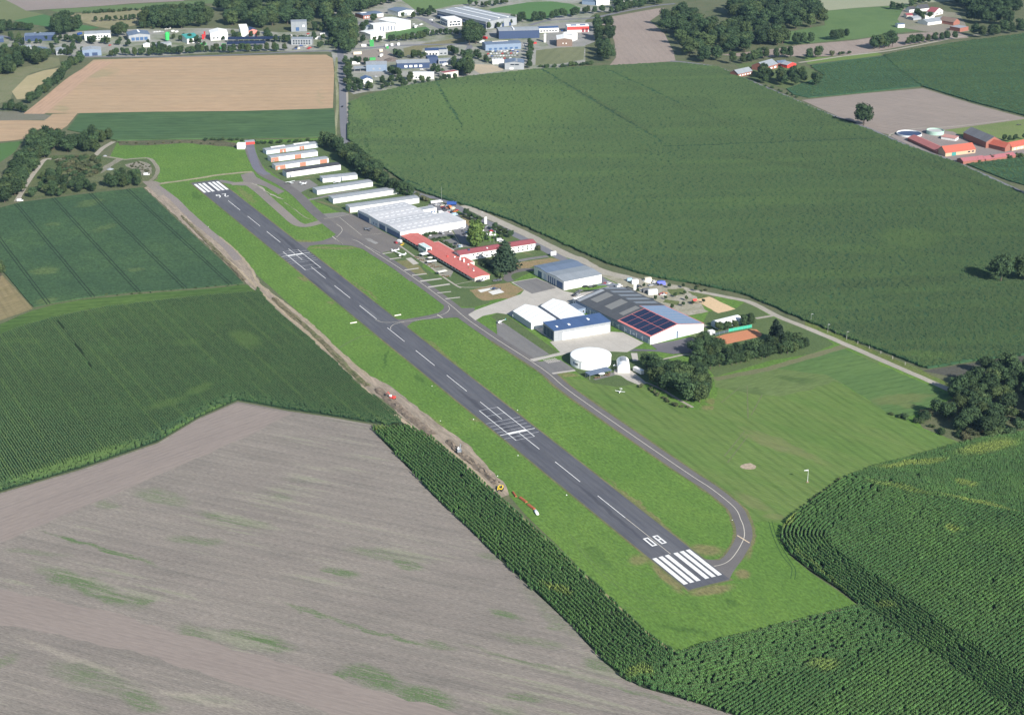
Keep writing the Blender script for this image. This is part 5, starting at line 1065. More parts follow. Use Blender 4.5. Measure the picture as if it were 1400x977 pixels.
# ================================================================== THE INDUSTRIAL ESTATE AND THE FARMS
W_N = lambda n, z0=2.5, z1=4.0, f0=.06, f1=.94, fill=.55, face='F', m_=None: ('w', face, n, f0, f1, fill, z0, z1, m_ or glass)
DR = lambda f0, f1, z1=4, face='F', m_=None: ('d', face, 1, f0, f1, .96, .1, z1, m_ or mgrey)
T = [
 ('warehouse', 'long navy warehouse with white left gable at the left of the estate', 'a1', (190, 318), (415, 312), 18, 7, 'gx', 1.5, navy, bluegrey, [('p', 'L', 1, 0, 1, 1, .1, 7, white)], [(1, .2, .6, .75, .85, .5, lgrey)]),
 ('workshop', 'navy workshop cut by the left edge behind the trees', 'a1', (-60, 330), (30, 325), 14, 5, 'gx', 1.2, navy, bluegrey, [], []),
 ('house', 'small grey roofed house with pale walls below the navy warehouse', 'a1', (170, 392), (240, 388), 11, 4, 'gx', 2, white, mgrey, [W_N(4, 1, 2.4)], []),
 ('house', 'low house with blue grey roof among the estate trees', 'a1', (262, 412), (375, 402), 14, 3.6, 'gy', 2, cream, bluegrey, [W_N(4, 1, 2.4)], []),
 ('workshop', 'pale roofed workshop beside the gap before the dark fronted workshop', 'a1', (430, 424), (505, 420), 20, 5, 'gy', 1, lgrey, lgrey, [W_N(3, 1, 3)], []),
 ('office_building', 'white fronted office with pale ribbed roof and dark windows', 'a1', (648, 312), (845, 305), 20, 8, 'gx', 1.2, white, lgrey, [W_N(8, 4, 6), W_N(8, 1, 3)], []),
 ('workshop', 'workshop with slate blue gable front and pale roof at the estate entrance', 'a1', (632, 432), (776, 425), 17, 7, 'gy', 1.6, bluegreyw, lgrey, [DR(.1, .35, 4, m_=navy), DR(.5, .8, 4, m_=navy)], []),
 ('showroom', 'wide blue grey roofed showroom with white skylight strip', 'a1', (985, 318), (1148, 308), 26, 7, 'gy', 2, lgrey, bluegrey, [('w', 'F', 4, .1, .9, .8, .6, 4.5, blueglass)], [(1, .46, .6, .4, .95, .4, white2)]),
 ('kiosk', 'small white tent roofed kiosk in front of the showroom', 'a1', (1095, 362), (1145, 360), 8, 2.8, 'gy', 1.4, white, white, [], []),
 ('warehouse', 'pale flat shed beside the green estate tower', 'a1', (1195, 365), (1310, 350), 10, 3.5, 'gx', .8, lgrey, lgrey, [], []),
 ('workshop', 'workshop with teal green roof on the estate', 'a2', (146, 336), (240, 325), 16, 6, 'sx', 3, white, teal, [W_N(3, 1, 3)], []),
 ('hall', 'big white hall with arched roof at the wood edge', 'a2', (325, 312), (458, 306), 24, 8.5, 'gy', 2.4, white, white, [W_N(2, 2.2, 4, .08, .5), DR(.62, .85, 4)], []),
 ('workshop', 'tall white wall with slanting top beside the red hall', 'a2', (556, 288), (614, 285), 18, 10, 'sx', 3, white, white, [], []),
 ('workshop', 'red fronted hall with navy roof lights beside the white slanting wall', 'a2', (618, 285), (682, 280), 16, 8, 'gy', 2, pm('salmon_wall', (.58, .22, .18), .7, .1), navy, [DR(.2, .8, 3)], []),
 ('solar_carport', 'long carport with blue solar roof, rear of the two rows', 'a2', (455, 330), (860, 325), 8, 4.4, 'carport', 1.6, None, solar, [], []),
 ('solar_carport', 'shorter carport with blue solar roof behind the hedge', 'a2', (450, 366), (742, 360), 8, 4.2, 'carport', 1.6, None, solar, [], []),
 ('office_building', 'dark grey cube office at the edge of the wood', 'a2', (940, 245), (1060, 242), 14, 12.5, 'flat', .4, mgrey, mgrey, [('w', 'F', 1, .28, .52, .9, 1.0, 5.6, blueglass), ('w', 'F', 1, .72, .86, .9, 6, 8.5, white2)], []),
 ('house', 'white angular house behind the dark grey cube', 'a2', (965, 172), (1048, 168), 12, 8, 'sx', 2, white, white, [W_N(3, 5, 7)], []),
 ('house', 'small white flat house with dark windows at the wood edge', 'a2', (875, 162), (935, 158), 10, 5, 'flat', .4, white, white, [W_N(3, 1, 3.4)], []),
 ('office_building', 'grey office with white framed windows by the crossroads', 'a2', (940, 345), (1098, 345), 14, 7, 'flat', .4, lgrey, mgrey, [W_N(7, 1, 3), W_N(7, 4, 6)], []),
 ('shed', 'navy shed in the shade beside the crossroads', 'a2', (1268, 320), (1305, 318), 10, 6, 'gx', 1, navy, navy, [], []),  # navy body stands in for dark tree shadow; no shed here
 ('office_building', 'brick building with flat blue grey roof below the wood', 'a3', (205, 148), (358, 130), 22, 4.6, 'gx', .8, brick, bluegrey, [W_N(4, 1, 3, .05, .5, m_=white), ('p', 'F', 1, .62, 1, 1, .5, 5, white)], [(1, .05, .5, .6, .8, .5, white)]),
 ('workshop', 'white gabled workshop with blue grey roof on the far lawn edge', 'a3', (474, 128), (592, 112), 26, 6, 'gy', 1.5, white, bluegrey, [DR(.3, .6, 3.5)], []),
 ('office_building', 'white office with tall dark slit windows and stepped roofs', 'a3', (285, 252), (455, 238), 16, 9, 'flat', .4, white, white, [('w', 'F', 6, .25, .98, .35, 1, 7.5, navy)], []),
 ('warehouse', 'tall white hall joined to the office with slit windows', 'a3', (458, 240), (566, 220), 34, 10.5, 'gy', 1.2, white, white, [('w', 'F', 4, .1, .95, .4, 1, 8, lblue), ('w', 'L', 5, .1, .9, .5, 4, 8, navy)], []),
 ('workshop', 'white flat roofed workshop with dark left wall below the office', 'a3', (262, 308), (374, 292), 26, 7, 'gx', .8, white, white, [W_N(2, 1, 3)], []),
 ('annex', 'small grey annex left of the white office', 'a3', (205, 232), (282, 240), 12, 4.5, 'flat', .4, lblue, bluegrey, [], []),
 ('office_building', 'white office with yellow end wall before the largest warehouse', 'a3', (850, 205), (958, 196), 26, 8, 'flat', .4, white, white, [W_N(3, 4.5, 6.5, .1, .9, .8), W_N(4, .8, 3.2, .1, .9, .8), ('p', 'R', 1, 0, .5, 1, .5, 6, yellowp), ('w', 'L', 5, .1, .9, .7, 4.5, 6.5, navy), ('w', 'L', 4, .1, .9, .7, .8, 3.2, navy)], []),
 ('warehouse', 'tall navy warehouse with pale front roof edge', 'a3', (1240, 300), (1550, 292), 24, 10, 'gx', 1, navy, lgrey, [], [(1, .35, .40, .1, .9, .4, white2)]),
 ('warehouse', 'navy sales hall facing the crowded car lot', 'a3', (1138, 390), (1410, 376), 18, 7.5, 'gx', 1, bluegreyw, bluegrey, [W_N(6, .8, 3, m_=blueglass)], [(1, .1, .85, .62, .72, .4, cream)]),
 ('workshop', 'grey gabled workshop with two dark windows at the maize edge', 'a3', (1285, 532), (1432, 532), 20, 7.5, 'gy', 1.8, lgrey, bluegrey, [W_N(2, 5, 6.4, .28, .75, .9), DR(.25, .45, 2.4, m_=white)], [(1, .5, .7, .1, .9, .1, lgrey)]),
 ('house', 'navy roofed house with pale wing beside the weedy lot', 'a3', (678, 427), (780, 425), 12, 6, 'gx', 2, white, navy, [W_N(4, 1, 3, .05, .95, .7)], []),
 ('house', 'pale square block with two dark windows beside the navy roofed house', 'a3', (782, 424), (850, 420), 10, 6.5, 'flat', .4, lgrey, navy, [W_N(2, 1.4, 2.8)], []),
 ('workshop', 'long blue roofed workshop with white windows in the middle of the estate', 'a3', (462, 528), (712, 520), 11, 6.5, 'sx', 1.5, navy, lgrey, [W_N(4, 1.5, 4, .2, .8, .6, m_=white2)], []),
 ('workshop', 'small navy block joining the long blue roofed workshop', 'a3', (696, 490), (776, 486), 12, 7.5, 'flat', .4, navy, navy, [], []),
 ('shed', 'low grey shed with dark glass front and pale end', 'a3', (780, 492), (882, 488), 8, 5, 'flat', .4, lgrey, lgrey, [('w', 'F', 3, .05, .6, .9, .6, 3.6, navy)], []),
 ('workshop', 'slate blue cube workshop beside the brown yard', 'a3', (228, 548), (386, 545), 12, 8, 'sx', 1.0, bluegreyw, lgrey, [W_N(2, 2, 4, .2, .8, .3, m_=lgrey)], []),
 ('carport', 'low carport with grey roof left of the slate blue cube', 'a3', (140, 552), (228, 548), 8, 4, 'carport', .8, None, mgrey, [], []),
 ('house', 'small house with blue roof at the corner by the road', 'a3', (196, 642), (276, 638), 14, 4.5, 'gy', 2.2, white, blueroof, [DR(.3, .7, 2.4, m_=navy)], []),
 ('workshop', 'white flat roofed workshop at the edge of the big maize field', 'a3', (583, 606), (742, 606), 14, 5.5, 'gx', .8, white, white, [W_N(3, 1, 3, .1, .5)], []),
 ('house', 'white house with maroon flat roof and three dark openings', 'a3', (822, 602), (930, 585), 9, 6, 'flat', .4, cream, wine, [('w', 'F', 3, .05, .8, .5, .8, 4, navy)], []),
 ('shed', 'white shed behind the crowded car lot', 'a3', (1192, 492), (1278, 490), 10, 4, 'gx', .6, white, white, [], []),
 ('office_building', 'long white office with blue panelled roof near the red fire station', 'a4', (258, 252), (412, 246), 12, 5.5, 'gx', 1, white, blueroof, [W_N(6, 1, 3)], []),
 ('fire_station', 'red and white hall with pale blue roof lights', 'a4', (478, 250), (642, 246), 16, 7.5, 'gx', 1.2, white, white, [('p', 'F', 1, 0, 1, 1, 3, 7.2, redp), ('w', 'F', 5, .05, .6, .6, .4, 2.6, white), ('d', 'F', 2, .65, .98, .8, .1, 4.8, wine)], [(2, .1, .95, .15, .45, .3, blueroof)]),
 ('workshop', 'brown gabled workshop with broad white roof near the orange red hall', 'a4', (398, 356), (516, 356), 26, 8.5, 'gy', 1.6, brown, white, [W_N(2, 3, 4.5, .3, .7, .3, m_=white)], []),
 ('workshop', 'white hall joined to the right of the brown gabled workshop', 'a4', (518, 318), (555, 305), 14, 8.5, 'gy', 1, white, white, [], []),
 ('depot', 'white depot with blue left side at the top of the estate', 'a4', (700, 44), (800, 38), 26, 7, 'gy', 1, white, white, [('p', 'L', 1, 0, 1, 1, .5, 6, blueroof)], []),
 ('depot', 'long navy depot at the upper edge left of the white depot', 'a4', (590, 35), (690, 42), 20, 5, 'gx', 1, bluegreyw, bluegrey, [], []),
 ('house', 'red roofed house among the trees above the brown field', 'a4', (850, 20), (925, 16), 12, 4, 'gx', 3, white, tile, [], []),
 ('farmhouse', 'brick farmhouse with grey roof at the bend of the lane', 'a5', (497, 592), (606, 568), 12, 3.8, 'gx', 3.6, brick, mgrey, [W_N(5, 1, 2.4, m_=white)], []),
 ('barn', 'brick barn with broad grey roof beside the lane farmhouse', 'a5', (700, 548), (800, 520), 18, 5, 'gx', 4.2, brick, mgrey, [W_N(3, 1, 3, m_=white)], []),
 ('shed', 'low navy roofed shed behind the brick barn', 'a5', (805, 505), (872, 498), 10, 3.4, 'gx', 1.6, brick, bluegrey, [], []),
 ('shed', 'small red fronted shed with pale roof in the farm trees', 'a5', (872, 522), (940, 508), 10, 3.6, 'gy', 2.2, redp, lgrey, [], []),
 ('shed', 'small white shed with blue roof alone in the pasture', 'a6', (432, 214), (484, 212), 9, 4.2, 'gx', .8, white, bluegrey, [], []),
 ('farmhouse', 'white walled farmhouse with dark roof at the hamlet edge', 'a6', (520, 98), (566, 94), 9, 4, 'gx', 3, white, char, [W_N(3, 1, 2.4)], []),
 ('farmhouse', 'house with dark tall roof in the middle of the hamlet', 'a6', (600, 92), (672, 84), 10, 4, 'gx', 4.5, white, char, [], []),
 ('farmhouse', 'farmhouse with steep brown red roof at the right of the hamlet', 'a6', (712, 122), (776, 106), 12, 4.5, 'gy', 4.5, white, wine, [W_N(2, 1, 2.4)], []),
 ('shed', 'small shed with bright red roof in the hamlet', 'a6', (580, 122), (622, 118), 8, 3, 'gy', 3, white, tile, [], []),
 ('barn', 'low barn with pale tin roof in the hamlet', 'a6', (550, 158), (612, 150), 12, 3, 'gx', 1.4, lgrey, lgrey, [], []),
 ('barn', 'white walled barn with dull red roof between the hamlet sheds', 'a6', (500, 140), (548, 138), 10, 3.4, 'gx', 1.8, cream, wine, [], []),
 ('barn', 'barn with cream roof between the red roof and the long grey stable', 'a6', (640, 148), (712, 140), 12, 3, 'gx', 1.6, white, cream, [], []),
 ('stable', 'long stable with grey roof and white wall in the hamlet', 'a6', (660, 196), (802, 176), 18, 3.6, 'gx', 3, white, mgrey, [], []),
 ('barn', 'barn with rusty brown roof beside the long stable', 'a6', (856, 196), (904, 186), 22, 4, 'gy', 4, brick, brown, [], []),
 ('barn', 'brick barn with flat pale roof at the field edge of the hamlet', 'a6', (905, 246), (970, 234), 16, 4.6, 'flat', .4, brick, lgrey, [], []),
]
for (nm, lab, fr, A, B, dep, h, roof, rh, wm, rm, spec, rl) in T:
    bld(nm, lab, Z(fr, *A), Z(fr, *B), dep, h, roof, rh, wm, rm, spec, nm.replace('_', ' '), rooflights=rl)
# largest warehouse: long saw of roofs
wA = GZ('a3', 1142, 226); wB = GZ('a3', 1376, 190)
angW = ang2(wA, wB); Lw = dist(wA, wB); ef = G(Z('a3', 775, 82), 9.5)
Dw = (ef[0]-wA[0])*(-math.sin(angW))+(ef[1]-wA[1])*math.cos(angW)
t = bldm('warehouse', 'largest grey warehouse with long pale roof strips on the estate', wA, angW, Lw, Dw, 9.5, 'gy', 1.2, lgrey, lgrey, [('d', 'F', 3, .2, .9, .3, .1, 5, navy), ('p', 'L', 1, 0, 1, 1, .1, 6.5, navy)], 'warehouse')
for f in (.2, .5, .8): inst('rooflight', cbox('rooflight', (2.2, Dw*.9, .5), (white2,)), t, (Lw*f, Dw/2, 9.8+1.2*(1-abs(f-.5)/.5)))
MB().box(-5, 0, Dw*.05, Dw*.95, 4.0, 4.4).build('loading_canopy', bluegrey, t)
print('warehouse', Lw, Dw)

# farm to the right
def lbld(nm, label, A, F, w, h, roof, rh, wm, rm, spec=(), cat='barn', **k):
    a = G(A); f = G(F); return bldm(nm, label, a, ang2(a, f)-PI/2, w, dist(a, f), h, roof, rh, wm, rm, spec, cat, **k)
lbld('barn', 'long low barn with dull pink roof leading to the orange barn', Z('d1', 840, 375), Z('d1', 655, 290), 13, 2.8, 'gy', 2.4, brick, pm('dull_pink_roof', (.36, .13, .12), .7, .15, ribs=(1, 5., .06)))
bld('barn', 'barn with bright orange tiled roof and green door at the farm road', Z('d1', 895, 392), Z('d1', 1086, 368), 13, 3.6, 'gx', 4.8, pm('buff_brick', (.52, .36, .24), .85, .15), tile, [('d', 'F', 1, .20, .36, .9, .1, 3.2, teal), W_N(2, 1.2, 2.6, .72, .98)], 'barn')
bld('stable', 'low stable with dull red roof nearest the farm road', Z('d1', 1008, 440), Z('d1', 1150, 424), 10, 2.6, 'gx', 2.0, brick, pm('plum_roof', (.33, .12, .13), .7, .15), [], 'stable')
bld('stable', 'long low stable with plum red roof running right from the farm corner', Z('d1', 1152, 426), Z('d1', 1342, 398), 9, 2.4, 'gx', 1.8, brick, pm('plum_roof', (.33, .12, .13)), [], 'stable')
lbld('barn', 'tall brick barn with ribbed grey roof behind the farm yard', Z('e7', 785, 845), Z('e7', 425, 690), 17, 6.0, 'gy', 4.6, brick, pm('ribbed_grey_roof', (.16, .16, .17), .6, .15, ribs=(1, 6., .2)), [('d', 'F', 1, .3, .6, .9, .1, 4, navy)], cat='barn')
bld('barn', 'barn with clay red roof joined behind the brick farmhouse', Z('e7', 1090, 905), Z('e7', 1190, 880), 20, 4, 'gy', 4, brick, tile, [], 'barn')
bld('farmhouse', 'farmhouse with clay red roof and white dormers cut by the right edge', Z('e7', 1200, 890), Z('e7', 1560, 820), 12, 3.6, 'gx', 3.2, pm('buff_brick', (.5, .4, .3)), tile, [W_N(6, .8, 2.4, m_=white)], 'farmhouse')
bld('shed', 'low open shed with pale red roof behind the orange barn', Z('e7', 75, 700), Z('e7', 300, 735), 8, 2.4, 'sx', .8, white, pm('pale_red_roof', (.42, .22, .19)), [], 'shed')
def tank(label, c, r, h, wm, inner):
    t = thing('slurry_tank', label, 'tank', (*c, 0), 0)
    n = 40
    rg = lambda r, z: [(r*math.cos(2*PI*i/n), r*math.sin(2*PI*i/n), z) for i in range(n)]
    MB().loft([rg(r, 0), rg(r, h), rg(r-.3, h), rg(r-.3, h-1.2)], caps=False).build('wall', wm, t)
    MB().loft([rg(r-.32, h-1.3), rg(r-.32, h-1.0)]).build('cover', inner, t)
c1_ = GZ('d1', 830, 245)
tank('open round tank with pale green wall behind the farm', c1_, abs(GZ('d1', 885, 245)[0]-GZ('d1', 775, 245)[0])/2, 3.6, pm('pale_green_wall', (.36, .52, .44), .6, .1), pm('tank_concrete', (.42, .42, .41)))
c2_ = GZ('d1', 665, 252)
t2r = abs(GZ('d1', 745, 250)[0]-GZ('d1', 548, 250)[0])/2
tank('wide low tank with dark cover beside the farm road', c2_, t2r*.8, 1.8, pm('white_low_wall', (.68, .70, .70)), navy)
# ================================================================== STANDING CROPS (plants nobody could count: point clouds of plant clumps)
def inpoly(P, x, y):
    P = np.array(P); n = len(P); r = np.zeros(len(x), bool); j = n-1
    for i in range(n):
        xi, yi = P[i]; xj, yj = P[j]
        if yi != yj:
            c = ((yi > y) != (yj > y)) & (x < (xj-xi)*(y-yi)/(yj-yi)+xi); r ^= c
        j = i
    return r
def seg_near(P, x, y):
    """distance to a polyline and the nearest point on it"""
    bd = np.full(len(x), 1e9); bx = np.zeros(len(x)); by = np.zeros(len(x)); ba = np.zeros(len(x))
    for (x0, y0), (x1, y1) in zip(P, P[1:]):
        L2 = (x1-x0)**2+(y1-y0)**2+1e-9
        t = np.clip(((x-x0)*(x1-x0)+(y-y0)*(y1-y0))/L2, 0, 1)
        qx, qy = x0+t*(x1-x0), y0+t*(y1-y0); d = np.hypot(x-qx, y-qy); k = d < bd
        bd[k] = d[k]; bx[k] = qx[k]; by[k] = qy[k]; ba[k] = math.atan2(y1-y0, x1-x0)
    return bd, bx, by, ba
protos = bpy.data.collections.new("crop_plants")
def crop_mat(name, c1, c2, yellow, blobs=None, blob2=None, dark=None, bands=None, stripes=None):
    m, nt, b = new_mat(name)
    g = nt.nodes.new("ShaderNodeNewGeometry"); oi = nt.nodes.new("ShaderNodeObjectInfo"); pos = g.outputs['Position']
    n1 = maprange(nt, noise(nt, pos, .02, 3), .38, .62); n2 = maprange(nt, noise(nt, pos, .15, 3), .3, .7)
    c = mixc(nt, n1, c1, c2)
    c = mixc(nt, M_(nt, 'MULTIPLY', n2, .5), c, dark or (c1[0]*.7, c1[1]*.72, c1[2]*.8))
    if bands is not None:
        nb_ = noise(nt, rotmap(nt, pos, bands, .0045, .045), 1.0, 4, .6)
        c = mixc(nt, maprange(nt, nb_, .48, .66, 0, .75), c, (yellow[0]*.7+c1[0]*.3, yellow[1]*.7+c1[1]*.3, yellow[2]*.6+c1[2]*.4))
        c = mixc(nt, maprange(nt, nb_, .52, .34, 0, .7), c, (c1[0]*.68, c1[1]*.74, c1[2]*.85))
    if stripes:
        sx = nt.nodes.new("ShaderNodeSeparateXYZ"); nt.links.new(rotmap(nt, pos, stripes[0]), sx.inputs[0])
        sn = M_(nt, 'SINE', M_(nt, 'MULTIPLY', sx.outputs[1], 2*PI/stripes[1]))
        br = noise(nt, rotmap(nt, pos, stripes[0], 0.012, 0.3), 1.0, 2)
        c = mixc(nt, M_(nt, 'MULTIPLY', maprange(nt, sn, .72, .97), maprange(nt, br, .45, .6, 0, stripes[2])), c, yellow)
    if blobs: c = mixc(nt, blobmask(nt, pos, blobs, 5), c, yellow)
    if blob2: c = mixc(nt, blobmask(nt, pos, blob2, 3), c, (c1[0]*.6, c1[1]*.62, c1[2]*.75))
    f = maprange(nt, oi.outputs['Random'], 0, 1, .84, 1.16, False)
    mul = nt.nodes.new("ShaderNodeVectorMath"); mul.operation = 'SCALE'
    nt.links.new(c, mul.inputs[0]); nt.links.new(f, mul.inputs['Scale']); nt.links.new(mul.outputs[0], b.inputs['Base Color'])
    b.inputs['Roughness'].default_value = .7; b.inputs['Specular IOR Level'].default_value = .2
    return m
def maize_clump(name, mat, w, h, nplants, seed, along=1.0, yw=.16):
    r = random.Random(seed); mb = MB()
    for k in range(nplants):
        cx, cy = r.uniform(-w, w)*along, r.uniform(-w, w)*yw; hh = h*r.uniform(.85, 1.08)
        for j in range(6):
            a = r.uniform(0, 2*PI); z0 = hh*r.uniform(.35, .85); l = h*.24*r.uniform(.7, 1.2); wd = .12
            dx, dy = math.cos(a), math.sin(a)
            p = [(cx, cy, z0), (cx+dx*l*.5, cy+dy*l*.5, min(z0+h*.18, hh)), (cx+dx*l, cy+dy*l, z0+h*.02)]
            vs = []
            for i, q in enumerate(p):
                ww = wd*(1, 1.1, .35)[i]; vs += [(q[0]-dy*ww, q[1]+dx*ww, q[2]), (q[0]+dy*ww, q[1]-dx*ww, q[2])]
            mb.add(vs, [(0, 1, 3, 2), (2, 3, 5, 4)])
        mb.add([(cx-.16, cy, hh*.86), (cx+.16, cy, hh*.86), (cx+.03, cy+.05, hh*1.1)], [(0, 1, 2)], 1); mb.add([(cx, cy-.16, hh*.84), (cx, cy+.16, hh*.84), (cx, cy, hh*1.08)], [(0, 1, 2)], 1)
        mb.add([(cx, cy-.1, 0), (cx, cy+.1, 0), (cx, cy, hh)], [(0, 1, 2)])
    return mb
tassel = pm('maize_tassel', (0.115, 0.165, 0.060), .8, .2)
def make_protos(key, mat, w, h, npl, n, along=1.0, yw=.16):
    c = bpy.data.collections.new(key)
    for i in range(n):
        o = bpy.data.objects.new("%s_%d" % (key, i), maize_clump(key, mat, w, h, npl, i+17, along, yw).mesh(key, [mat, tassel])); c.objects.link(o)
    return c
def scatter(name, pts, rots, scs, coll, nvar):
    n = len(pts); me = bpy.data.meshes.new(name); me.vertices.add(n)
    co = np.zeros((n, 3), np.float32); co[:, :2] = pts; co[:, 2] = .03
    me.vertices.foreach_set('co', co.ravel())
    for nm, tp, val in (('rz', 'FLOAT', rots), ('sc', 'FLOAT', scs)):
        a = me.attributes.new(nm, tp, 'POINT'); a.data.foreach_set('value', np.asarray(val, np.float32))
    a = me.attributes.new('vi', 'INT', 'POINT'); a.data.foreach_set('value', rng.integers(0, nvar, n).astype(np.int32))
    o = bpy.data.objects.new(name, me); col.objects.link(o)
    ng = bpy.data.node_groups.new(name+'_scatter', 'GeometryNodeTree')
    ng.interface.new_socket('Geometry', in_out='INPUT', socket_type='NodeSocketGeometry'); ng.interface.new_socket('Geometry', in_out='OUTPUT', socket_type='NodeSocketGeometry')
    gi = ng.nodes.new('NodeGroupInput'); go = ng.nodes.new('NodeGroupOutput')
    iop = ng.nodes.new('GeometryNodeInstanceOnPoints'); ci = ng.nodes.new('GeometryNodeCollectionInfo')
    ci.inputs['Collection'].default_value = coll; ci.inputs['Separate Children'].default_value = True; ci.inputs['Reset Children'].default_value = True
    def att(nm, t):
        a = ng.nodes.new('GeometryNodeInputNamedAttribute'); a.data_type = t; a.inputs[0].default_value = nm; return a.outputs[0]
    cx = ng.nodes.new('ShaderNodeCombineXYZ')
    L = ng.links.new
    L(gi.outputs[0], iop.inputs['Points']); L(ci.outputs[0], iop.inputs['Instance']); iop.inputs['Pick Instance'].default_value = True
    L(att('vi', 'INT'), iop.inputs['Instance Index']); L(att('rz', 'FLOAT'), cx.inputs[2]); L(cx.outputs[0], iop.inputs['Rotation']); L(att('sc', 'FLOAT'), iop.inputs['Scale'])
    L(iop.outputs[0], go.inputs[0])
    md = o.modifiers.new('scatter', 'NODES'); md.node_group = ng
    return tag(o, kind='stuff')
def visible(x, y, m=25):
    zc = y*math.cos(PITCH)+HC*math.sin(PITCH); yc = y*math.sin(PITCH)-HC*math.cos(PITCH)
    u = 700+FPX*x/zc; v = 488.5-FPX*yc/zc
    return (u > -m) & (u < 1400+m) & (v > -m) & (v < 977+m*1.6)
def rows_in(poly, ang, sp, al, jit=.25, bound=None, dmax=0, wob=0.0, only=None):
    P = np.array(poly); c, s = math.cos(ang), math.sin(ang)
    R = np.stack([P[:, 0]*c+P[:, 1]*s, -P[:, 0]*s+P[:, 1]*c], 1)
    t = np.arange(R[:, 1].min(), R[:, 1].max(), sp); u = np.arange(R[:, 0].min(), R[:, 0].max(), al)
    A, B = np.meshgrid(u, t); A = A.ravel()+rng.uniform(-al*.5, al*.5, A.size); B = B.ravel()
    x = A*c-B*s; y = A*s+B*c; rz = np.full(x.size, ang)
    k = visible(x, y); x, y, rz = x[k], y[k], rz[k]
    k = inpoly(poly, x, y); x, y, rz = x[k], y[k], rz[k]
    if bound is not None:
        d, qx, qy, ba = seg_near(bound, x, y); inn = d >= dmax
        # headland: as many plants again, drawn on to rows that follow the edge
        n = int((~inn).sum()); xs, ys = x[~inn]+rng.uniform(-al, al, n), y[~inn]+rng.uniform(-al, al, n)
        k = inpoly(poly, xs, ys); xs, ys = xs[k], ys[k]
        d, qx, qy, ba = seg_near(bound, xs, ys)
        dn = (np.floor(d/sp)+.5)*sp; f = np.where(d > .2, dn/np.maximum(d, .2), 1)
        xs, ys = qx+(xs-qx)*f, qy+(ys-qy)*f; kk = d > .3
        ang2_ = np.arctan2(ys-qy, xs-qx)+PI/2
        x = np.concatenate([x[inn], xs[kk]]); y = np.concatenate([y[inn], ys[kk]]); rz = np.concatenate([rz[inn], ang2_[kk]])
    x = x+rng.normal(0, jit*.4, x.size); y = y+rng.normal(0, jit*.4, y.size)
    return x, y, rz+rng.normal(0, .15, x.size)

# maize in the foreground: strip along the drain and the big field on the right
edge_px = ZL('p', 507, 584, 523, 602, 566, 648, 598, 683, 630, 712, 680, 762, 728, 806, 780, 854, 808, 886, 830, 908, 850, 926, 880, 940, 940, 957, 1000, 976, 1100, 1015)
in_px = ZL('p', 587, 595, 640, 640, 684, 681, 719, 711, 737, 728, 780, 768, 821, 805, 850, 832, 880, 861, 905, 881, 926, 894, 955, 885, 990, 876, 1040, 863, 1081, 852, 1141, 837, 1176, 829, 1147, 806, 1111, 783, 1081, 759, 1067, 738, 1066, 730, 1070, 719, 1082, 706, 1111, 685, 1141, 663, 1158, 653, 1200, 638, 1244, 627, 1315, 607, 1360, 598, 1401, 592, 1480, 575)
in_w = poly_world(in_px)
in_ext = poly_world(ZL('p', 470, 492))
mz_poly = poly_world(edge_px) + [(330, 560), (420, 700), (430, 900)] + in_w[::-1] + poly_world(ZL('p', 572, 589, 559, 584, 540, 586))
yel = [bl('c6', 230, 945, 380, 900, 5, .7), bl('d4', 730, 395, 860, 440, 4, .85), bl('d4', 1080, 690, 1140, 700, 5, .7), bl('c8', 660, 290, 1060, 240, 5, .85), bl('c8', 1050, 230, 1396, 150, 9, .9), bl('c8', 1000, 570, 1090, 580, 6, .8), bl('c8', 950, 400, 1390, 500, 3, .8), bl('c8', 1050, 350, 1170, 370, 5, .7),
       bl('c8', 230, 590, 340, 480, 2.5, .8), bl('c8', 240, 620, 600, 930, 1.5, .5), bl('c6', 1050, 900, 1250, 900, 7, .5), bl('c8', 650, 930, 800, 960, 5, .6), bl('c8', 620, 340, 1000, 430, 4, .5), bl('c5', 140, 385, 260, 390, 3.5, .9), bl('c5', 140, 400, 240, 420, 3, .6)]
mz_m = crop_mat('maize_leaf', (0.062, 0.156, 0.045), (0.092, 0.206, 0.052), (0.24, 0.31, 0.07), yel, dark=(0.052, 0.112, 0.044), stripes=None)
mzc = make_protos('maize_clump', mz_m, .75, 2.5, 6, 6)
soil_m = ground_mat('maize_soil_row_shade', (0.026, 0.038, 0.020), (0.022, 0.032, 0.018), finec=.4)  # soil darkened to stand in for the shade between maize rows
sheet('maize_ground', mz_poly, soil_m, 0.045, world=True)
split = [G(Z('c8', 550, 325)), G(Z('c8', 760, 350)), G(Z('c8', 1000, 420)), G(Z('c8', 1200, 470)), G(Z('c8', 1396, 520)), G(Z('c8', 1700, 600))]
iw = in_px.index(Z('p', 1176, 829))
boundA = poly_world(ZL('p', 1430, 1010)) + in_w[iw:]
boundB = in_ext + in_w[:iw+1] + poly_world(ZL('p', 1520, 738))
divA = boundA[:2] + poly_world(ZL('p', 1174, 790, 1480, 560)) + [(420, 700), (430, 560)]
rowI = angp(Z('c8', 640, 800), Z('c8', 1100, 520))
ax_, ay_, ar_ = rows_in(mz_poly, rowI, 2.0, 1.0, .14, bound=boundA, dmax=24)
qx_, qy_, qr_ = rows_in(mz_poly, rowI, 2.0, 1.0, .14, bound=boundB, dmax=38)
ext_ = np.array(in_w[iw]); dirx = ext_-np.array(in_w[iw+2]); nrm = np.array((-dirx[1], dirx[0]))
def sideA(x, y):      # beyond the line that prolongs the west edge of the field, on its far side
    return ((x-ext_[0])*nrm[0]+(y-ext_[1])*nrm[1] > 0) & ((x > in_w[iw-3][0]))
ka = sideA(ax_, ay_); kb = ~sideA(qx_, qy_)
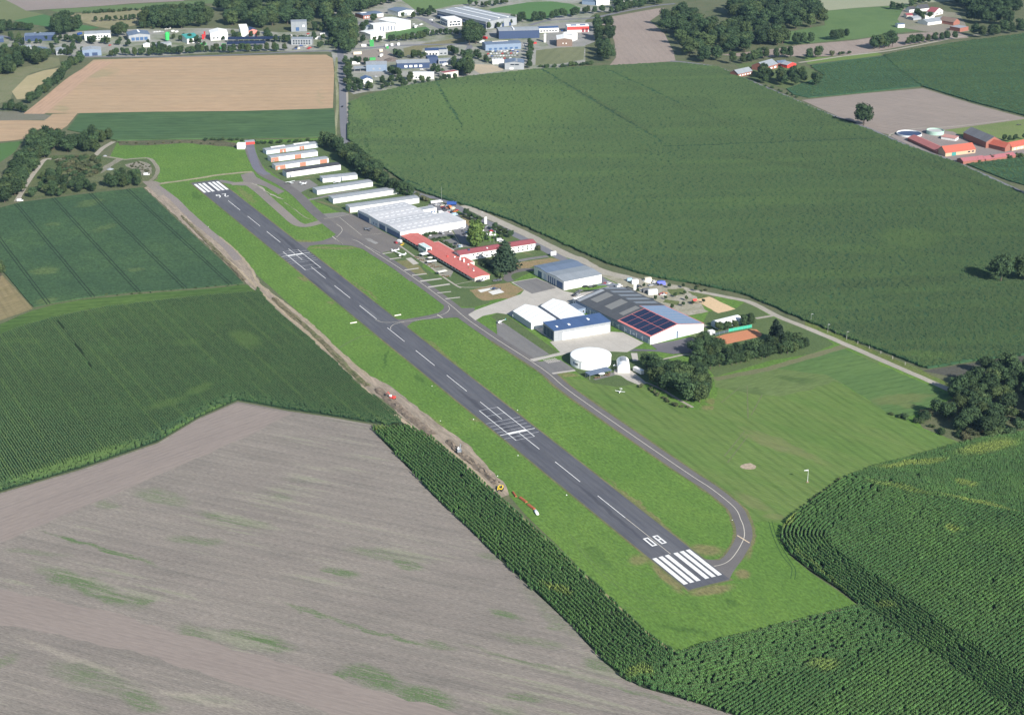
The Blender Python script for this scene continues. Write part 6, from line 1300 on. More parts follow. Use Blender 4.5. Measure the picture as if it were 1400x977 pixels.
px_ = np.concatenate([ax_[ka], qx_[kb]]); py_ = np.concatenate([ay_[ka], qy_[kb]]); pr_ = np.concatenate([ar_[ka], qr_[kb]])
print('A', ka.sum(), 'B', kb.sum())
# upper wedge: rows across the slope
wedge = [G(Z('c8', 560, 320)), G(Z('c8', 760, 345)), G(Z('c8', 1000, 420)), G(Z('c8', 1200, 470)), G(Z('c8', 1700, 580)), (420, 1000)] + in_w[-6:][::-1]
kw = inpoly(wedge, px_, py_)
wx, wy, wr = rows_in(wedge, angp(Z('c8', 900, 300), Z('c8', 1396, 400)), 2.0, 1.0, .14)
k2 = inpoly(mz_poly, wx, wy); px_ = np.concatenate([px_[~kw], wx[k2]]); py_ = np.concatenate([py_[~kw], wy[k2]]); pr_ = np.concatenate([pr_[~kw], wr[k2]])
# thin spots let the soil show
hole = np.sin(px_*.21+3*np.sin(py_*.05))*np.sin(py_*.17+2*np.sin(px_*.07))
keep = rng.random(px_.size) > np.where(hole > .8, .25, .03)
px_, py_, pr_ = px_[keep], py_[keep], pr_[keep]
scatter('maize_plants', np.stack([px_, py_], 1), pr_, rng.uniform(.86, 1.08, px_.size)*(1+.10*np.sin(px_*.05)*np.sin(py_*.043)), mzc, 6)
print('maize clumps', px_.size)

# field left of the dirt strip: drilled rows
leftf = poly_world(ZL('p', -50, 476, 0, 459, 30, 447, 70, 436, 110, 427, 150, 420, 210, 413, 260, 407, 320, 402, 350, 400, 352, 393, 366, 414, 408, 450, 452, 489, 496, 532, 520, 548, 540, 566, 552, 578, 530, 582, 508, 578, 450, 568, 395, 560, 325, 547, 270, 571, 215, 604, 110, 640, 0, 672, -50, 690))
lf_m = crop_mat('left_crop_leaf', (0.034, 0.090, 0.041), (0.045, 0.112, 0.044), (0.12, 0.215, 0.055), [bl('c3', 0, 540, 260, 560, 9, .22), bl('c3', 520, 380, 560, 400, 9, .25), bl('c3', 900, 560, 1130, 550, 9, .25), bl('c3', 1280, 480, 1396, 600, 12, .55), bl('c3', 1000, 850, 1180, 770, 7, .5), bl('c3', 780, 930, 1040, 850, 8, .45), bl('p', 0, 665, 210, 600, 9, .7), bl('p', 210, 604, 325, 545, 4, .8), bl('c3', 420, 840, 460, 830, 6, .2)], blob2=[bl('c3', 320, 450, 520, 700, 1.2, .9), bl('c3', 0, 700, 560, 900, 26, .3)], dark=(0.036, 0.076, 0.038), stripes=(angp(Z('c3', 800, 440), Z('c3', 1020, 660)), 9.3, .5))
lfc = make_protos('row_crop_clump', lf_m, .8, 1.7, 6, 5, yw=.35)
sheet('row_crop_ground', leftf, ground_mat('row_crop_soil', (0.038, 0.066, 0.032), (0.032, 0.056, 0.028), finec=.3), 0.045, world=True)
rowL = angp(Z('c3', 800, 440), Z('c3', 1020, 660))
bound_l = poly_world(ZL('p', 552, 578, 508, 578, 450, 568, 395, 560, 325, 547, 270, 571, 215, 604, 110, 640, 0, 672, -50, 690))
lx, ly, lr = rows_in(leftf, rowL, 1.55, 1.2, .16, bound=bound_l, dmax=10)
dg, _, _, _ = seg_near(poly_world(ZL('c3', 310, 440, 400, 550, 500, 690)), lx, ly); lx, ly, lr = lx[dg > .55], ly[dg > .55], lr[dg > .55]
scatter('row_crop_plants', np.stack([lx, ly], 1), lr, rng.uniform(.9, 1.08, lx.size), lfc, 5)
print('left crop', lx.size)

bf_m = crop_mat('field_maize_leaf', (0.033, 0.090, 0.043), (0.042, 0.108, 0.046), (0.090, 0.180, 0.052), [bl('a3', 150, 750, 240, 960, 14, .8), bl('a4', 0, 780, 500, 790, 22, .8), bl('p', 510, 140, 840, 150, 150, .8), bl('p', 500, 178, 800, 188, 50, .65), bl('p', 880, 385, 1250, 492, 14, .5), bl('b1', 1130, 100, 1396, 60, 20, .7), bl('d1', 430, 900, 900, 940, 40, .5), bl('d2', 380, 500, 760, 530, 10, .9), bl('b3', 400, 30, 900, 130, 7, .6), bl('p', 900, 385, 1250, 490, 8, .7), bl('p', 1020, 330, 1350, 360, 16, .35), bl('p', 960, 120, 1100, 190, 30, .25), bl('d2', 200, 210, 900, 200, 8, .4)],
    blob2=[bl('p', 745, 100, 910, 196, 7, 1.0), bl('p', 800, 95, 1040, 190, 9, .5), bl('p', 905, 203, 1185, 192, 4, .8), bl('p', 905, 203, 1240, 250, 9, .6), bl('p', 1060, 400, 1396, 375, 14, .6), bl('d1', 400, 290, 1390, 690, 7.0, .8), bl('p', 560, 230, 1000, 395, 14, .35)], dark=(0.027, 0.072, 0.038), bands=math.radians(4))
bfc = make_protos('field_maize_clump', bf_m, 1.55, 2.1, 26, 5, yw=1.0)
bx_, by_, br_ = rows_in(poly_world(big_poly), math.radians(6), 2.6, 2.7, .2)
for gl in (ZL('p', 743, 98, 905, 196), ZL('a3', 770, 640, 830, 760, 960, 970), ZL('a4', 790, 545, 950, 620, 1110, 690, 1320, 795), ZL('p', 905, 203, 1185, 192), ZL('p', 560, 250, 740, 330), ZL('b1', 1110, 130, 1130, 200, 1160, 280)):
    dg, _, _, _ = seg_near(poly_world(gl), bx_, by_); k = dg > 1.3; bx_, by_, br_ = bx_[k], by_[k], br_[k]
FIELDS_DONE = 1
scatter('field_maize_plants', np.stack([bx_, by_], 1), br_, rng.uniform(.96, 1.03, bx_.size)*(1+.03*np.sin(bx_*.03)*np.sin(by_*.037)), bfc, 5)
for nm_, poly_, hs_, an_ in (('upper_maize_plants', ZL('p', 1208, 76, 1240, 70, 1300, 60, 1400, 47, 1470, 42, 1470, 180, 1402, 159, 1330, 140, 1262, 119, 1230, 96), .85, -10), ('lower_maize_plants', ZL('d1', 1030, 442, 1170, 425, 1340, 405, 1450, 398, 1450, 590, 1396, 575, 1290, 545, 1150, 490), .7, 10),
    ('green_field_plants', ZL('p', 1108, 92, 1150, 86, 1210, 79, 1258, 117, 1180, 126, 1105, 133, 1088, 129, 1078, 122, 1128, 106), .6, 5)):
    fx, fy, fr_ = rows_in(poly_world(poly_), math.radians(an_), 2.9, 3.4, .5); scatter(nm_, np.stack([fx, fy], 1), fr_, rng.uniform(.8, 1.1, fx.size)*hs_, bfc, 5)
print('big field', bx_.size)

# ================================================================== TREES
def crown_mesh(name, mat, seed, kind='broad', quads=1500):
    """unit-height tree crown (z 0..1 of the whole tree): lobes of leaf clumps round a lumpy core"""
    r = random.Random(seed); mb = MB()
    lobes = []
    if kind == 'broad':
        wd = r.uniform(.28, .36)
        for k in range(r.randint(11, 15)):
            a = r.uniform(0, 2*PI); z = r.uniform(.30, .84); e = math.sin((z-.12)/.92*PI)**.6
            d = wd*e*r.uniform(.35, .95); lobes.append((d*math.cos(a), d*math.sin(a), z, r.uniform(.12, .19)))
        lobes.append((0, 0, .52, .29)); lobes.append((.04, -.03, .80, .17))
    elif kind == 'round':
        for k in range(12):
            a = r.uniform(0, 2*PI); z = r.uniform(.38, .8); d = .22*r.uniform(.5, 1); lobes.append((d*math.cos(a), d*math.sin(a), z, r.uniform(.12, .17)))
        lobes.append((0, 0, .6, .28))
    elif kind == 'fir':
        for k in range(26):
            z = .10+.85*k/26; rad = .27*(1-z)**.8+.02; a = k*2.4
            lobes.append((rad*.55*math.cos(a), rad*.55*math.sin(a), z, rad*.62+.02))
    elif kind == 'poplar':
        for k in range(18):
            z = .12+.80*k/18; rad = .17*math.sin(PI*(z*.85+.12))**.6+.02; a = k*2.4
            lobes.append((rad*.55*math.cos(a), rad*.55*math.sin(a), z, rad*.75))
    elif kind == 'bush':
        for k in range(9):
            a = r.uniform(0, 2*PI); z = r.uniform(.2, .65); d = .5*r.uniform(.1, 1); lobes.append((d*math.cos(a), d*math.sin(a), z, r.uniform(.22, .36)))
    tot = sum(l[3]**2 for l in lobes)
    for (x, y, z, s) in lobes:
        # core
        n, m = 6, 4; vs = []; 
        for j in range(1, m):
            ph = PI*j/m
            for i in range(n):
                q = s*.78*r.uniform(.75, 1.1); vs.append((x+q*math.sin(ph)*math.cos(2*PI*i/n), y+q*math.sin(ph)*math.sin(2*PI*i/n), z+q*.85*math.cos(ph)))
        vs += [(x, y, z+s*.7), (x, y, z-s*.6)]; fs = []
        for j in range(m-2):
            for i in range(n): fs.append((j*n+i, j*n+(i+1) % n, (j+1)*n+(i+1) % n, (j+1)*n+i))
        for i in range(n): fs += [(len(vs)-2, (i+1) % n, i), (len(vs)-1, (m-2)*n+i, (m-2)*n+(i+1) % n)]
        mb.add(vs, fs)
        for k in range(int(quads*s*s/tot)):
            u = r.uniform(-1, 1); a = r.uniform(0, 2*PI); h = math.sqrt(1-u*u); nx, ny, nz = h*math.cos(a), h*math.sin(a), u
            q = s*r.uniform(.72, 1.18); c = Vector((x+nx*q, y+ny*q, z+nz*q*.9))
            nn = Vector((nx+r.gauss(0, .5), ny+r.gauss(0, .5), nz+.3+r.gauss(0, .5))).normalized(); a1 = nn.orthogonal().normalized(); a2 = nn.cross(a1)
            g = r.uniform(.016, .034)*(1.5 if kind == 'bush' else 1); t1, t2 = a1*g, a2*g*r.uniform(.6, 1)
            mb.add([c-t1-t2, c+t1-t2*.6, c+t1*.7+t2, c-t1*.8+t2*1.1], [(0, 1, 2, 3)])
    return mb.mesh(name, mat)
def trunk_mesh(name, seed, top=.5, r0=.022):
    r = random.Random(seed); mb = MB()
    mb.tube((0, 0, 0), (.005, .004, top), r0, r0*.5, 7)
    for k in range(4):
        a = r.uniform(0, 2*PI); z = top*r.uniform(.55, 1); mb.tube((0, 0, z), (math.cos(a)*.16, math.sin(a)*.16, z+.16), r0*.45, r0*.15, 5)
    return mb.mesh(name, barkM)
KIN = {'broad': ([crown_mesh('crown', leafM, 30+i, 'broad', 1500) for i in range(7)], trunk_mesh('trunk', 1)),
       'round': ([crown_mesh('crown', leafM, 60+i, 'round', 1300) for i in range(3)], trunk_mesh('trunk', 2)),
       'fir': ([crown_mesh('crown', firM, 80+i, 'fir', 1800) for i in range(2)], trunk_mesh('trunk', 3, .8)),
       'poplar': ([crown_mesh('crown', popM, 90, 'poplar', 3200)], trunk_mesh('trunk', 4, .7)),
       'bush': ([crown_mesh('foliage', bushM, 100+i, 'bush', 700) for i in range(4)], None),
       'shrub': ([crown_mesh('foliage', leafM, 110+i, 'bush', 700) for i in range(3)], None)}
KNAME = {'broad': 'broadleaf_tree', 'round': 'round_tree', 'fir': 'spruce_tree', 'poplar': 'poplar_tree', 'bush': 'bush', 'shrub': 'bush'}
TREES = []
def tree(kind, p, h, label, group=None, wide=1.0, name=None, world=False):
    x, y = p if world else G(p)
    TREES.append((kind, x, y, h, wide, random.uniform(0, 2*PI), random.uniform(.92, 1.1), label, group, random.randrange(1000)))
def make_tree(t):
    kind, x, y, h, wide, rz, k, label, group, ci = t
    crowns, tr = KIN[kind]; nm = KNAME[kind]; cm = crowns[ci % len(crowns)]
    if tr is None:
        o = bpy.data.objects.new(nm, cm); col.objects.link(o)
    else:
        o = bpy.data.objects.new(nm, None); col.objects.link(o)
        c = bpy.data.objects.new('crown', cm); col.objects.link(c); c.parent = o
        t_ = bpy.data.objects.new('trunk', tr); col.objects.link(t_); t_.parent = o
    o.location = (x, y, 0); o.rotation_euler = (0, 0, rz); w = wide*k*h
    o.scale = (w, w*(2-k), h)
    tag(o, label, 'bush' if tr is None else 'tree', group)
def finish_trees():
    """the 295 that show largest of each kind are things; the rest of the woods and hedges is one mass"""
    per = {}
    for t in TREES: per.setdefault(KNAME[t[0]], []).append(t)
    rest = []
    for nm, L in per.items():
        L.sort(key=lambda t: -(t[3]/math.hypot(t[1], t[2])+(1 if t[8] is None else 0)))
        for t in L[:295]: make_tree(t)
        rest += L[295:]
        print(nm, len(L))
    if not rest: return
    c = bpy.data.collections.new('far_tree_kinds'); keys = []
    for kind, (crowns, tr) in KIN.items():
        for i, cm in enumerate(crowns): keys.append((kind, i))
    keys.sort(key=lambda k: '%s_%02d' % k)
    for kind, i in keys:
        o = bpy.data.objects.new('z_%s_%02d' % (kind, i), KIN[kind][0][i]); c.objects.link(o)
    idx = {k: n for n, k in enumerate(keys)}
    me_i = [idx[(t[0], t[9] % len(KIN[t[0]][0]))] for t in rest]
    o = scatter('far_woodland', [(t[1], t[2]) for t in rest], [t[5] for t in rest], [t[3]*(1+(t[4]-1)*.6) for t in rest], c, 1)
    o.data.attributes['vi'].data.foreach_set('value', np.array(me_i, np.int32))
def grove(poly_px, n, hmin, hmax, label, group, kind='broad', mind=8, wide=1.32, world=None):
    if n >= 20 and mind > 6: n = int(n*1.35); mind *= .84
    P = poly_world(poly_px) if world is None else world
    xs = [p[0] for p in P]; ys = [p[1] for p in P]; pts = []; tries = 0
    while len(pts) < n and tries < n*60:
        tries += 1; x = random.uniform(min(xs), max(xs)); y = random.uniform(min(ys), max(ys))
        if not inpoly(P, np.array([x]), np.array([y]))[0]: continue
        if all((x-a)**2+(y-b)**2 > mind*mind for a, b in pts): pts.append((x, y))
    for p in pts:
        kd = kind if isinstance(kind, str) else random.choice(kind)
        tree(kd, p, random.uniform(hmin, hmax), label, group, wide, world=True)
    return pts
def along(pts_px, n, h0, h1, label, group, kind='broad', jit=1.5, wide=1.1):
    P = poly_world(pts_px); Ls = [dist(a, b) for a, b in zip(P, P[1:])]; T_ = sum(Ls)
    for i in range(n):
        d = T_*(i+.5+random.uniform(-.25, .25))/n
        for (a, b), l in zip(zip(P, P[1:]), Ls):
            if d <= l: break
            d -= l
        f = min(1, d/l); kd = kind if isinstance(kind, str) else random.choice(kind)
        tree(kd, (a[0]+(b[0]-a[0])*f+random.uniform(-jit, jit), a[1]+(b[1]-a[1])*f+random.uniform(-jit, jit)), random.uniform(h0, h1), label, group, wide, world=True)

# woods at the top of the picture
grove(ZL('p', 196, 36, 240, 40, 300, 36, 340, 38, 372, 42, 376, 28, 392, 14, 400, 4, 330, 4, 300, 14, 260, 22, 215, 26), 42, 16, 22, 'dark broadleaf tree in the wood behind the white arched hall', 'trees of the wood left of the crossroads', mind=10)
grove(ZL('p', 385, 22, 400, 14, 430, 10, 480, 10, 520, 8, 505, 14, 484, 22, 484, 50, 478, 62, 462, 62, 452, 44, 430, 30, 420, 40, 402, 32, 385, 36), 40, 15, 22, 'dark tree in the wood around the grey cube office', 'trees of the wood behind the grey cube', mind=9)
grove(ZL('p', 455, 66, 485, 64, 488, 74, 478, 80, 458, 70), 5, 12, 16, 'tree standing at the estate crossroads', 'trees at the crossroads', mind=7)
grove(ZL('p', 982, 20, 1010, 12, 1060, 6, 1100, 10, 1122, 22, 1127, 34, 1095, 40, 1070, 43, 1035, 44, 1036, 34, 1005, 26), 44, 17, 23, 'tall dark tree in the wood left of the pale field', 'trees of the upper right wood', mind=10)
grove(ZL('p', 905, 38, 925, 22, 950, 30, 985, 38, 1020, 40, 1034, 46, 1072, 48, 1076, 62, 1052, 68, 1025, 72, 985, 74, 980, 84, 962, 88, 940, 84, 925, 66, 912, 50), 56, 15, 21, 'dark tree in the wood between the brown field and the lane', 'trees of the wood beside the brown field', mind=9.5)
along(ZL('a5', 880, 345, 960, 345, 1080, 330), 3, 14, 17, 'round crowned tree at the end of the wood by the brown strip', 'trees between the wood and the strip')
along(ZL('a5', 1180, 310, 1240, 310, 1300, 300), 3, 11, 14, 'tree of a small group alone on the green pasture edge', 'three trees on the pasture edge')
along(ZL('a5', 440, 490, 520, 495, 580, 480, 650, 460, 760, 445, 860, 445, 930, 440), 9, 11, 15, 'tree in the row behind the lane farmhouse', 'trees behind the lane farmhouse')
along(ZL('a5', 1030, 455, 1080, 455, 1140, 440), 3, 12, 15, 'tree of the dark clump in the brown strip', 'clump in the brown strip')
tree('bush', Z('a5', 1215, 425), 8, 'thin bushy tree alone on the brown strip', wide=.7)
along(ZL('a5', 1260, 425, 1290, 415, 1345, 410), 3, 3.5, 5, 'small bush on the lane beside the brown strip', 'bushes on the lane', 'shrub')
grove(ZL('a5', 600, 600, 680, 560, 760, 600, 860, 560, 940, 580, 1040, 640, 1100, 640, 1000, 650, 860, 665, 700, 640, 620, 620), 17, 9, 15, 'garden tree in front of the lane farmhouse', 'garden trees at the lane farm', mind=6)
tree('broad', Z('a5', 1090, 655), 16, 'grey green tree at the right of the lane farm garden')
along(ZL('a5', 700, 660, 800, 690, 900, 730, 970, 755), 7, 2.5, 4, 'low bush along the lane below the farm garden', 'bushes along the farm lane', 'shrub')
# hamlet
along(ZL('a6', 370, 72, 420, 75, 480, 78), 5, 8, 11, 'tree in the dark row left of the hamlet', 'row left of the hamlet')
grove(ZL('a6', 640, 40, 800, 20, 900, 60, 960, 130, 1000, 220, 1100, 200, 1180, 210, 1300, 200, 1340, 130, 1330, 60, 1180, 60, 1120, 20, 900, 10, 700, 10), 34, 14, 20, 'big tree in the grove beside the hamlet', 'trees of the hamlet grove', mind=9)
along(ZL('a6', 1000, 270, 1060, 290, 1130, 285, 1200, 270, 1280, 260, 1360, 250, 1450, 240), 8, 14, 19, 'tree of the front row below the hamlet grove', 'front row below the hamlet')
along(ZL('a6', 220, 380, 290, 375, 350, 365, 420, 355), 5, 17, 20, 'tall tree of the dark clump at the end of the brown strip', 'tall clump at the brown strip')
along(ZL('a6', 470, 345, 540, 345, 620, 330, 700, 320, 790, 310, 870, 300), 9, 9, 13, 'tree in the row between the brown strip and the green field', 'row below the hamlet')
along(ZL('a6', -20, 300, 20, 300, 50, 290), 2, 12, 14, 'tree on the pasture left of the hamlet', 'pasture pair')
# right middle
tree('broad', Z('d1', 375, 195), 24, 'single large dark tree beside the farm road and brown field', wide=1.3)
tree('round', Z('d2', 935, 165), 25, 'big round tree at the right edge of the large maize field', wide=1.1)
tree('broad', Z('d2', 1045, 160), 22, 'tree cut by the right edge beside the big round one', wide=1.1)
tree('broad', Z('p', 1412, 268), 17, 'tree shading the farm road at the right edge')
grove(ZL('d2', 640, 770, 700, 690, 780, 660, 860, 590, 950, 580, 1100, 600, 1100, 860, 980, 880, 860, 900, 760, 900, 660, 850, 590, 800), 40, 9, 15, 'dark tree in the thicket at the end of the gravel road', 'trees of the right hand thicket', ['broad', 'round', 'broad'], mind=6.5)
grove(ZL('d2', 560, 780, 700, 740, 900, 760, 1100, 800, 1100, 880, 950, 890, 780, 915, 680, 880, 600, 840), 26, 4, 7, 'low bush at the foot of the right hand thicket', 'bushes of the right hand thicket', ['shrub', 'bush'], mind=5)
along(ZL('d2', 380, 790, 440, 800, 520, 820, 600, 850, 680, 890), 8, 2.5, 4.5, 'small bush on the ditch beside the mown meadow', 'bushes on the meadow ditch', 'shrub')
# hedge beside the court and trees behind the booth
along(ZL('b7', 500, 345, 560, 350, 620, 345, 680, 330, 760, 318, 840, 300, 930, 285, 1010, 268, 1090, 250, 1160, 232, 1230, 215), 24, 8, 10.5, 'tree of the dense hedge along the mown path and tennis court', 'hedge along the tennis court', jit=1.5, wide=1.0)
along(ZL('b7', 700, 285, 800, 262, 900, 240, 1000, 222, 1100, 200, 1180, 190), 11, 8, 11, 'tree of the second row inside the court hedge', 'inner row of the court hedge')
for (x, y, h) in ((1020, 170, 17), (1050, 190, 15)): tree('fir', Z('b7', x, y), h, 'dark spruce rising above the court hedge', 'spruces above the court hedge')
grove(ZL('b7', 510, 200, 560, 170, 640, 210, 700, 240, 640, 290, 560, 300, 520, 260), 10, 8, 12, 'dark tree between the dark yard and the tennis court', 'trees left of the court', mind=6)
along(ZL('b7', 560, 165, 640, 190, 690, 205), 4, 4, 5, 'low round tree by the clay court corner', 'low trees at the court corner', 'round')
along(ZL('b7', 640, 105, 690, 108, 730, 100, 780, 92), 5, 6, 8, 'round tree in front of the white polytunnel', 'trees before the polytunnel', 'round')
along(ZL('b7', 800, 70, 860, 75, 880, 60), 3, 8, 10, 'tree right of the white polytunnel', 'trees right of the polytunnel')
grove(ZL('b7', 240, 430, 300, 410, 420, 450, 480, 480, 600, 560, 540, 565, 470, 550, 380, 520, 280, 460), 13, 12, 16, 'large dark tree of the clump between booth and meadow', 'big clump beside the hedge path', mind=7)
grove(ZL('b7', 180, 340, 240, 320, 330, 350, 420, 380, 540, 400, 590, 440, 500, 440, 350, 410, 240, 390), 12, 9, 13, 'tree behind the booth at the rear of the big clump', 'rear trees of the big clump', mind=7)
grove(ZL('b7', 560, 480, 600, 500, 610, 560, 550, 560, 500, 540), 4, 12, 15, 'tree at the right tip of the big clump by the meadow', 'right tip of the clump', mind=6)
along(ZL('b7', 170, 460, 230, 480, 280, 510, 330, 545, 390, 580, 450, 597, 480, 600), 13, 1.8, 3, 'low grey green bush on the bank below the hedge path', 'bushes below the hedge path', 'bush')
# behind the hangars
along(ZL('b1', 705, 205, 760, 225, 830, 260, 870, 290), 11, 12, 16, 'dark tree at the bend of the road behind the hangar rows', 'trees at the road bend behind the hangars', wide=1.3)
along(ZL('b1', 900, 330, 960, 380, 1000, 415, 1060, 450, 1110, 490, 1170, 520, 1230, 550, 1320, 580), 16, 11, 15, 'tree of the row between the hangars and the road', 'row between hangars and road', wide=1.3)
along(ZL('b1', 960, 300, 1060, 380, 1160, 450, 1260, 510), 12, 11, 15, 'rear tree of the row between the hangars and the road', 'rear row between hangars and road', wide=1.3)
along(ZL('b2', 450, 130, 520, 150, 590, 175, 640, 190, 710, 200), 8, 10, 13, 'tree above the end of the longest white hangar', 'trees above the longest hangar')
along(ZL('b2', 760, 215, 830, 230, 850, 250), 3, 4, 6, 'small yellow green tree by the road behind the big hall', 'small trees behind the big hall', 'bush')
for i, (x, y) in enumerate(((396, 178), (436, 206), (482, 228), (524, 248))): tree('round', Z('b3', x, y), 7.5, 'small round street tree on the upper verge above the parked cars', 'street trees above the car park', wide=1.15)
for i, (x, y) in enumerate(((676, 318), (722, 340), (772, 365), (820, 388))): tree('round', Z('b3', x, y), 7.5, 'small round street tree behind the guest house', 'street trees behind the guest house', wide=1.15)
tree('poplar', Z('b3', 490, 464), 23, 'tall bright green poplar beside the car park', wide=1.25)
tree('fir', Z('b3', 770, 695), 24, 'tall dark spruce in front of the guest house', wide=1.6)
tree('bush', Z('b3', 1085, 500), 5, 'yellow green bush at the right end of the guest house')
along(ZL('b3', 500, 640, 560, 640, 620, 660, 700, 730, 720, 760, 740, 770), 7, 3, 5, 'garden shrub between the guest house and the coral roof', 'garden shrubs', 'shrub')
along(ZL('e2', 560, 150, 640, 145, 750, 110), 5, 3.5, 4.5, 'shrub against the white front of the big hall', 'shrubs at the big hall', 'shrub')
along(ZL('e2', 860, 260, 940, 300, 1000, 320, 1040, 335), 6, 2.5, 4, 'shrub in the green island of the small car park', 'shrubs in the car park island', 'shrub')
along(ZL('e2', 620, 230, 750, 205, 900, 180, 1060, 150), 12, 1.6, 2, 'clipped hedge plant on the car park green', 'car park hedge', 'shrub')
along(ZL('e1', 900, 640, 930, 740, 980, 740, 1230, 700), 5, 3, 5, 'shrub on the lawn behind the guest house', 'shrubs behind the guest house', 'shrub')
# scrub and woods to the left of the far runway end
grove(ZL('c1', 0, 560, 60, 480, 110, 400, 160, 340, 230, 320, 250, 345, 180, 420, 130, 490, 80, 580, 0, 598), 24, 13, 17, 'dark tree beside the pale track at the left edge', 'trees along the pale track', mind=6.5)
grove(ZL('c1', 170, 290, 200, 240, 290, 225, 370, 270, 400, 310, 300, 320, 200, 320), 13, 13, 17, 'large dark tree above the scrub ground', 'trees above the scrub', mind=7)
grove(ZL('c1', 410, 270, 470, 230, 560, 240, 620, 245, 570, 270, 520, 315, 440, 315, 390, 300), 15, 9, 13, 'tree in the clump where the scrub meets the green crop', 'clump by the green crop', mind=6)
grove(ZL('c1', 160, 560, 200, 520, 300, 490, 420, 480, 510, 500, 515, 530, 330, 555, 200, 570), 20, 7, 10, 'dark bushy tree at the edge of the tramlined field', 'trees at the tramlined field', mind=5.5)
grove(ZL('c1', 215, 500, 240, 420, 330, 400, 340, 450, 300, 480), 9, 6, 9, 'mid green tree inside the scrub beside the pale track', 'trees inside the scrub', mind=5.5)
grove(ZL('c1', 580, 505, 640, 470, 720, 460, 775, 480, 770, 500, 680, 508), 12, 8, 11, 'tree of the dark clump with bare stems before the dirt strip', 'clump at the dirt strip', mind=5)
grove(ZL('c1', 300, 345, 520, 335, 560, 360, 540, 440, 400, 460, 330, 400), 70, 2.2, 4.8, 'scrub bush on the waste ground', 'bushes on the waste ground', ['bush', 'shrub'], mind=3.5)
grove(ZL('c1', 690, 380, 760, 365, 820, 385, 825, 430, 780, 440), 22, 1.2, 2.4, 'weedy bush on the rubble mound', 'bushes on the rubble mound', ['bush'], mind=3)
along(ZL('c1', 630, 262, 800, 268, 1000, 258, 1200, 272), 12, 1.5, 2.4, 'low bush on the weedy bank beside the green crop', 'bushes on the weedy bank', 'bush')
along(ZL('c1', 1100, 250, 1180, 248, 1290, 246) + ZL('b1', 80, 185, 200, 190, 350, 172, 600, 160), 18, 3, 4.2, 'low hedge bush between the green crop and the hangars', 'hedge behind the farthest hangar', 'shrub')
tree('round', Z('c3', 0, 205), 15, 'dark tree cut by the left edge above the mown strip', wide=1.2)
along(ZL('c3', 500, 300, 720, 288, 780, 282, 960, 262, 1050, 255, 1110, 250, 1180, 245, 1240, 242, 1320, 240), 14, .9, 1.9, 'tiny bush in the grass strip between the two dark crops', 'bushes in the grass strip', 'shrub')
along(ZL('c5', 250, 385, 300, 385, 360, 392), 4, 2.5, 3.5, 'small bush where the maize strip begins', 'bushes at the maize strip', 'shrub')
along(ZL('c8', 490, 320, 520, 330, 480, 360, 430, 400, 350, 465, 265, 530, 255, 540), 12, 1.0, 1.8, 'weed bush on the ditch along the right maize field', 'bushes along the maize ditch', 'bush')
# estate trees
along(ZL('a1', 205, 800, 260, 770, 310, 735, 370, 690, 430, 640, 480, 590, 520, 545, 560, 510, 600, 480, 630, 465), 24, 9, 13, 'dark tree of the row along the track left of the stubble', 'row left of the stubble field', jit=3)
along(ZL('a1', 100, 820, 130, 850, 180, 860, 60, 840, 20, 850), 7, 8, 11, 'tree at the lower end of the row left of the stubble', 'lower end of the left row', jit=3)
grove(ZL('a1', -60, 420, 60, 410, 200, 430, 330, 450, 380, 480, 300, 500, 200, 495, 140, 530, 90, 580, -60, 600), 34, 11, 15, 'dark tree of the wood at the left edge below the estate', 'wood below the estate', mind=8.5)
grove(ZL('a1', -60, 270, 80, 255, 90, 240, -60, 240), 6, 11, 14, 'tree at the left edge behind the navy workshop', 'trees behind the navy workshop', mind=8)
along(ZL('a1', 120, 235, 180, 238, 260, 235), 6, 9, 12, 'tree behind the long navy warehouse', 'trees behind the navy warehouse')
grove(ZL('a1', 410, 275, 420, 220, 500, 180, 600, 220, 620, 250, 520, 285), 14, 13, 18, 'large dark tree right of the long navy warehouse', 'trees right of the navy warehouse', mind=8)
along(ZL('a1', 420, 125, 500, 115, 560, 118), 5, 5, 7, 'bush tree at the left end of the dry meadow', 'hedge left of the dry meadow', 'shrub')
along(ZL('a1', 610, 105, 680, 105, 760, 100, 900, 92, 1000, 82, 1150, 75, 1250, 62, 1396, 50), 18, 4, 7, 'small tree along the upper edge of the dry meadow', 'hedge above the dry meadow', 'shrub')
along(ZL('a1', 720, 170, 800, 162, 900, 160, 1000, 155, 1080, 145), 10, 5, 8, 'bushy tree in the middle of the dry meadow', 'trees in the dry meadow')
grove(ZL('a1', 1080, 200, 1110, 150, 1200, 125, 1300, 120, 1396, 130, 1396, 200, 1250, 200, 1180, 220), 22, 11, 15, 'dark tree of the wood behind the blue grey showroom', 'trees behind the showroom', mind=8)
grove(ZL('a1', 860, 290, 880, 250, 940, 240, 960, 260, 930, 300), 6, 11, 14, 'tree between the white office and the showroom', 'trees left of the showroom', mind=7)
for x, y, h in ((165, 350, 9), (225, 335, 6), (280, 335, 7), (310, 335, 6), (435, 345, 9), (560, 350, 7), (680, 325, 8), (715, 340, 12), (780, 335, 8), (915, 330, 8), (980, 360, 10), (1130, 335, 6), (1175, 365, 7)): tree('broad', Z('a1', x, y), h, 'small tree standing among the workshops left on the estate', 'trees among the workshops')
along(ZL('a1', 400, 420, 450, 420, 525, 425, 565, 415), 5, 7, 9, 'tree beside the pale roofed workshop', 'trees beside the pale workshop')
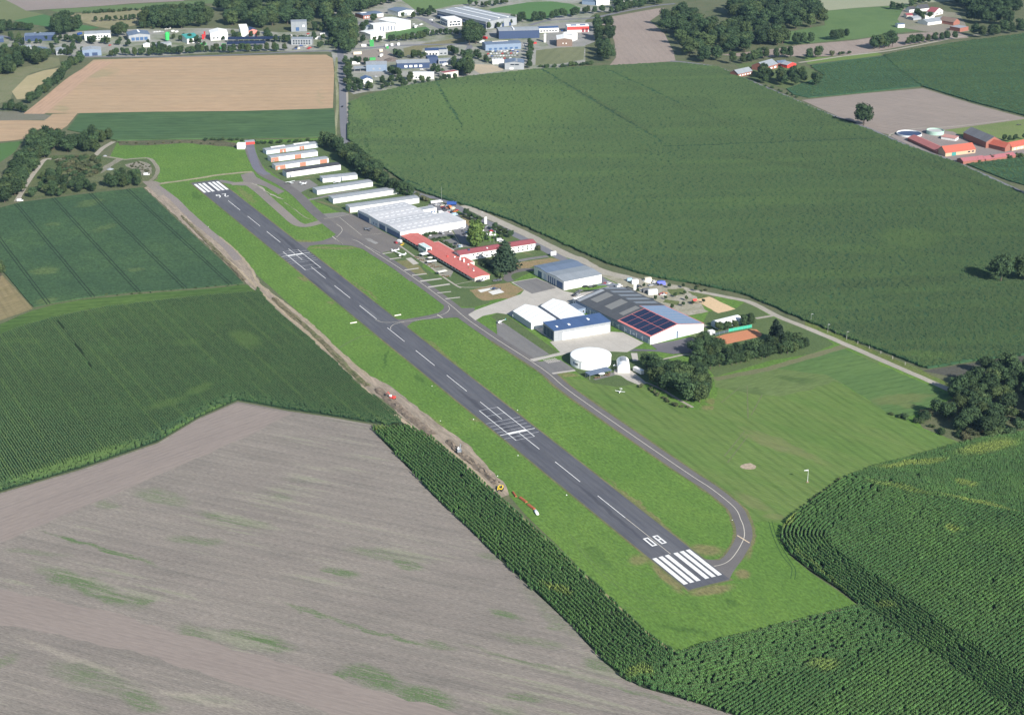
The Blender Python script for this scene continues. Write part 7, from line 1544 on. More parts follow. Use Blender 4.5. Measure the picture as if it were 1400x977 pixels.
along(ZL('a1', 840, 435, 880, 435, 930, 425, 1000, 432, 1060, 425, 1130, 430, 1180, 420, 1240, 425, 1300, 418, 1396, 425) + ZL('a2', 60, 415, 160, 412, 210, 412, 260, 400, 350, 400, 400, 405, 470, 408, 540, 395, 610, 400, 670, 395, 760, 392, 830, 395, 900, 385), 36, 8, 12, 'dark tree of the avenue between the estate and the stubble', 'avenue above the stubble field', jit=2)
for x, y, h in ((178, 335, 7), (420, 310, 6), (635, 298, 10), (755, 262, 9), (740, 262, 7), (910, 325, 10), (1000, 305, 6), (1240, 300, 10), (1280, 375, 9), (1320, 378, 8), (1375, 365, 9), (1350, 300, 12), (1390, 320, 12), (1180, 235, 12), (1120, 235, 12), (1290, 240, 12)): tree('broad', Z('a2', x, y), h, 'tree standing among the halls near the crossroads', 'trees among the halls')
along(ZL('a3', 70, 480, 90, 540, 80, 600, 110, 650), 6, 9, 12, 'tree of the verge beside the country road', 'trees of the road verge')
grove(ZL('a3', 60, 640, 130, 650, 250, 670, 270, 700, 180, 722, 90, 712), 12, 7, 10, 'dark tree at the corner of the country road and the maize', 'trees at the road corner', mind=6)
along(ZL('a3', 330, 690, 380, 670, 420, 660, 500, 668, 560, 645, 640, 650, 720, 635, 800, 625, 850, 612, 920, 600), 16, 4, 8, 'bushy tree along the maize edge below the workshops', 'bushes along the maize edge')
for x, y, h in ((355, 655, 10), (500, 665, 13), (655, 640, 11), (825, 622, 9), (905, 615, 9)): tree('round', Z('a3', x, y), h, 'larger tree on the maize edge below the workshops', 'larger trees on the maize edge')
grove(ZL('a3', 945, 600, 950, 540, 990, 480, 1040, 500, 1040, 560, 1010, 600), 9, 13, 17, 'tall tree at the mouth of the estate street', 'trees at the estate street', mind=6.5)
grove(ZL('a3', 985, 370, 985, 300, 1020, 240, 1080, 270, 1090, 320, 1040, 370), 10, 15, 20, 'tall dark tree between the largest warehouse and the weedy lot', 'tall clump on the estate street', mind=6.5)
along(ZL('a3', 390, 320, 450, 318, 520, 315, 580, 310, 650, 300, 700, 280, 760, 275, 850, 268, 930, 272, 980, 275), 22, 7, 11, 'tree of the belt above the weedy lot', 'belt above the weedy lot', jit=3)
for x, y, h in ((285, 175, 13), (505, 140, 8), (585, 145, 10), (705, 115, 10), (745, 112, 9), (720, 90, 9), (200, 330, 11), (330, 325, 9), (290, 330, 8), (140, 195, 10), (655, 120, 7), (1100, 235, 8), (1165, 225, 10), (1235, 220, 9), (1260, 205, 10), (1330, 195, 9)): tree('broad', Z('a3', x, y), h, 'tree standing between the large buildings of the estate', 'trees between the large buildings')
grove(ZL('a3', 0, 335, 10, 200, 60, 130, 120, 200, 140, 330, 60, 380), 26, 13, 18, 'dark tree of the wood left of the white office', 'wood left of the white office', mind=7.5)
grove(ZL('a3', 0, 90, 60, 60, 200, 60, 340, 50, 480, 20, 480, 5, 200, 10, 0, 10), 22, 12, 17, 'dark tree of the wood above the brick building', 'wood above the brick building', mind=9)
along(ZL('a3', 1000, 45, 1100, 48, 1140, 60, 1200, 50, 1250, 40, 1320, 30), 9, 7, 11, 'tree at the top edge of the estate beyond the largest warehouse', 'trees beyond the largest warehouse')
along(ZL('a4', 40, 180, 100, 180, 140, 170, 200, 175, 280, 160, 360, 150, 430, 140, 510, 130, 580, 118, 660, 105, 730, 100, 800, 105, 860, 100, 930, 80, 1010, 62, 1080, 50), 30, 9, 13, 'tree of the row between the lawn and the estate lane', 'row along the estate lane', jit=3)
grove(ZL('a4', 690, 280, 700, 220, 800, 210, 815, 270, 830, 400, 850, 450, 780, 490, 730, 480, 720, 380), 17, 13, 17, 'large dark tree of the clump left of the brown field', 'clump left of the brown field', mind=6)
along(ZL('a4', 190, 330, 190, 380, 200, 430, 180, 480, 200, 530, 170, 530), 9, 7, 11, 'tree of the row right of the grey gabled workshop', 'row right of the gabled workshop')
along(ZL('a4', 250, 510, 310, 520, 380, 515, 440, 510, 470, 512, 520, 500, 560, 495, 600, 500, 680, 490), 12, 4, 7, 'bush of the hedge between striped lawn and maize', 'hedge below the striped lawn', 'shrub')
grove(ZL('a4', 820, 30, 1200, 20, 1180, 45, 1000, 60, 850, 85), 12, 9, 13, 'tree in the group around the red roofed house', 'trees around the red roofed house', mind=9)
along(ZL('d1', 1370, 390, 1396, 395, 1100, 425, 1050, 430), 4, 4, 6, 'garden bush at the farm stable', 'bushes at the farm stable', 'shrub')
along(ZL('d1', 1260, 290, 1310, 295, 1360, 285, 1400, 285), 5, 5, 7, 'bushy tree behind the farmhouse at the right edge', 'trees behind the right farmhouse')
for v in ((560, 110, 620, 150, 700, 140), (520, 60, 600, 30, 700, 20)): along(ZL('a6', *v), 5, 8, 12, 'tree between the hamlet farmhouses', 'trees inside the hamlet')
for x0, y0, x1, y1, k_ in ((150, 300, 640, 330, 9), (560, 330, 960, 345, 8), (400, 390, 640, 400, 6), (60, 300, 150, 360, 5), (980, 225, 1390, 215, 9), (1180, 380, 1396, 400, 6)):
    along(ZL('a1', x0, y0, x1, y1), k_, 6, 10, 'garden tree between the workshops of the left estate', 'garden trees of the left estate', jit=6)
for x0, y0, x1, y1, k_ in ((20, 300, 320, 350, 8), (460, 280, 560, 310, 4), (700, 290, 900, 330, 7), (860, 330, 1180, 300, 9), (1080, 230, 1250, 250, 7), (1150, 370, 1290, 330, 7)):
    along(ZL('a2', x0, y0, x1, y1), k_, 6, 11, 'garden tree between the halls near the crossroads', 'garden trees near the crossroads', jit=6)
for x0, y0, x1, y1, k_ in ((130, 480, 230, 500, 5), (390, 560, 470, 590, 5), (560, 450, 680, 440, 6), (430, 420, 520, 450, 6), (860, 400, 950, 440, 6), (900, 480, 940, 560, 5), (1040, 440, 1180, 480, 7), (180, 250, 250, 200, 5), (600, 110, 700, 130, 5), (1090, 330, 1130, 250, 5), (340, 640, 580, 610, 7), (740, 540, 800, 590, 4)):
    along(ZL('a3', x0, y0, x1, y1), k_, 6, 11, 'bushy tree in the gaps between the estate workshops', 'trees in the estate gaps', jit=4)
# young trees on the nursery ground
for (x, y) in ((135, 350), (235, 270), (420, 470), (580, 460), (735, 425), (635, 280), (885, 385), (910, 480), (685, 615), (860, 570), (1060, 330), (1185, 520), (860, 275), (1015, 540)):
    tree('round', Z('e4', x, y), random.uniform(3.4, 4.8), 'young round tree on the gravel nursery beside the sand court', 'young trees on the nursery ground')
for (x, y) in ((520, 235), (1160, 330), (1220, 320), (1100, 260)): tree('bush', Z('e4', x, y), random.uniform(1.6, 3), 'small bush at the field edge of the nursery ground', 'bushes of the nursery ground')
# ================================================================== VEHICLES, AIRCRAFT, SMALL THINGS
def car_parts(kind):
    """x forward; returns name, mesh, positions"""
    if kind == 'car':
        pr = [(-2.1, .55), (-2.15, .85), (-1.9, .95), (-1.2, 1.0), (1.0, .98), (1.9, .85), (2.15, .65), (2.15, .35), (-2.1, .35)]
        cab = [(-1.75, .95), (-1.35, 1.38), (-.4, 1.47), (.35, 1.42), (1.15, .95)]; w, l = .86, 1.3
    elif kind == 'van':
        pr = [(-2.6, .4), (-2.6, 2.1), (-2.4, 2.2), (1.1, 2.2), (1.6, 1.9), (2.1, 1.25), (2.6, 1.1), (2.65, .4)]
        cab = [(.95, 1.3), (1.15, 2.12), (1.55, 1.95), (2.12, 1.3)]; w, l = .98, 1.65
    elif kind == 'truck':
        pr = [(-4.5, 1.0), (-4.5, 3.4), (1.9, 3.4), (1.9, 1.0)]; cab = [(3.2, 1.7), (3.2, 2.5), (3.6, 2.5), (3.85, 1.7)]; w, l = 1.2, 2.9
    def side(pr, w, inset=0.0):
        n = len(pr); mb = MB()
        vs = [(x, -w, z) for x, z in pr]+[(x, w, z) for x, z in pr]
        mb.add(vs, [(i, (i+1) % n, n+(i+1) % n, n+i) for i in range(n)])
        tri = tessellate_polygon([[Vector((x, z, 0)) for x, z in pr]]); mb.add([(x, -w, z) for x, z in pr], tri); mb.add([(x, w, z) for x, z in pr], tri)
        return mb
    body = side(pr, w)
    if kind == 'car':                    # painted roof above the glass
        body.box(-1.3, .3, -w+.16, w-.16, 1.40, 1.50)
    if kind == 'truck': body.box(2.0, 3.8, -w+.05, w-.05, .7, 2.9); body.box(-4.4, 3.6, -.5, .5, .6, 1.0)
    out = [('body', body.mesh(kind+'_body', objpaint), (0, 0, 0))]
    out.append(('window', side(cab, w-.06 if kind == 'car' else w+.01).mesh(kind+'_glass', glass), (0, 0, 0)))
    wm_ = MB().tube((0, -.12, 0), (0, .12, 0), .33 if kind != 'truck' else .48, n=10).mesh('wheel', rubber)
    for x in (-l, l):
        for y in (-w+.1, w-.1): out.append(('wheel', wm_, (x, y, .33 if kind != 'truck' else .48)))
    return out
CARP = {k: car_parts(k) for k in ('car', 'van', 'truck')}
CARF = {}
for k, ps in CARP.items():
    CARF[k] = ps[0][1]
CC = {'white': (.75, .75, .74), 'silver': (.42, .43, .45), 'black': (.02, .02, .025), 'blue': (.03, .08, .28), 'red': (.45, .03, .03), 'grey': (.12, .125, .135), 'orange': (.6, .2, .04), 'yellow': (.7, .48, .03), 'green': (.05, .3, .08), 'pale blue': (.35, .5, .62), 'cream': (.62, .56, .44)}
carlog = {}
def car(fr, x, y, colr, head, where, kind='car', far=False, name=None):
    p = GZ(fr, x, y); kn = {'car': 'car', 'van': 'van', 'truck': 'lorry'}[kind]
    lab = '%s %s %s' % (colr, kn, where)
    t = bpy.data.objects.new('parked_'+kn, CARF[kind] if far else None); col.objects.link(t)
    t.location = (*p, .12); t.rotation_euler = (0, 0, head); t.color = (*CC[colr], 1)
    tag(t, lab, kn, 'vehicles '+where)
    if not far:
        for nm, me, loc in CARP[kind]:
            o = bpy.data.objects.new(nm, me); col.objects.link(o); o.parent = t; o.location = loc; o.color = (*CC[colr], 1)
    return t
AV = ARW-PI/2
w1 = 'parked in the row by the dry lawn behind the big hall'
for x, y, c, k in ((485, 438, 'silver', 'van'), (520, 490, 'white', 'van'), (550, 562, 'silver', 'car'), (425, 345, 'pale blue', 'van'), (405, 385, 'black', 'car'), (580, 600, 'grey', 'car')): car('e1', x, y, c, AV+.1, w1, k)
w2 = 'parked in the shade beside the poplar'
for x, y, c in ((590, 650, 'black'), (620, 632, 'blue'), (625, 675, 'silver'), (650, 655, 'grey')): car('e1', x, y, c, AV+.1, w2)
w3 = 'parked close behind the big hall annex'
for x, y, c, k in ((205, 310, 'white', 'van'), (240, 350, 'white', 'van'), (260, 365, 'silver', 'car'), (320, 310, 'red', 'car'), (90, 210, 'black', 'car'), (60, 205, 'grey', 'car')): car('e1', x, y, c, AV+.2, w3, k)
w4 = 'parked at the upper end of the car park near the road'
for x, y, c, k in ((90, 152, 'white', 'van'), (138, 146, 'white', 'van'), (188, 140, 'white', 'van'), (385, 185, 'blue', 'truck'), (230, 195, 'cream', 'car'), (265, 240, 'black', 'car'), (175, 190, 'silver', 'car')): car('e1', x, y, c, AV if k != 'truck' else 0.1, w4, k)
w5 = 'parked below the white front of the big hall'
for x, y, c in ((35, 665, 'white'), (205, 620, 'white'), (190, 635, 'black'), (350, 605, 'white'), (500, 842, 'pale blue'), (530, 838, 'white'), (440, 800, 'black'), (240, 640, 'silver')): car('e1', x, y, c, AV+1.3, w5)
w6 = 'parked on the lawn side lot behind the guest house'
for x, y, c, k in ((955, 542, 'silver', 'car'), (840, 595, 'white', 'van'), (985, 668, 'white', 'van'), (1145, 752, 'white', 'van'), (1170, 770, 'silver', 'car'), (1020, 600, 'red', 'car')): car('e1', x, y, c, .2, w6, k)
w7 = 'parked between the blue grey hangar and the dark hall'
for x, y, c, k in ((840, 436, 'black', 'car'), (925, 432, 'black', 'car'), (895, 438, 'grey', 'car'), (1030, 410, 'red', 'car'), (1060, 408, 'white', 'car'), (1160, 436, 'white', 'van'), (765, 498, 'grey', 'car'), (790, 480, 'grey', 'car'), (735, 520, 'black', 'car'), (770, 520, 'silver', 'car')): car('b4', x, y, c, AV+.2, w7, k)
w8 = 'standing on the gravel of the nursery ground'
for x, y, c, k in ((525, 385, 'red', 'car'), (560, 372, 'orange', 'car'), (510, 205, 'blue', 'van'), (410, 195, 'white', 'car'), (420, 235, 'grey', 'car'), (20, 165, 'pale blue', 'van')): car('e4', x, y, c, .3, w8, k)
w9 = 'driving on the country road beside the stubble field'
car('a2', 1330, 818, 'black', PI/2, w9)
w10 = 'parked at the gable of the coral roofed clubhouse'
for x, y, c in ((545, 800, 'silver'), (520, 805, 'black'), (680, 800, 'grey'), (715, 795, 'grey')): car('b3', x, y, c, .3, w10)
w11 = 'in the crowded car lot of the navy sales hall'
r_ = random.Random(5)
for j in range(4):
    for i in range(11 if j < 3 else 8):
        car('a3', 1150+i*22+j*8, 398+j*18-i*.5, r_.choice(['white', 'white', 'silver', 'silver', 'grey', 'black', 'red', 'blue']), 1.3, w11, far=True)
w12 = 'in the yard of the white office on the estate'
for x, y, k in ((590, 190, 'car'), (610, 205, 'van'), (640, 195, 'car'), (600, 215, 'truck'), (650, 190, 'car'), (720, 160, 'van'), (735, 175, 'car'), (745, 150, 'car'), (700, 240, 'car'), (715, 250, 'car')): car('a3', x, y, r_.choice(['white', 'silver', 'white', 'grey']), r_.uniform(0, 3), w12, k, far=True)
w13 = 'parked before the fire station and the brown hall'
for x, y, c in ((300, 240, 'blue'), (325, 240, 'black'), (360, 245, 'red'), (380, 243, 'black'), (398, 240, 'red'), (440, 240, 'blue'), (570, 242, 'white'), (60, 385, 'white'), (0, 400, 'white'), (100, 400, 'blue'), (150, 350, 'white'), (155, 375, 'silver')): car('a4', x, y, c, 1.2, w13, far=True)
w14 = 'on the pale yards of the left estate'
for x, y, c, k in ((580, 280, 'red', 'van'), (560, 300, 'white', 'car'), (610, 270, 'blue', 'truck'), (840, 350, 'red', 'car'), (1180, 250, 'white', 'car'), (1200, 248, 'white', 'car'), (1220, 246, 'white', 'car'), (1240, 248, 'silver', 'car'), (1320, 245, 'white', 'van'), (1350, 250, 'white', 'van'), (150, 390, 'white', 'truck')): car('a1', x, y, c, 1.2, w14, k, far=True)
w15 = 'on the yards around the crossroads office'
for i in range(26): car('a2', r_.uniform(880, 1200), r_.uniform(352, 385) if i % 2 else r_.uniform(262, 295), r_.choice(['white', 'silver', 'red', 'grey', 'black', 'blue', 'cream']), r_.uniform(0, 3), w15, far=True)
w16 = 'among the stacks on the storage yards'
for x, y, c, k in ((650, 535, 'white', 'car'), (690, 535, 'silver', 'car'), (760, 515, 'white', 'van'), (830, 505, 'white', 'truck'), (890, 400, 'white', 'car'), (880, 410, 'silver', 'car'), (345, 435, 'white', 'truck'), (1130, 300, 'red', 'truck'), (1110, 330, 'white', 'truck'), (240, 640, 'white', 'car'), (300, 590, 'silver', 'car')): car('a3', x, y, c, r_.uniform(0, 3), w16, k, far=True)
for x, y, c, k in ((300, 250, 'orange', 'car'), (345, 225, 'orange', 'van'), (400, 250, 'cream', 'van'), (430, 290, 'orange', 'car'), (455, 275, 'red', 'car'), (340, 290, 'white', 'car'), (300, 200, 'silver', 'car'), (280, 265, 'grey', 'car'), (140, 190, 'white', 'car'), (240, 225, 'red', 'car'), (375, 300, 'black', 'car')): car('e1', x, y, c, r_.uniform(0, 3), 'in the crowded upper corner of the car park', k)
for x, y, c, k in ((130, 275, 'black', 'car'), (400, 180, 'cream', 'car'), (350, 245, 'silver', 'car'), (545, 395, 'white', 'car'), (215, 330, 'white', 'car'), (150, 255, 'grey', 'car'), (440, 230, 'black', 'car')): car('e4', x, y, c, r_.uniform(0, 3), 'at the stores on the upper nursery gravel', k)
# white mobile home and lorry at the pale track
car('c1', 110, 580, 'white', .2, 'at the lower end of the pale track', 'van')
car('c1', 800, 438, 'white', .2, 'on the scrub track beside the rubble mound', 'van')

def containers(fr, items, where):
    for (x, y, c, L, h, a) in items:
        p = GZ(fr, x, y); nm = 'container'
        t = thing(nm, '%s container %s' % (c, where), 'container', (*p, .08), a, 'containers '+where)
        o = inst('body', cbox('container_body_'+c.replace(' ', '_'), (L, 2.5, h), (pm('container_'+c.replace(' ', '_'), CC[c], .5, .12),)), t, (0, 0, 0))
        inst('door', cbox('container_door', (.06, 2.2, h*.9), (lgrey,)), t, (L/2+.03, 0, .1))
containers('a3', [(270, 355, 'green', 5, 8, .1), (385, 358, 'white', 3, 3, 0), (425, 352, 'white', 3, 3, 0), (475, 347, 'white', 3, 3, 0), (275, 460, 'green', 7, 3, .3), (160, 415, 'cream', 10, 3, .3), (150, 490, 'white', 9, 3, .1), (555, 440, 'cream', 5, 2.4, 0), (340, 395, 'cream', 4, 3, .2), (390, 372, 'green', 3, 3, .1), (210, 355, 'white', 6, 2.5, 0), (1240, 470, 'white', 6, 3, 0)], 'on the brown yard by the crossroads')
containers('a2', [(270, 345, 'green', 7, 2.5, .2), (405, 375, 'green', 8, 2.5, .2), (425, 350, 'green', 5, 2.5, .2), (268, 300, 'red', 3, 6, .1), (280, 285, 'red', 2, 7, .1), (5, 275, 'green', 3, 5, 0), (1145, 300, 'white', 8, 3, 0), (1180, 272, 'white', 6, 3, 0), (1060, 290, 'white', 5, 3, 0)], 'beside the teal roofed workshop')
containers('a4', [(308, 322, 'white', 6, 10, 1.5), (230, 335, 'red', 4, 2, .3)], 'left of the brown gabled workshop')
containers('e4', [(90, 205, 'white', 5, 3, .3), (375, 375, 'white', 7, 3.6, .25), (270, 345, 'grey', 5, 3, .25), (300, 160, 'cream', 5, 2.5, .3)], 'on the nursery gravel')
# green feed tower on the estate
p = GZ('a1', 1278, 318); t = thing('storage_tower', 'bright green cylindrical tower on the left estate', 'tower', (*p, 0), 0)
MB().tube((0, 0, 2), (0, 0, 10), 2.6, n=20).tube((0, 0, 10), (0, 0, 11.8), 2.6, .5, n=20).build('shell', greenp, t)
for a in range(4): inst('leg', cbox('tower_leg', (.3, .3, 2.2), (metal,)), t, (2*math.cos(a*PI/2), 2*math.sin(a*PI/2), 0))

# ---- light aircraft
def plane_parts(high=True, span=10.5, L=7.5, cm=None, prop=True, glider=False):
    cm = cm or white2
    secs = []; n = 10
    prof = [(L*.5, .12, .1, 1.15), (L*.47, .38, .36, 1.15), (L*.36, .48, .48, 1.15), (L*.16, .56, .66, 1.28), (-L*.04, .52, .62, 1.30), (-L*.2, .32, .34, 1.28), (-L*.42, .14, .17, 1.32), (-L*.5, .07, .10, 1.35)]
    if glider: prof = [(L*.5, .05, .05, .7), (L*.44, .27, .28, .72), (L*.3, .33, .42, .8), (L*.1, .30, .38, .85), (-L*.08, .14, .16, .9), (-L*.5, .07, .08, .95)]
    for x, ry, rz, zc in prof: secs.append([(x, ry*math.cos(2*PI*i/n), zc+rz*math.sin(2*PI*i/n)) for i in range(n)])
    out = [('fuselage', MB().loft(secs).mesh('fuselage', cm, True))]
    zw = (1.95 if high else .95) if not glider else 1.05; c0, c1 = (1.55, 1.15) if not glider else (.9, .4); xw = L*.12
    wv = []
    for y, c, dz in ((-span/2, c1, .18), (0, c0, 0), (span/2, c1, .18)):
        wv.append([(xw+c*.5, y, zw+dz), (xw+c*.15, y, zw+dz+.11), (xw-c*.5, y, zw+dz+.02), (xw+c*.1, y, zw+dz-.06)])
    out.append(('wing', MB().loft(wv).mesh('wing', cm)))
    zt = 1.4 if not glider else 2.0; xt = -L*.45
    tv = [[(xt+.4, y, zt), (xt+.1, y, zt+.05), (xt-.35, y, zt), (xt+.1, y, zt-.04)] for y in (-span*.15, 0, span*.15)]
    out.append(('tailplane', MB().loft(tv).mesh('tailplane', cm)))
    fv = [[(x0, .05, z), (x0, -.05, z), (x1, -.04, z), (x1, .04, z)] for x0, x1, z in ((-L*.34, -L*.5, 1.3), (-L*.42, -L*.53, 2.0), (-L*.45, -L*.54, 2.45))]
    out.append(('fin', MB().loft(fv).mesh('fin', cm)))
    if not glider:
        out.append(('canopy', MB().box(L*.10, L*.30, -.42, .42, 1.5, 1.88, 0, .1).mesh('canopy', glass)))
        out.append(('propeller', MB().box(L*.5, L*.5+.06, -.07, .07, .25, 2.05).mesh('propeller', char)))
        for x, y in ((L*.36, 0), (L*.08, -.95), (L*.08, .95)):
            out.append(('wheel', MB().tube((x, y-.08, .25), (x, y+.08, .25), .25, n=10).tube((x, y, .3), (x, y*.4, 1.0), .05, n=5).mesh('wheel', rubber)))
        if high:
            for sgn in (-1, 1): out.append(('strut', MB().tube((xw, sgn*.45, .85), (xw, sgn*span*.26, 1.98), .05, n=5).mesh('strut', cm)))
    else:
        out.append(('canopy', MB().box(L*.18, L*.38, -.22, .22, .9, 1.22, 0, .1).mesh('canopy', glass)))
        out.append(('wheel', MB().tube((L*.1, -.08, .22), (L*.1, .08, .22), .22, n=10).mesh('wheel', rubber)))
    return out
def aircraft(label, p, head, parts, z=0.1, name='light_aircraft', bank=0):
    t = thing(name, label, 'aircraft', (p[0], p[1], z), head)
    t.rotation_euler = (bank, 0, head)
    for nm, me in parts:
        o = bpy.data.objects.new(nm, me); col.objects.link(o); o.parent = t
    return t
PH, PL_ = plane_parts(True, 9.5, 6.8), plane_parts(False, 9, 6.6)
PD = plane_parts(False, 10, 7.4, pm('dark_plane_paint', (.10, .11, .13), .4, .1))
GL = plane_parts(False, 15, 6.6, white2, glider=True)
aircraft('white high wing aircraft left on the small paved stand by the hangars', GZ('b1', 400, 570), ARW+.15, PH)
aircraft('dark trimmed low wing aircraft right on the small paved stand', GZ('b1', 520, 575), ARW-PI+.6, PL_)
aircraft('white aircraft nose in at the shortest hangar', GZ('b1', 845, 562), ARW+.5, PL_)
aircraft('dark low wing aircraft standing alone before the big hall doors', GZ('b2', 305, 520), angp(Z('b2', 370, 500), Z('b2', 250, 525)), PD)
aircraft('smaller white aircraft on the grass above the first parking strip', GZ('e2', 120, 400), angp(Z('e2', 170, 370), Z('e2', 70, 390)), PL_)
aircraft('larger white high wing aircraft next to the grey parking pad', GZ('e2', 235, 470), angp(Z('e2', 310, 440), Z('e2', 190, 470)), PH)
aircraft('white glider on the grass in front of the booth', GZ('e3', 790, 660), angp(Z('e3', 815, 625), Z('e3', 780, 670)), plane_parts(False, 6.5, 4.2, white2, glider=True), name='glider')
car('e2', 235, 292, 'yellow', ARW+2.4, 'on the apron between the big hall and clubhouse', 'car')
car('e2', 130, 262, 'red', ARW, 'on the apron before the control room', 'car')
car('e2', 180, 250, 'white', ARW+.4, 'at the corner of the big hall facade', 'van')
S0 = GZ('a1', 1078, 476)                              # the shadow it throws on the stubble fixes where it flies
best = None
for k in range(20, 900, 2):
    q = (S0[0]+SUND.x*k, S0[1]+SUND.y*k, SUND.z*k); u_, v_ = px(*q); e = (u_-223.8)**2+(v_-37)**2
    if best is None or e < best[0]: best = (e, q)
print('flying', best)
aircraft('white aircraft in flight above the left estate', best[1][:2], ARW+1.2, GL, z=best[1][2], name='glider', bank=.3)

# helicopter on the painted pad
for lab_, p, hd_, hm_ in (('small dark helicopter on the painted landing pad', GZ('b3', 668, 884), ARW+.6, navy), ('white helicopter on the parking apron near the tent hangars', GZ('b4', 25, 785), angp(Z('b4', 95, 755), Z('b4', 10, 780)), white2)):
  t = thing('helicopter', lab_, 'helicopter', (*p, .15), hd_); n = 10
  MB().loft([[(x, ry*math.cos(2*PI*i/n), zc+rz*math.sin(2*PI*i/n)) for i in range(n)] for x, ry, rz, zc in ((1.9, .1, .1, 1.0), (1.6, .5, .5, 1.1), (.8, .75, .8, 1.25), (-.4, .7, .75, 1.4), (-1.2, .3, .35, 1.6), (-5.2, .1, .12, 1.9))]).build('fuselage', hm_, t, smooth=True)
  for a in (.3, 1.87): MB().box(-3.9, 3.9, -.12, .12, 2.75, 2.8).build('rotor_blade', char, t).rotation_euler = (0, 0, a)
  MB().box(.5, 1.5, -.6, .6, 1.2, 1.75, 0, .1).build('canopy', glass, t)
  MB().tube((0, 0, 2.0), (0, 0, 2.8), .08).build('mast', metal, t)
  MB().box(-5.4, -4.8, -.05, .05, 1.3, 2.7).build('fin', teal if hm_ is white2 else navy, t)
  for s in (-1, 1): MB().tube((1.4, s*.9, .08), (-1.3, s*.9, .08), .06).tube((.8, s*.9, .08), (.6, s*.4, .8), .04).tube((-.7, s*.9, .08), (-.5, s*.4, .9), .04).build('skid', metal, t)

# ---- excavators on the drain
def excavator(label, fr, x, y, head, cm, swing=.8):
    t = thing('excavator', label, 'excavator', (*GZ(fr, x, y), .1), head)
    for s in (-1, 1):
        MB().ext([(-1.9, .45), (-1.6, .85), (1.6, .85), (1.9, .45)], s*1.15-.3, s*1.15+.3, 'y', close=.05).build('track', rubber, t)
    b_ = MB().box(-1.9, 1.2, -1.15, 1.15, .95, 1.9); b_.box(-2.1, -1.0, -1.1, 1.1, 1.0, 2.2); hb = b_.build('housing', cm, t)
    MB().box(.1, 1.5, .2, 1.15, 1.9, 3.0, 0, .08).build('cab', white2 if cm is not yellowp else glass, t)
    MB().tube((1.1, -.3, 1.6), (3.4, -.3, 4.0), .26, .2, 6).build('boom', cm, t)
    MB().tube((3.4, -.3, 4.0), (5.0, -.3, 2.2), .2, .15, 6).build('stick', cm, t)
    MB().ext([(4.7, 2.2), (5.4, 2.1), (5.3, 1.3)], -.8, .2, 'y', close=1.2).build('bucket', char, t)
    return t
excavator('red and white excavator, uppermost on the dirt strip', 'c5', 262, 212, ARW+.5, redp)
excavator('grey excavator in the middle of the dirt strip', 'c5', 690, 552, ARW-.5, mgrey)
excavator('yellow excavator at the lower end of the dirt strip', 'c5', 950, 790, ARW+2.4, yellowp)
for (x0, y0, x1, y1, nn) in ((1025, 805, 1045, 835, 3), (1068, 840, 1110, 872, 4), (1120, 885, 1160, 915, 4)):
    a = GZ('c5', x0, y0); b = GZ('c5', x1, y1); L = dist(a, b)
    wh = {1025: 'nearest the yellow excavator', 1068: 'in the middle of the row', 1120: 'beside the white bag'}[x0]
    t = thing('pipe_bundle', 'rust red drain pipes on the grass '+wh, 'pipes', (*a, .1), ang2(a, b))
    for i in range(nn): MB().tube((0, i*.42, .2), (L, i*.42, .2), .2, n=8).build('pipe', rust, t)
    for i in range(nn-1): MB().tube((.1, i*.42+.21, .56), (L-.1, i*.42+.21, .56), .2, n=8).build('pipe', rust, t)
a = GZ('c5', 1170, 920); b = GZ('c5', 1188, 952)
t = thing('white_sack', 'long white bag at the end of the row of pipes', 'bag', (*a, .1), ang2(a, b))
MB().loft([[(x, ry*math.cos(2*PI*i/10), .45+rz*math.sin(2*PI*i/10)) for i in range(10)] for x, ry, rz in ((0, .2, .2), (.3, .8, .45), (dist(a, b)*.5, 1.0, .5), (dist(a, b)-.3, .8, .42), (dist(a, b), .2, .2))]).build('bag', white2, t, smooth=True)

# ---- windsock, markers, poles, signs
p = GZ('c8', 363, 345); t = thing('windsock', 'white windsock on a pole in the gliding meadow', 'windsock', (*p, 0), 0)
MB().tube((0, 0, 0), (0, 0, 7.5), .12, .07).build('pole', white2, t)
MB().tube((0, 0, 7.4), (-2.2, .6, 6.9), .45, .2, 10).build('sock', white2, t)
MB().box(-.7, .7, -.7, .7, 0, .3).build('base', wood, t)
def board(label, fr, x, y, head, w=5, d=1.2, m_=cream, h=.5):
    t = thing('marker_board', label, 'marker', (*GZ(fr, x, y), 0), head)
    MB().ext([(-d/2, .06), (0, h), (d/2, .06)], -w/2, w/2, 'x', th=.05).build('board', m_, t)
    for s in (-1, 1): inst('stand', cbox('stand', (.1, d*.7, .25), (wood,)), t, (s*w*.4, 0, 0))
board('cream marker board on the grass left of the runway middle', 'c4', 527, 564, AV)
board('cream marker board on the grass island by the middle taxiway link', 'c4', 808, 516, AV)
n_m = 0
for fr, x, y in (('c5', 515, 128), ('c5', 568, 350), ('c5', 932, 700), ('c5', 1062, 570), ('c5', 778, 340), ('c5', 1370, 820), ('c2', 395, 605), ('d3', 872, 370), ('d5', 785, 240), ('c6', 735, 235)):
    t = thing('edge_marker', 'tiny white edge marker on the grass beside the runway', 'marker', (*GZ(fr, x, y), 0), ARW, 'edge markers along the runway')
    inst('cone', cbox('cone', (.5, .5, .35), (white2,), .2), t, (0, 0, 0))
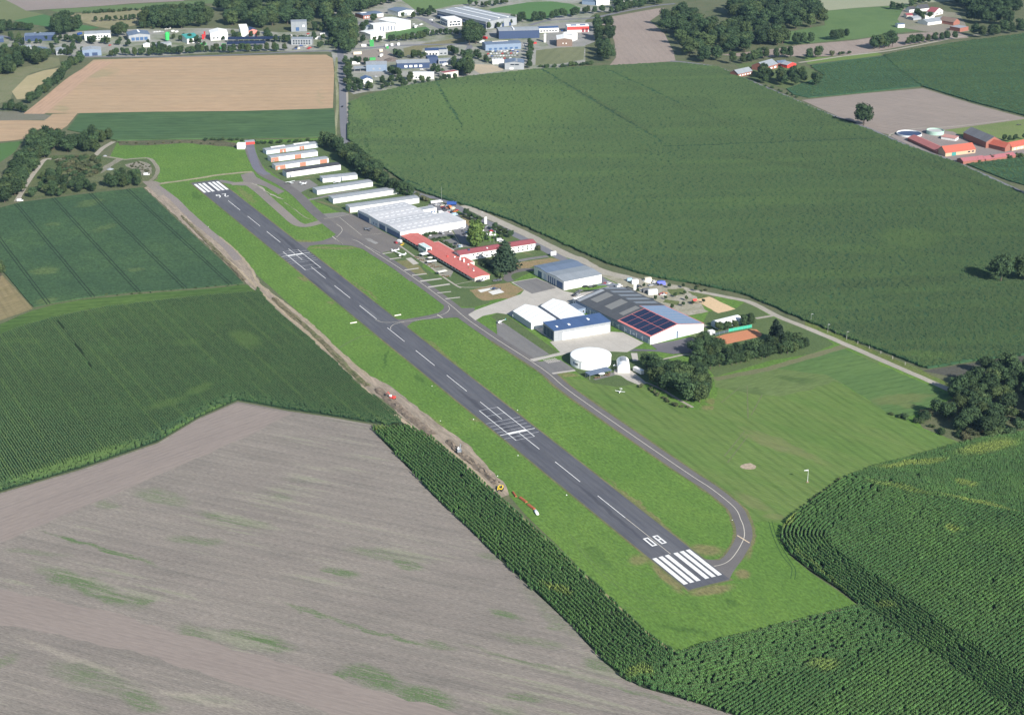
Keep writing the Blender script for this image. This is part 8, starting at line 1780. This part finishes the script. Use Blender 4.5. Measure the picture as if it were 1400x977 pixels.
def pole(label, fr, x, y, h, nm='lamp_post', cat='lamp post', group=None, flag=None, head=True):
    t = thing(nm, label, cat, (*GZ(fr, x, y), 0), 0, group)
    MB().tube((0, 0, 0), (0, 0, h), .13, .07, 8).build('pole', metal, t)
    if head: MB().box(-.1, 1.3, -.15, .15, h, h+.12).build('lamp', white2, t)
    if flag: MB().box(.05, 1.6, -.02, .02, h-1.3, h-.1).build('flag', flag, t)
pole('tall white mast beside the white vans at the upper car park', 'e1', 218, 118, 13, 'mast', 'mast', head=False)
pole('white flagpole on the lawn behind the guest house, left', 'e1', 990, 770, 9, 'flagpole', 'flagpole', flag=white2, head=False)
pole('white flagpole on the lawn behind the guest house, right', 'e1', 1052, 790, 8, 'flagpole', 'flagpole', flag=white2, head=False)
pole('street lamp on the verge between the two groups of round trees', 'e1', 855, 440, 8)
for i, (x, y) in enumerate(((200, 435), (110, 400), (30, 350))): pole('lamp post along the gravel road beside the maize', 'd2', x, y, 6, group='lamp posts along the gravel road')
def signb(label, fr, x, y, w, h, z0, head, m_=white2):
    t = thing('sign_board', label, 'sign', (*GZ(fr, x, y), 0), head)
    MB().box(-w/2, w/2, -.12, .12, z0, z0+h).build('panel', m_, t)
    for s in (-1, 1): inst('post', cbox('sign_post', (.15, .15, z0+.3), (metal,)), t, (s*w*.35, .14, 0))
signb('tall white advertising column beside the street trees', 'e1', 920, 485, 2.0, 6.0, .3, .4)
signb('white board at the mouth of the service road', 'b4', 535, 142, 4.5, 3.2, .8, .4)
signb('white board standing on the nursery verge', 'b5', 335, 325, 2.0, 5.5, .3, .4)
signb('white barrier wall behind the right group of street trees', 'e1', 1040, 600, 9, 1.5, .1, angp(Z('e1', 1000, 570), Z('e1', 1080, 620)))
signb('small white signal post at the parking apron tents', 'b6', 150, 240, .8, 2.2, .2, AV)
# parasols and tables
def parasol(label, fr, x, y, r, m_=white2):
    t = thing('parasol', label, 'parasol', (*GZ(fr, x, y), 0), 0)
    MB().tube((0, 0, 0), (0, 0, 2.6), .05, n=6).build('pole', metal, t)
    MB().tube((0, 0, 2.2), (0, 0, 2.9), r, .08, 10, caps=False).build('shade', m_, t)
parasol('large cream parasol in front of the blue roofed shelter', 'e3', 488, 400, 2.4, white2)
parasol('round cream parasol on the clubhouse terrace', 'e2', 675, 530, 2.2, cream)
parasol('small parasol right of the shelter beside the booth', 'e3', 700, 275, 1.0)
def table(label, fr, x, y, a, group):
    t = thing('picnic_table', label, 'table', (*GZ(fr, x, y), .1), a, group)
    MB().box(-.9, .9, -.4, .4, .7, .76).build('tabletop', wood, t)
    for s in (-1, 1):
        MB().box(-.9, .9, s*.75-.14, s*.75+.14, .42, .47).build('bench', wood, t)
        MB().box(s*.6-.05, s*.6+.05, -.8, .8, 0, .7).build('leg', wood, t)
for x, y in ((400, 430), (450, 425), (560, 385), (600, 390), (620, 360)): table('small table with benches by the blue roofed shelter', 'e3', x, y, .3, 'tables by the shelter')
for x, y in ((440, 490), (480, 500), (520, 530), (560, 540), (620, 570), (680, 600), (730, 620), (700, 640), (760, 650), (800, 640), (850, 640), (650, 610), (880, 790), (960, 790), (930, 800)): table('terrace table beside the coral roofed clubhouse', 'e2', x, y, AV, 'tables on the clubhouse terrace')
# playground frame on the nursery ground
t = thing('play_frame', 'wooden climbing frame beside the sand court', 'playground', (*GZ('e4', 1040, 530), 0), .4)
for x in (-2, 2):
    for y in (-1.5, 1.5): MB().tube((x, y, 0), (x*.6, y*.6, 3.4), .09, n=6).build('leg', wood, t)
MB().box(-1.3, 1.3, -1, 1, 1.6, 1.75).build('platform', wood, t); MB().ext([(-1.2, 3.0), (0, 3.9), (1.2, 3.0)], -1.5, 1.5, 'x', th=.08).build('roof', redp, t)
MB().add([(1.3, -.3, 1.7), (1.3, .3, 1.7), (4, .3, .2), (4, -.3, .2)], [(0, 1, 2, 3)]).build('slide', yellowp, t)
# tent on the nursery
t = thing('tent', 'small blue and purple tent at the maize edge of the nursery', 'tent', (*GZ('e4', 510, 215), 0), .2)
MB().ext([(-2, 0), (0, 2.4), (2, 0)], -3, 3, 'x', close=-.01).build('canvas', pm('purple_canvas', (.10, .12, .55), .6, .1), t)
# rubble and stores
def heap(name, label, fr, x, y, r, h, m_, seed, cat='heap'):
    rr = random.Random(seed); n = 16; rings = []
    for k in range(5):
        f = 1-k/4.6; rings.append([(r*f*math.cos(2*PI*i/n)*rr.uniform(.85, 1.1), r*f*math.sin(2*PI*i/n)*rr.uniform(.85, 1.1), h*(k/4)**.8*rr.uniform(.85, 1.1)) for i in range(n)])
    o = MB().loft(rings).build(name, m_); o.location = (*GZ(fr, x, y), .02); return tag(o, label, cat)
heap('sand_heap', 'cream sand heap on the upper nursery gravel', 'e4', 300, 165, 4.5, 2.2, cream, 1)
heap('rubble_heap', 'grey heap of rubble on the scrub ground', 'c1', 600, 405, 3.5, 1.2, lgrey, 2)
heap('rubble_heap', 'pale debris heap beside the scrub track bend', 'c1', 572, 332, 2.0, .8, lgrey, 3)
heap('soil_heap', 'dark soil heap on the brown estate yard', 'a3', 420, 460, 9, 3.0, ground_mat('dark_soil', (.14, .115, .10), (.12, .10, .09)), 4)
for i, (x, y) in enumerate(((1355, 190), (1372, 190))):   # two dark animals grazing
    t = thing('cow', 'dark cow grazing on the pasture, %s of the two' % ('left', 'right')[i], 'cow', (*GZ('d1', x, y+4), 0), .2+i*.5, 'two grazing cows')
    bm_ = MB(); n = 10
    bm_.loft([[(x_, ry*math.cos(2*PI*j/n), zc+rz*math.sin(2*PI*j/n)) for j in range(n)] for x_, ry, rz, zc in ((-1.1, .12, .15, 1.15), (-1.0, .32, .38, 1.1), (-.4, .38, .42, 1.05), (.3, .38, .45, 1.02), (.8, .30, .40, 1.1), (1.1, .2, .25, 1.05), (1.45, .14, .18, .7), (1.7, .13, .15, .35), (1.85, .08, .08, .2))])
    for lx_ in (-.85, .65):
        for ly_ in (-.22, .22): bm_.tube((lx_, ly_, .9), (lx_+.05, ly_, .45), .12, .07, 6); bm_.tube((lx_+.05, ly_, .45), (lx_, ly_, 0), .07, .06, 6)
    bm_.tube((-1.1, 0, 1.3), (-1.2, 0, .6), .04, .03, 5); bm_.build('body', char, t, smooth=True)

# ================================================================== TREES OUT OF SIGHT OF THE 300 LARGEST, LABELS, HAZE
finish_trees()
# number the members of a group left to right where they can be counted
ORD = ['first', 'second', 'third', 'fourth', 'fifth', 'sixth', 'seventh', 'eighth', 'ninth', 'tenth', 'eleventh', 'twelfth']
bylab = {}
for o in sc.objects:
    if o.parent is None and o.get('category') and o.get('label'): bylab.setdefault(o['label'], []).append(o)
for lab, L in bylab.items():
    if len(L) < 2: continue
    if 'group' not in L[0]:
        for o in L: o['group'] = lab.split(' ', 1)[1] if ' ' in lab else lab
    sx_ = sorted(L, key=lambda o: px(*o.location)[0])
    nw = len(lab.split())
    if len(L) <= 12 and nw+4 <= 16:
        for i, o in enumerate(sx_): o['label'] = '%s from the left, %s' % (ORD[i], lab)
    elif nw+3 <= 16:
        sx_[0]['label'] = 'leftmost '+lab; sx_[-1]['label'] = 'rightmost '+lab
        mid_ = sx_[1:-1]
        if not mid_: continue
        ny = min(mid_, key=lambda o: o.location.y); fy = max(mid_, key=lambda o: o.location.y)
        ny['label'] = 'nearest '+lab
        if fy is not ny: fy['label'] = 'farthest '+lab
D_ = 2.1e-5
hz_m = bpy.data.materials.new('haze'); hz_m.use_nodes = True; nt = hz_m.node_tree
for n in list(nt.nodes): nt.nodes.remove(n)
pv = nt.nodes.new('ShaderNodeVolumePrincipled'); pv.inputs['Color'].default_value = (.38, .64, 1.0, 1); pv.inputs['Density'].default_value = D_; pv.inputs['Anisotropy'].default_value = 0.0
oo = nt.nodes.new('ShaderNodeOutputMaterial'); nt.links.new(pv.outputs[0], oo.inputs['Volume'])
hb = MB().box(-25000, 25000, -10000, 41000, -1.1, 440).build('haze', hz_m); hb['kind'] = 'stuff'
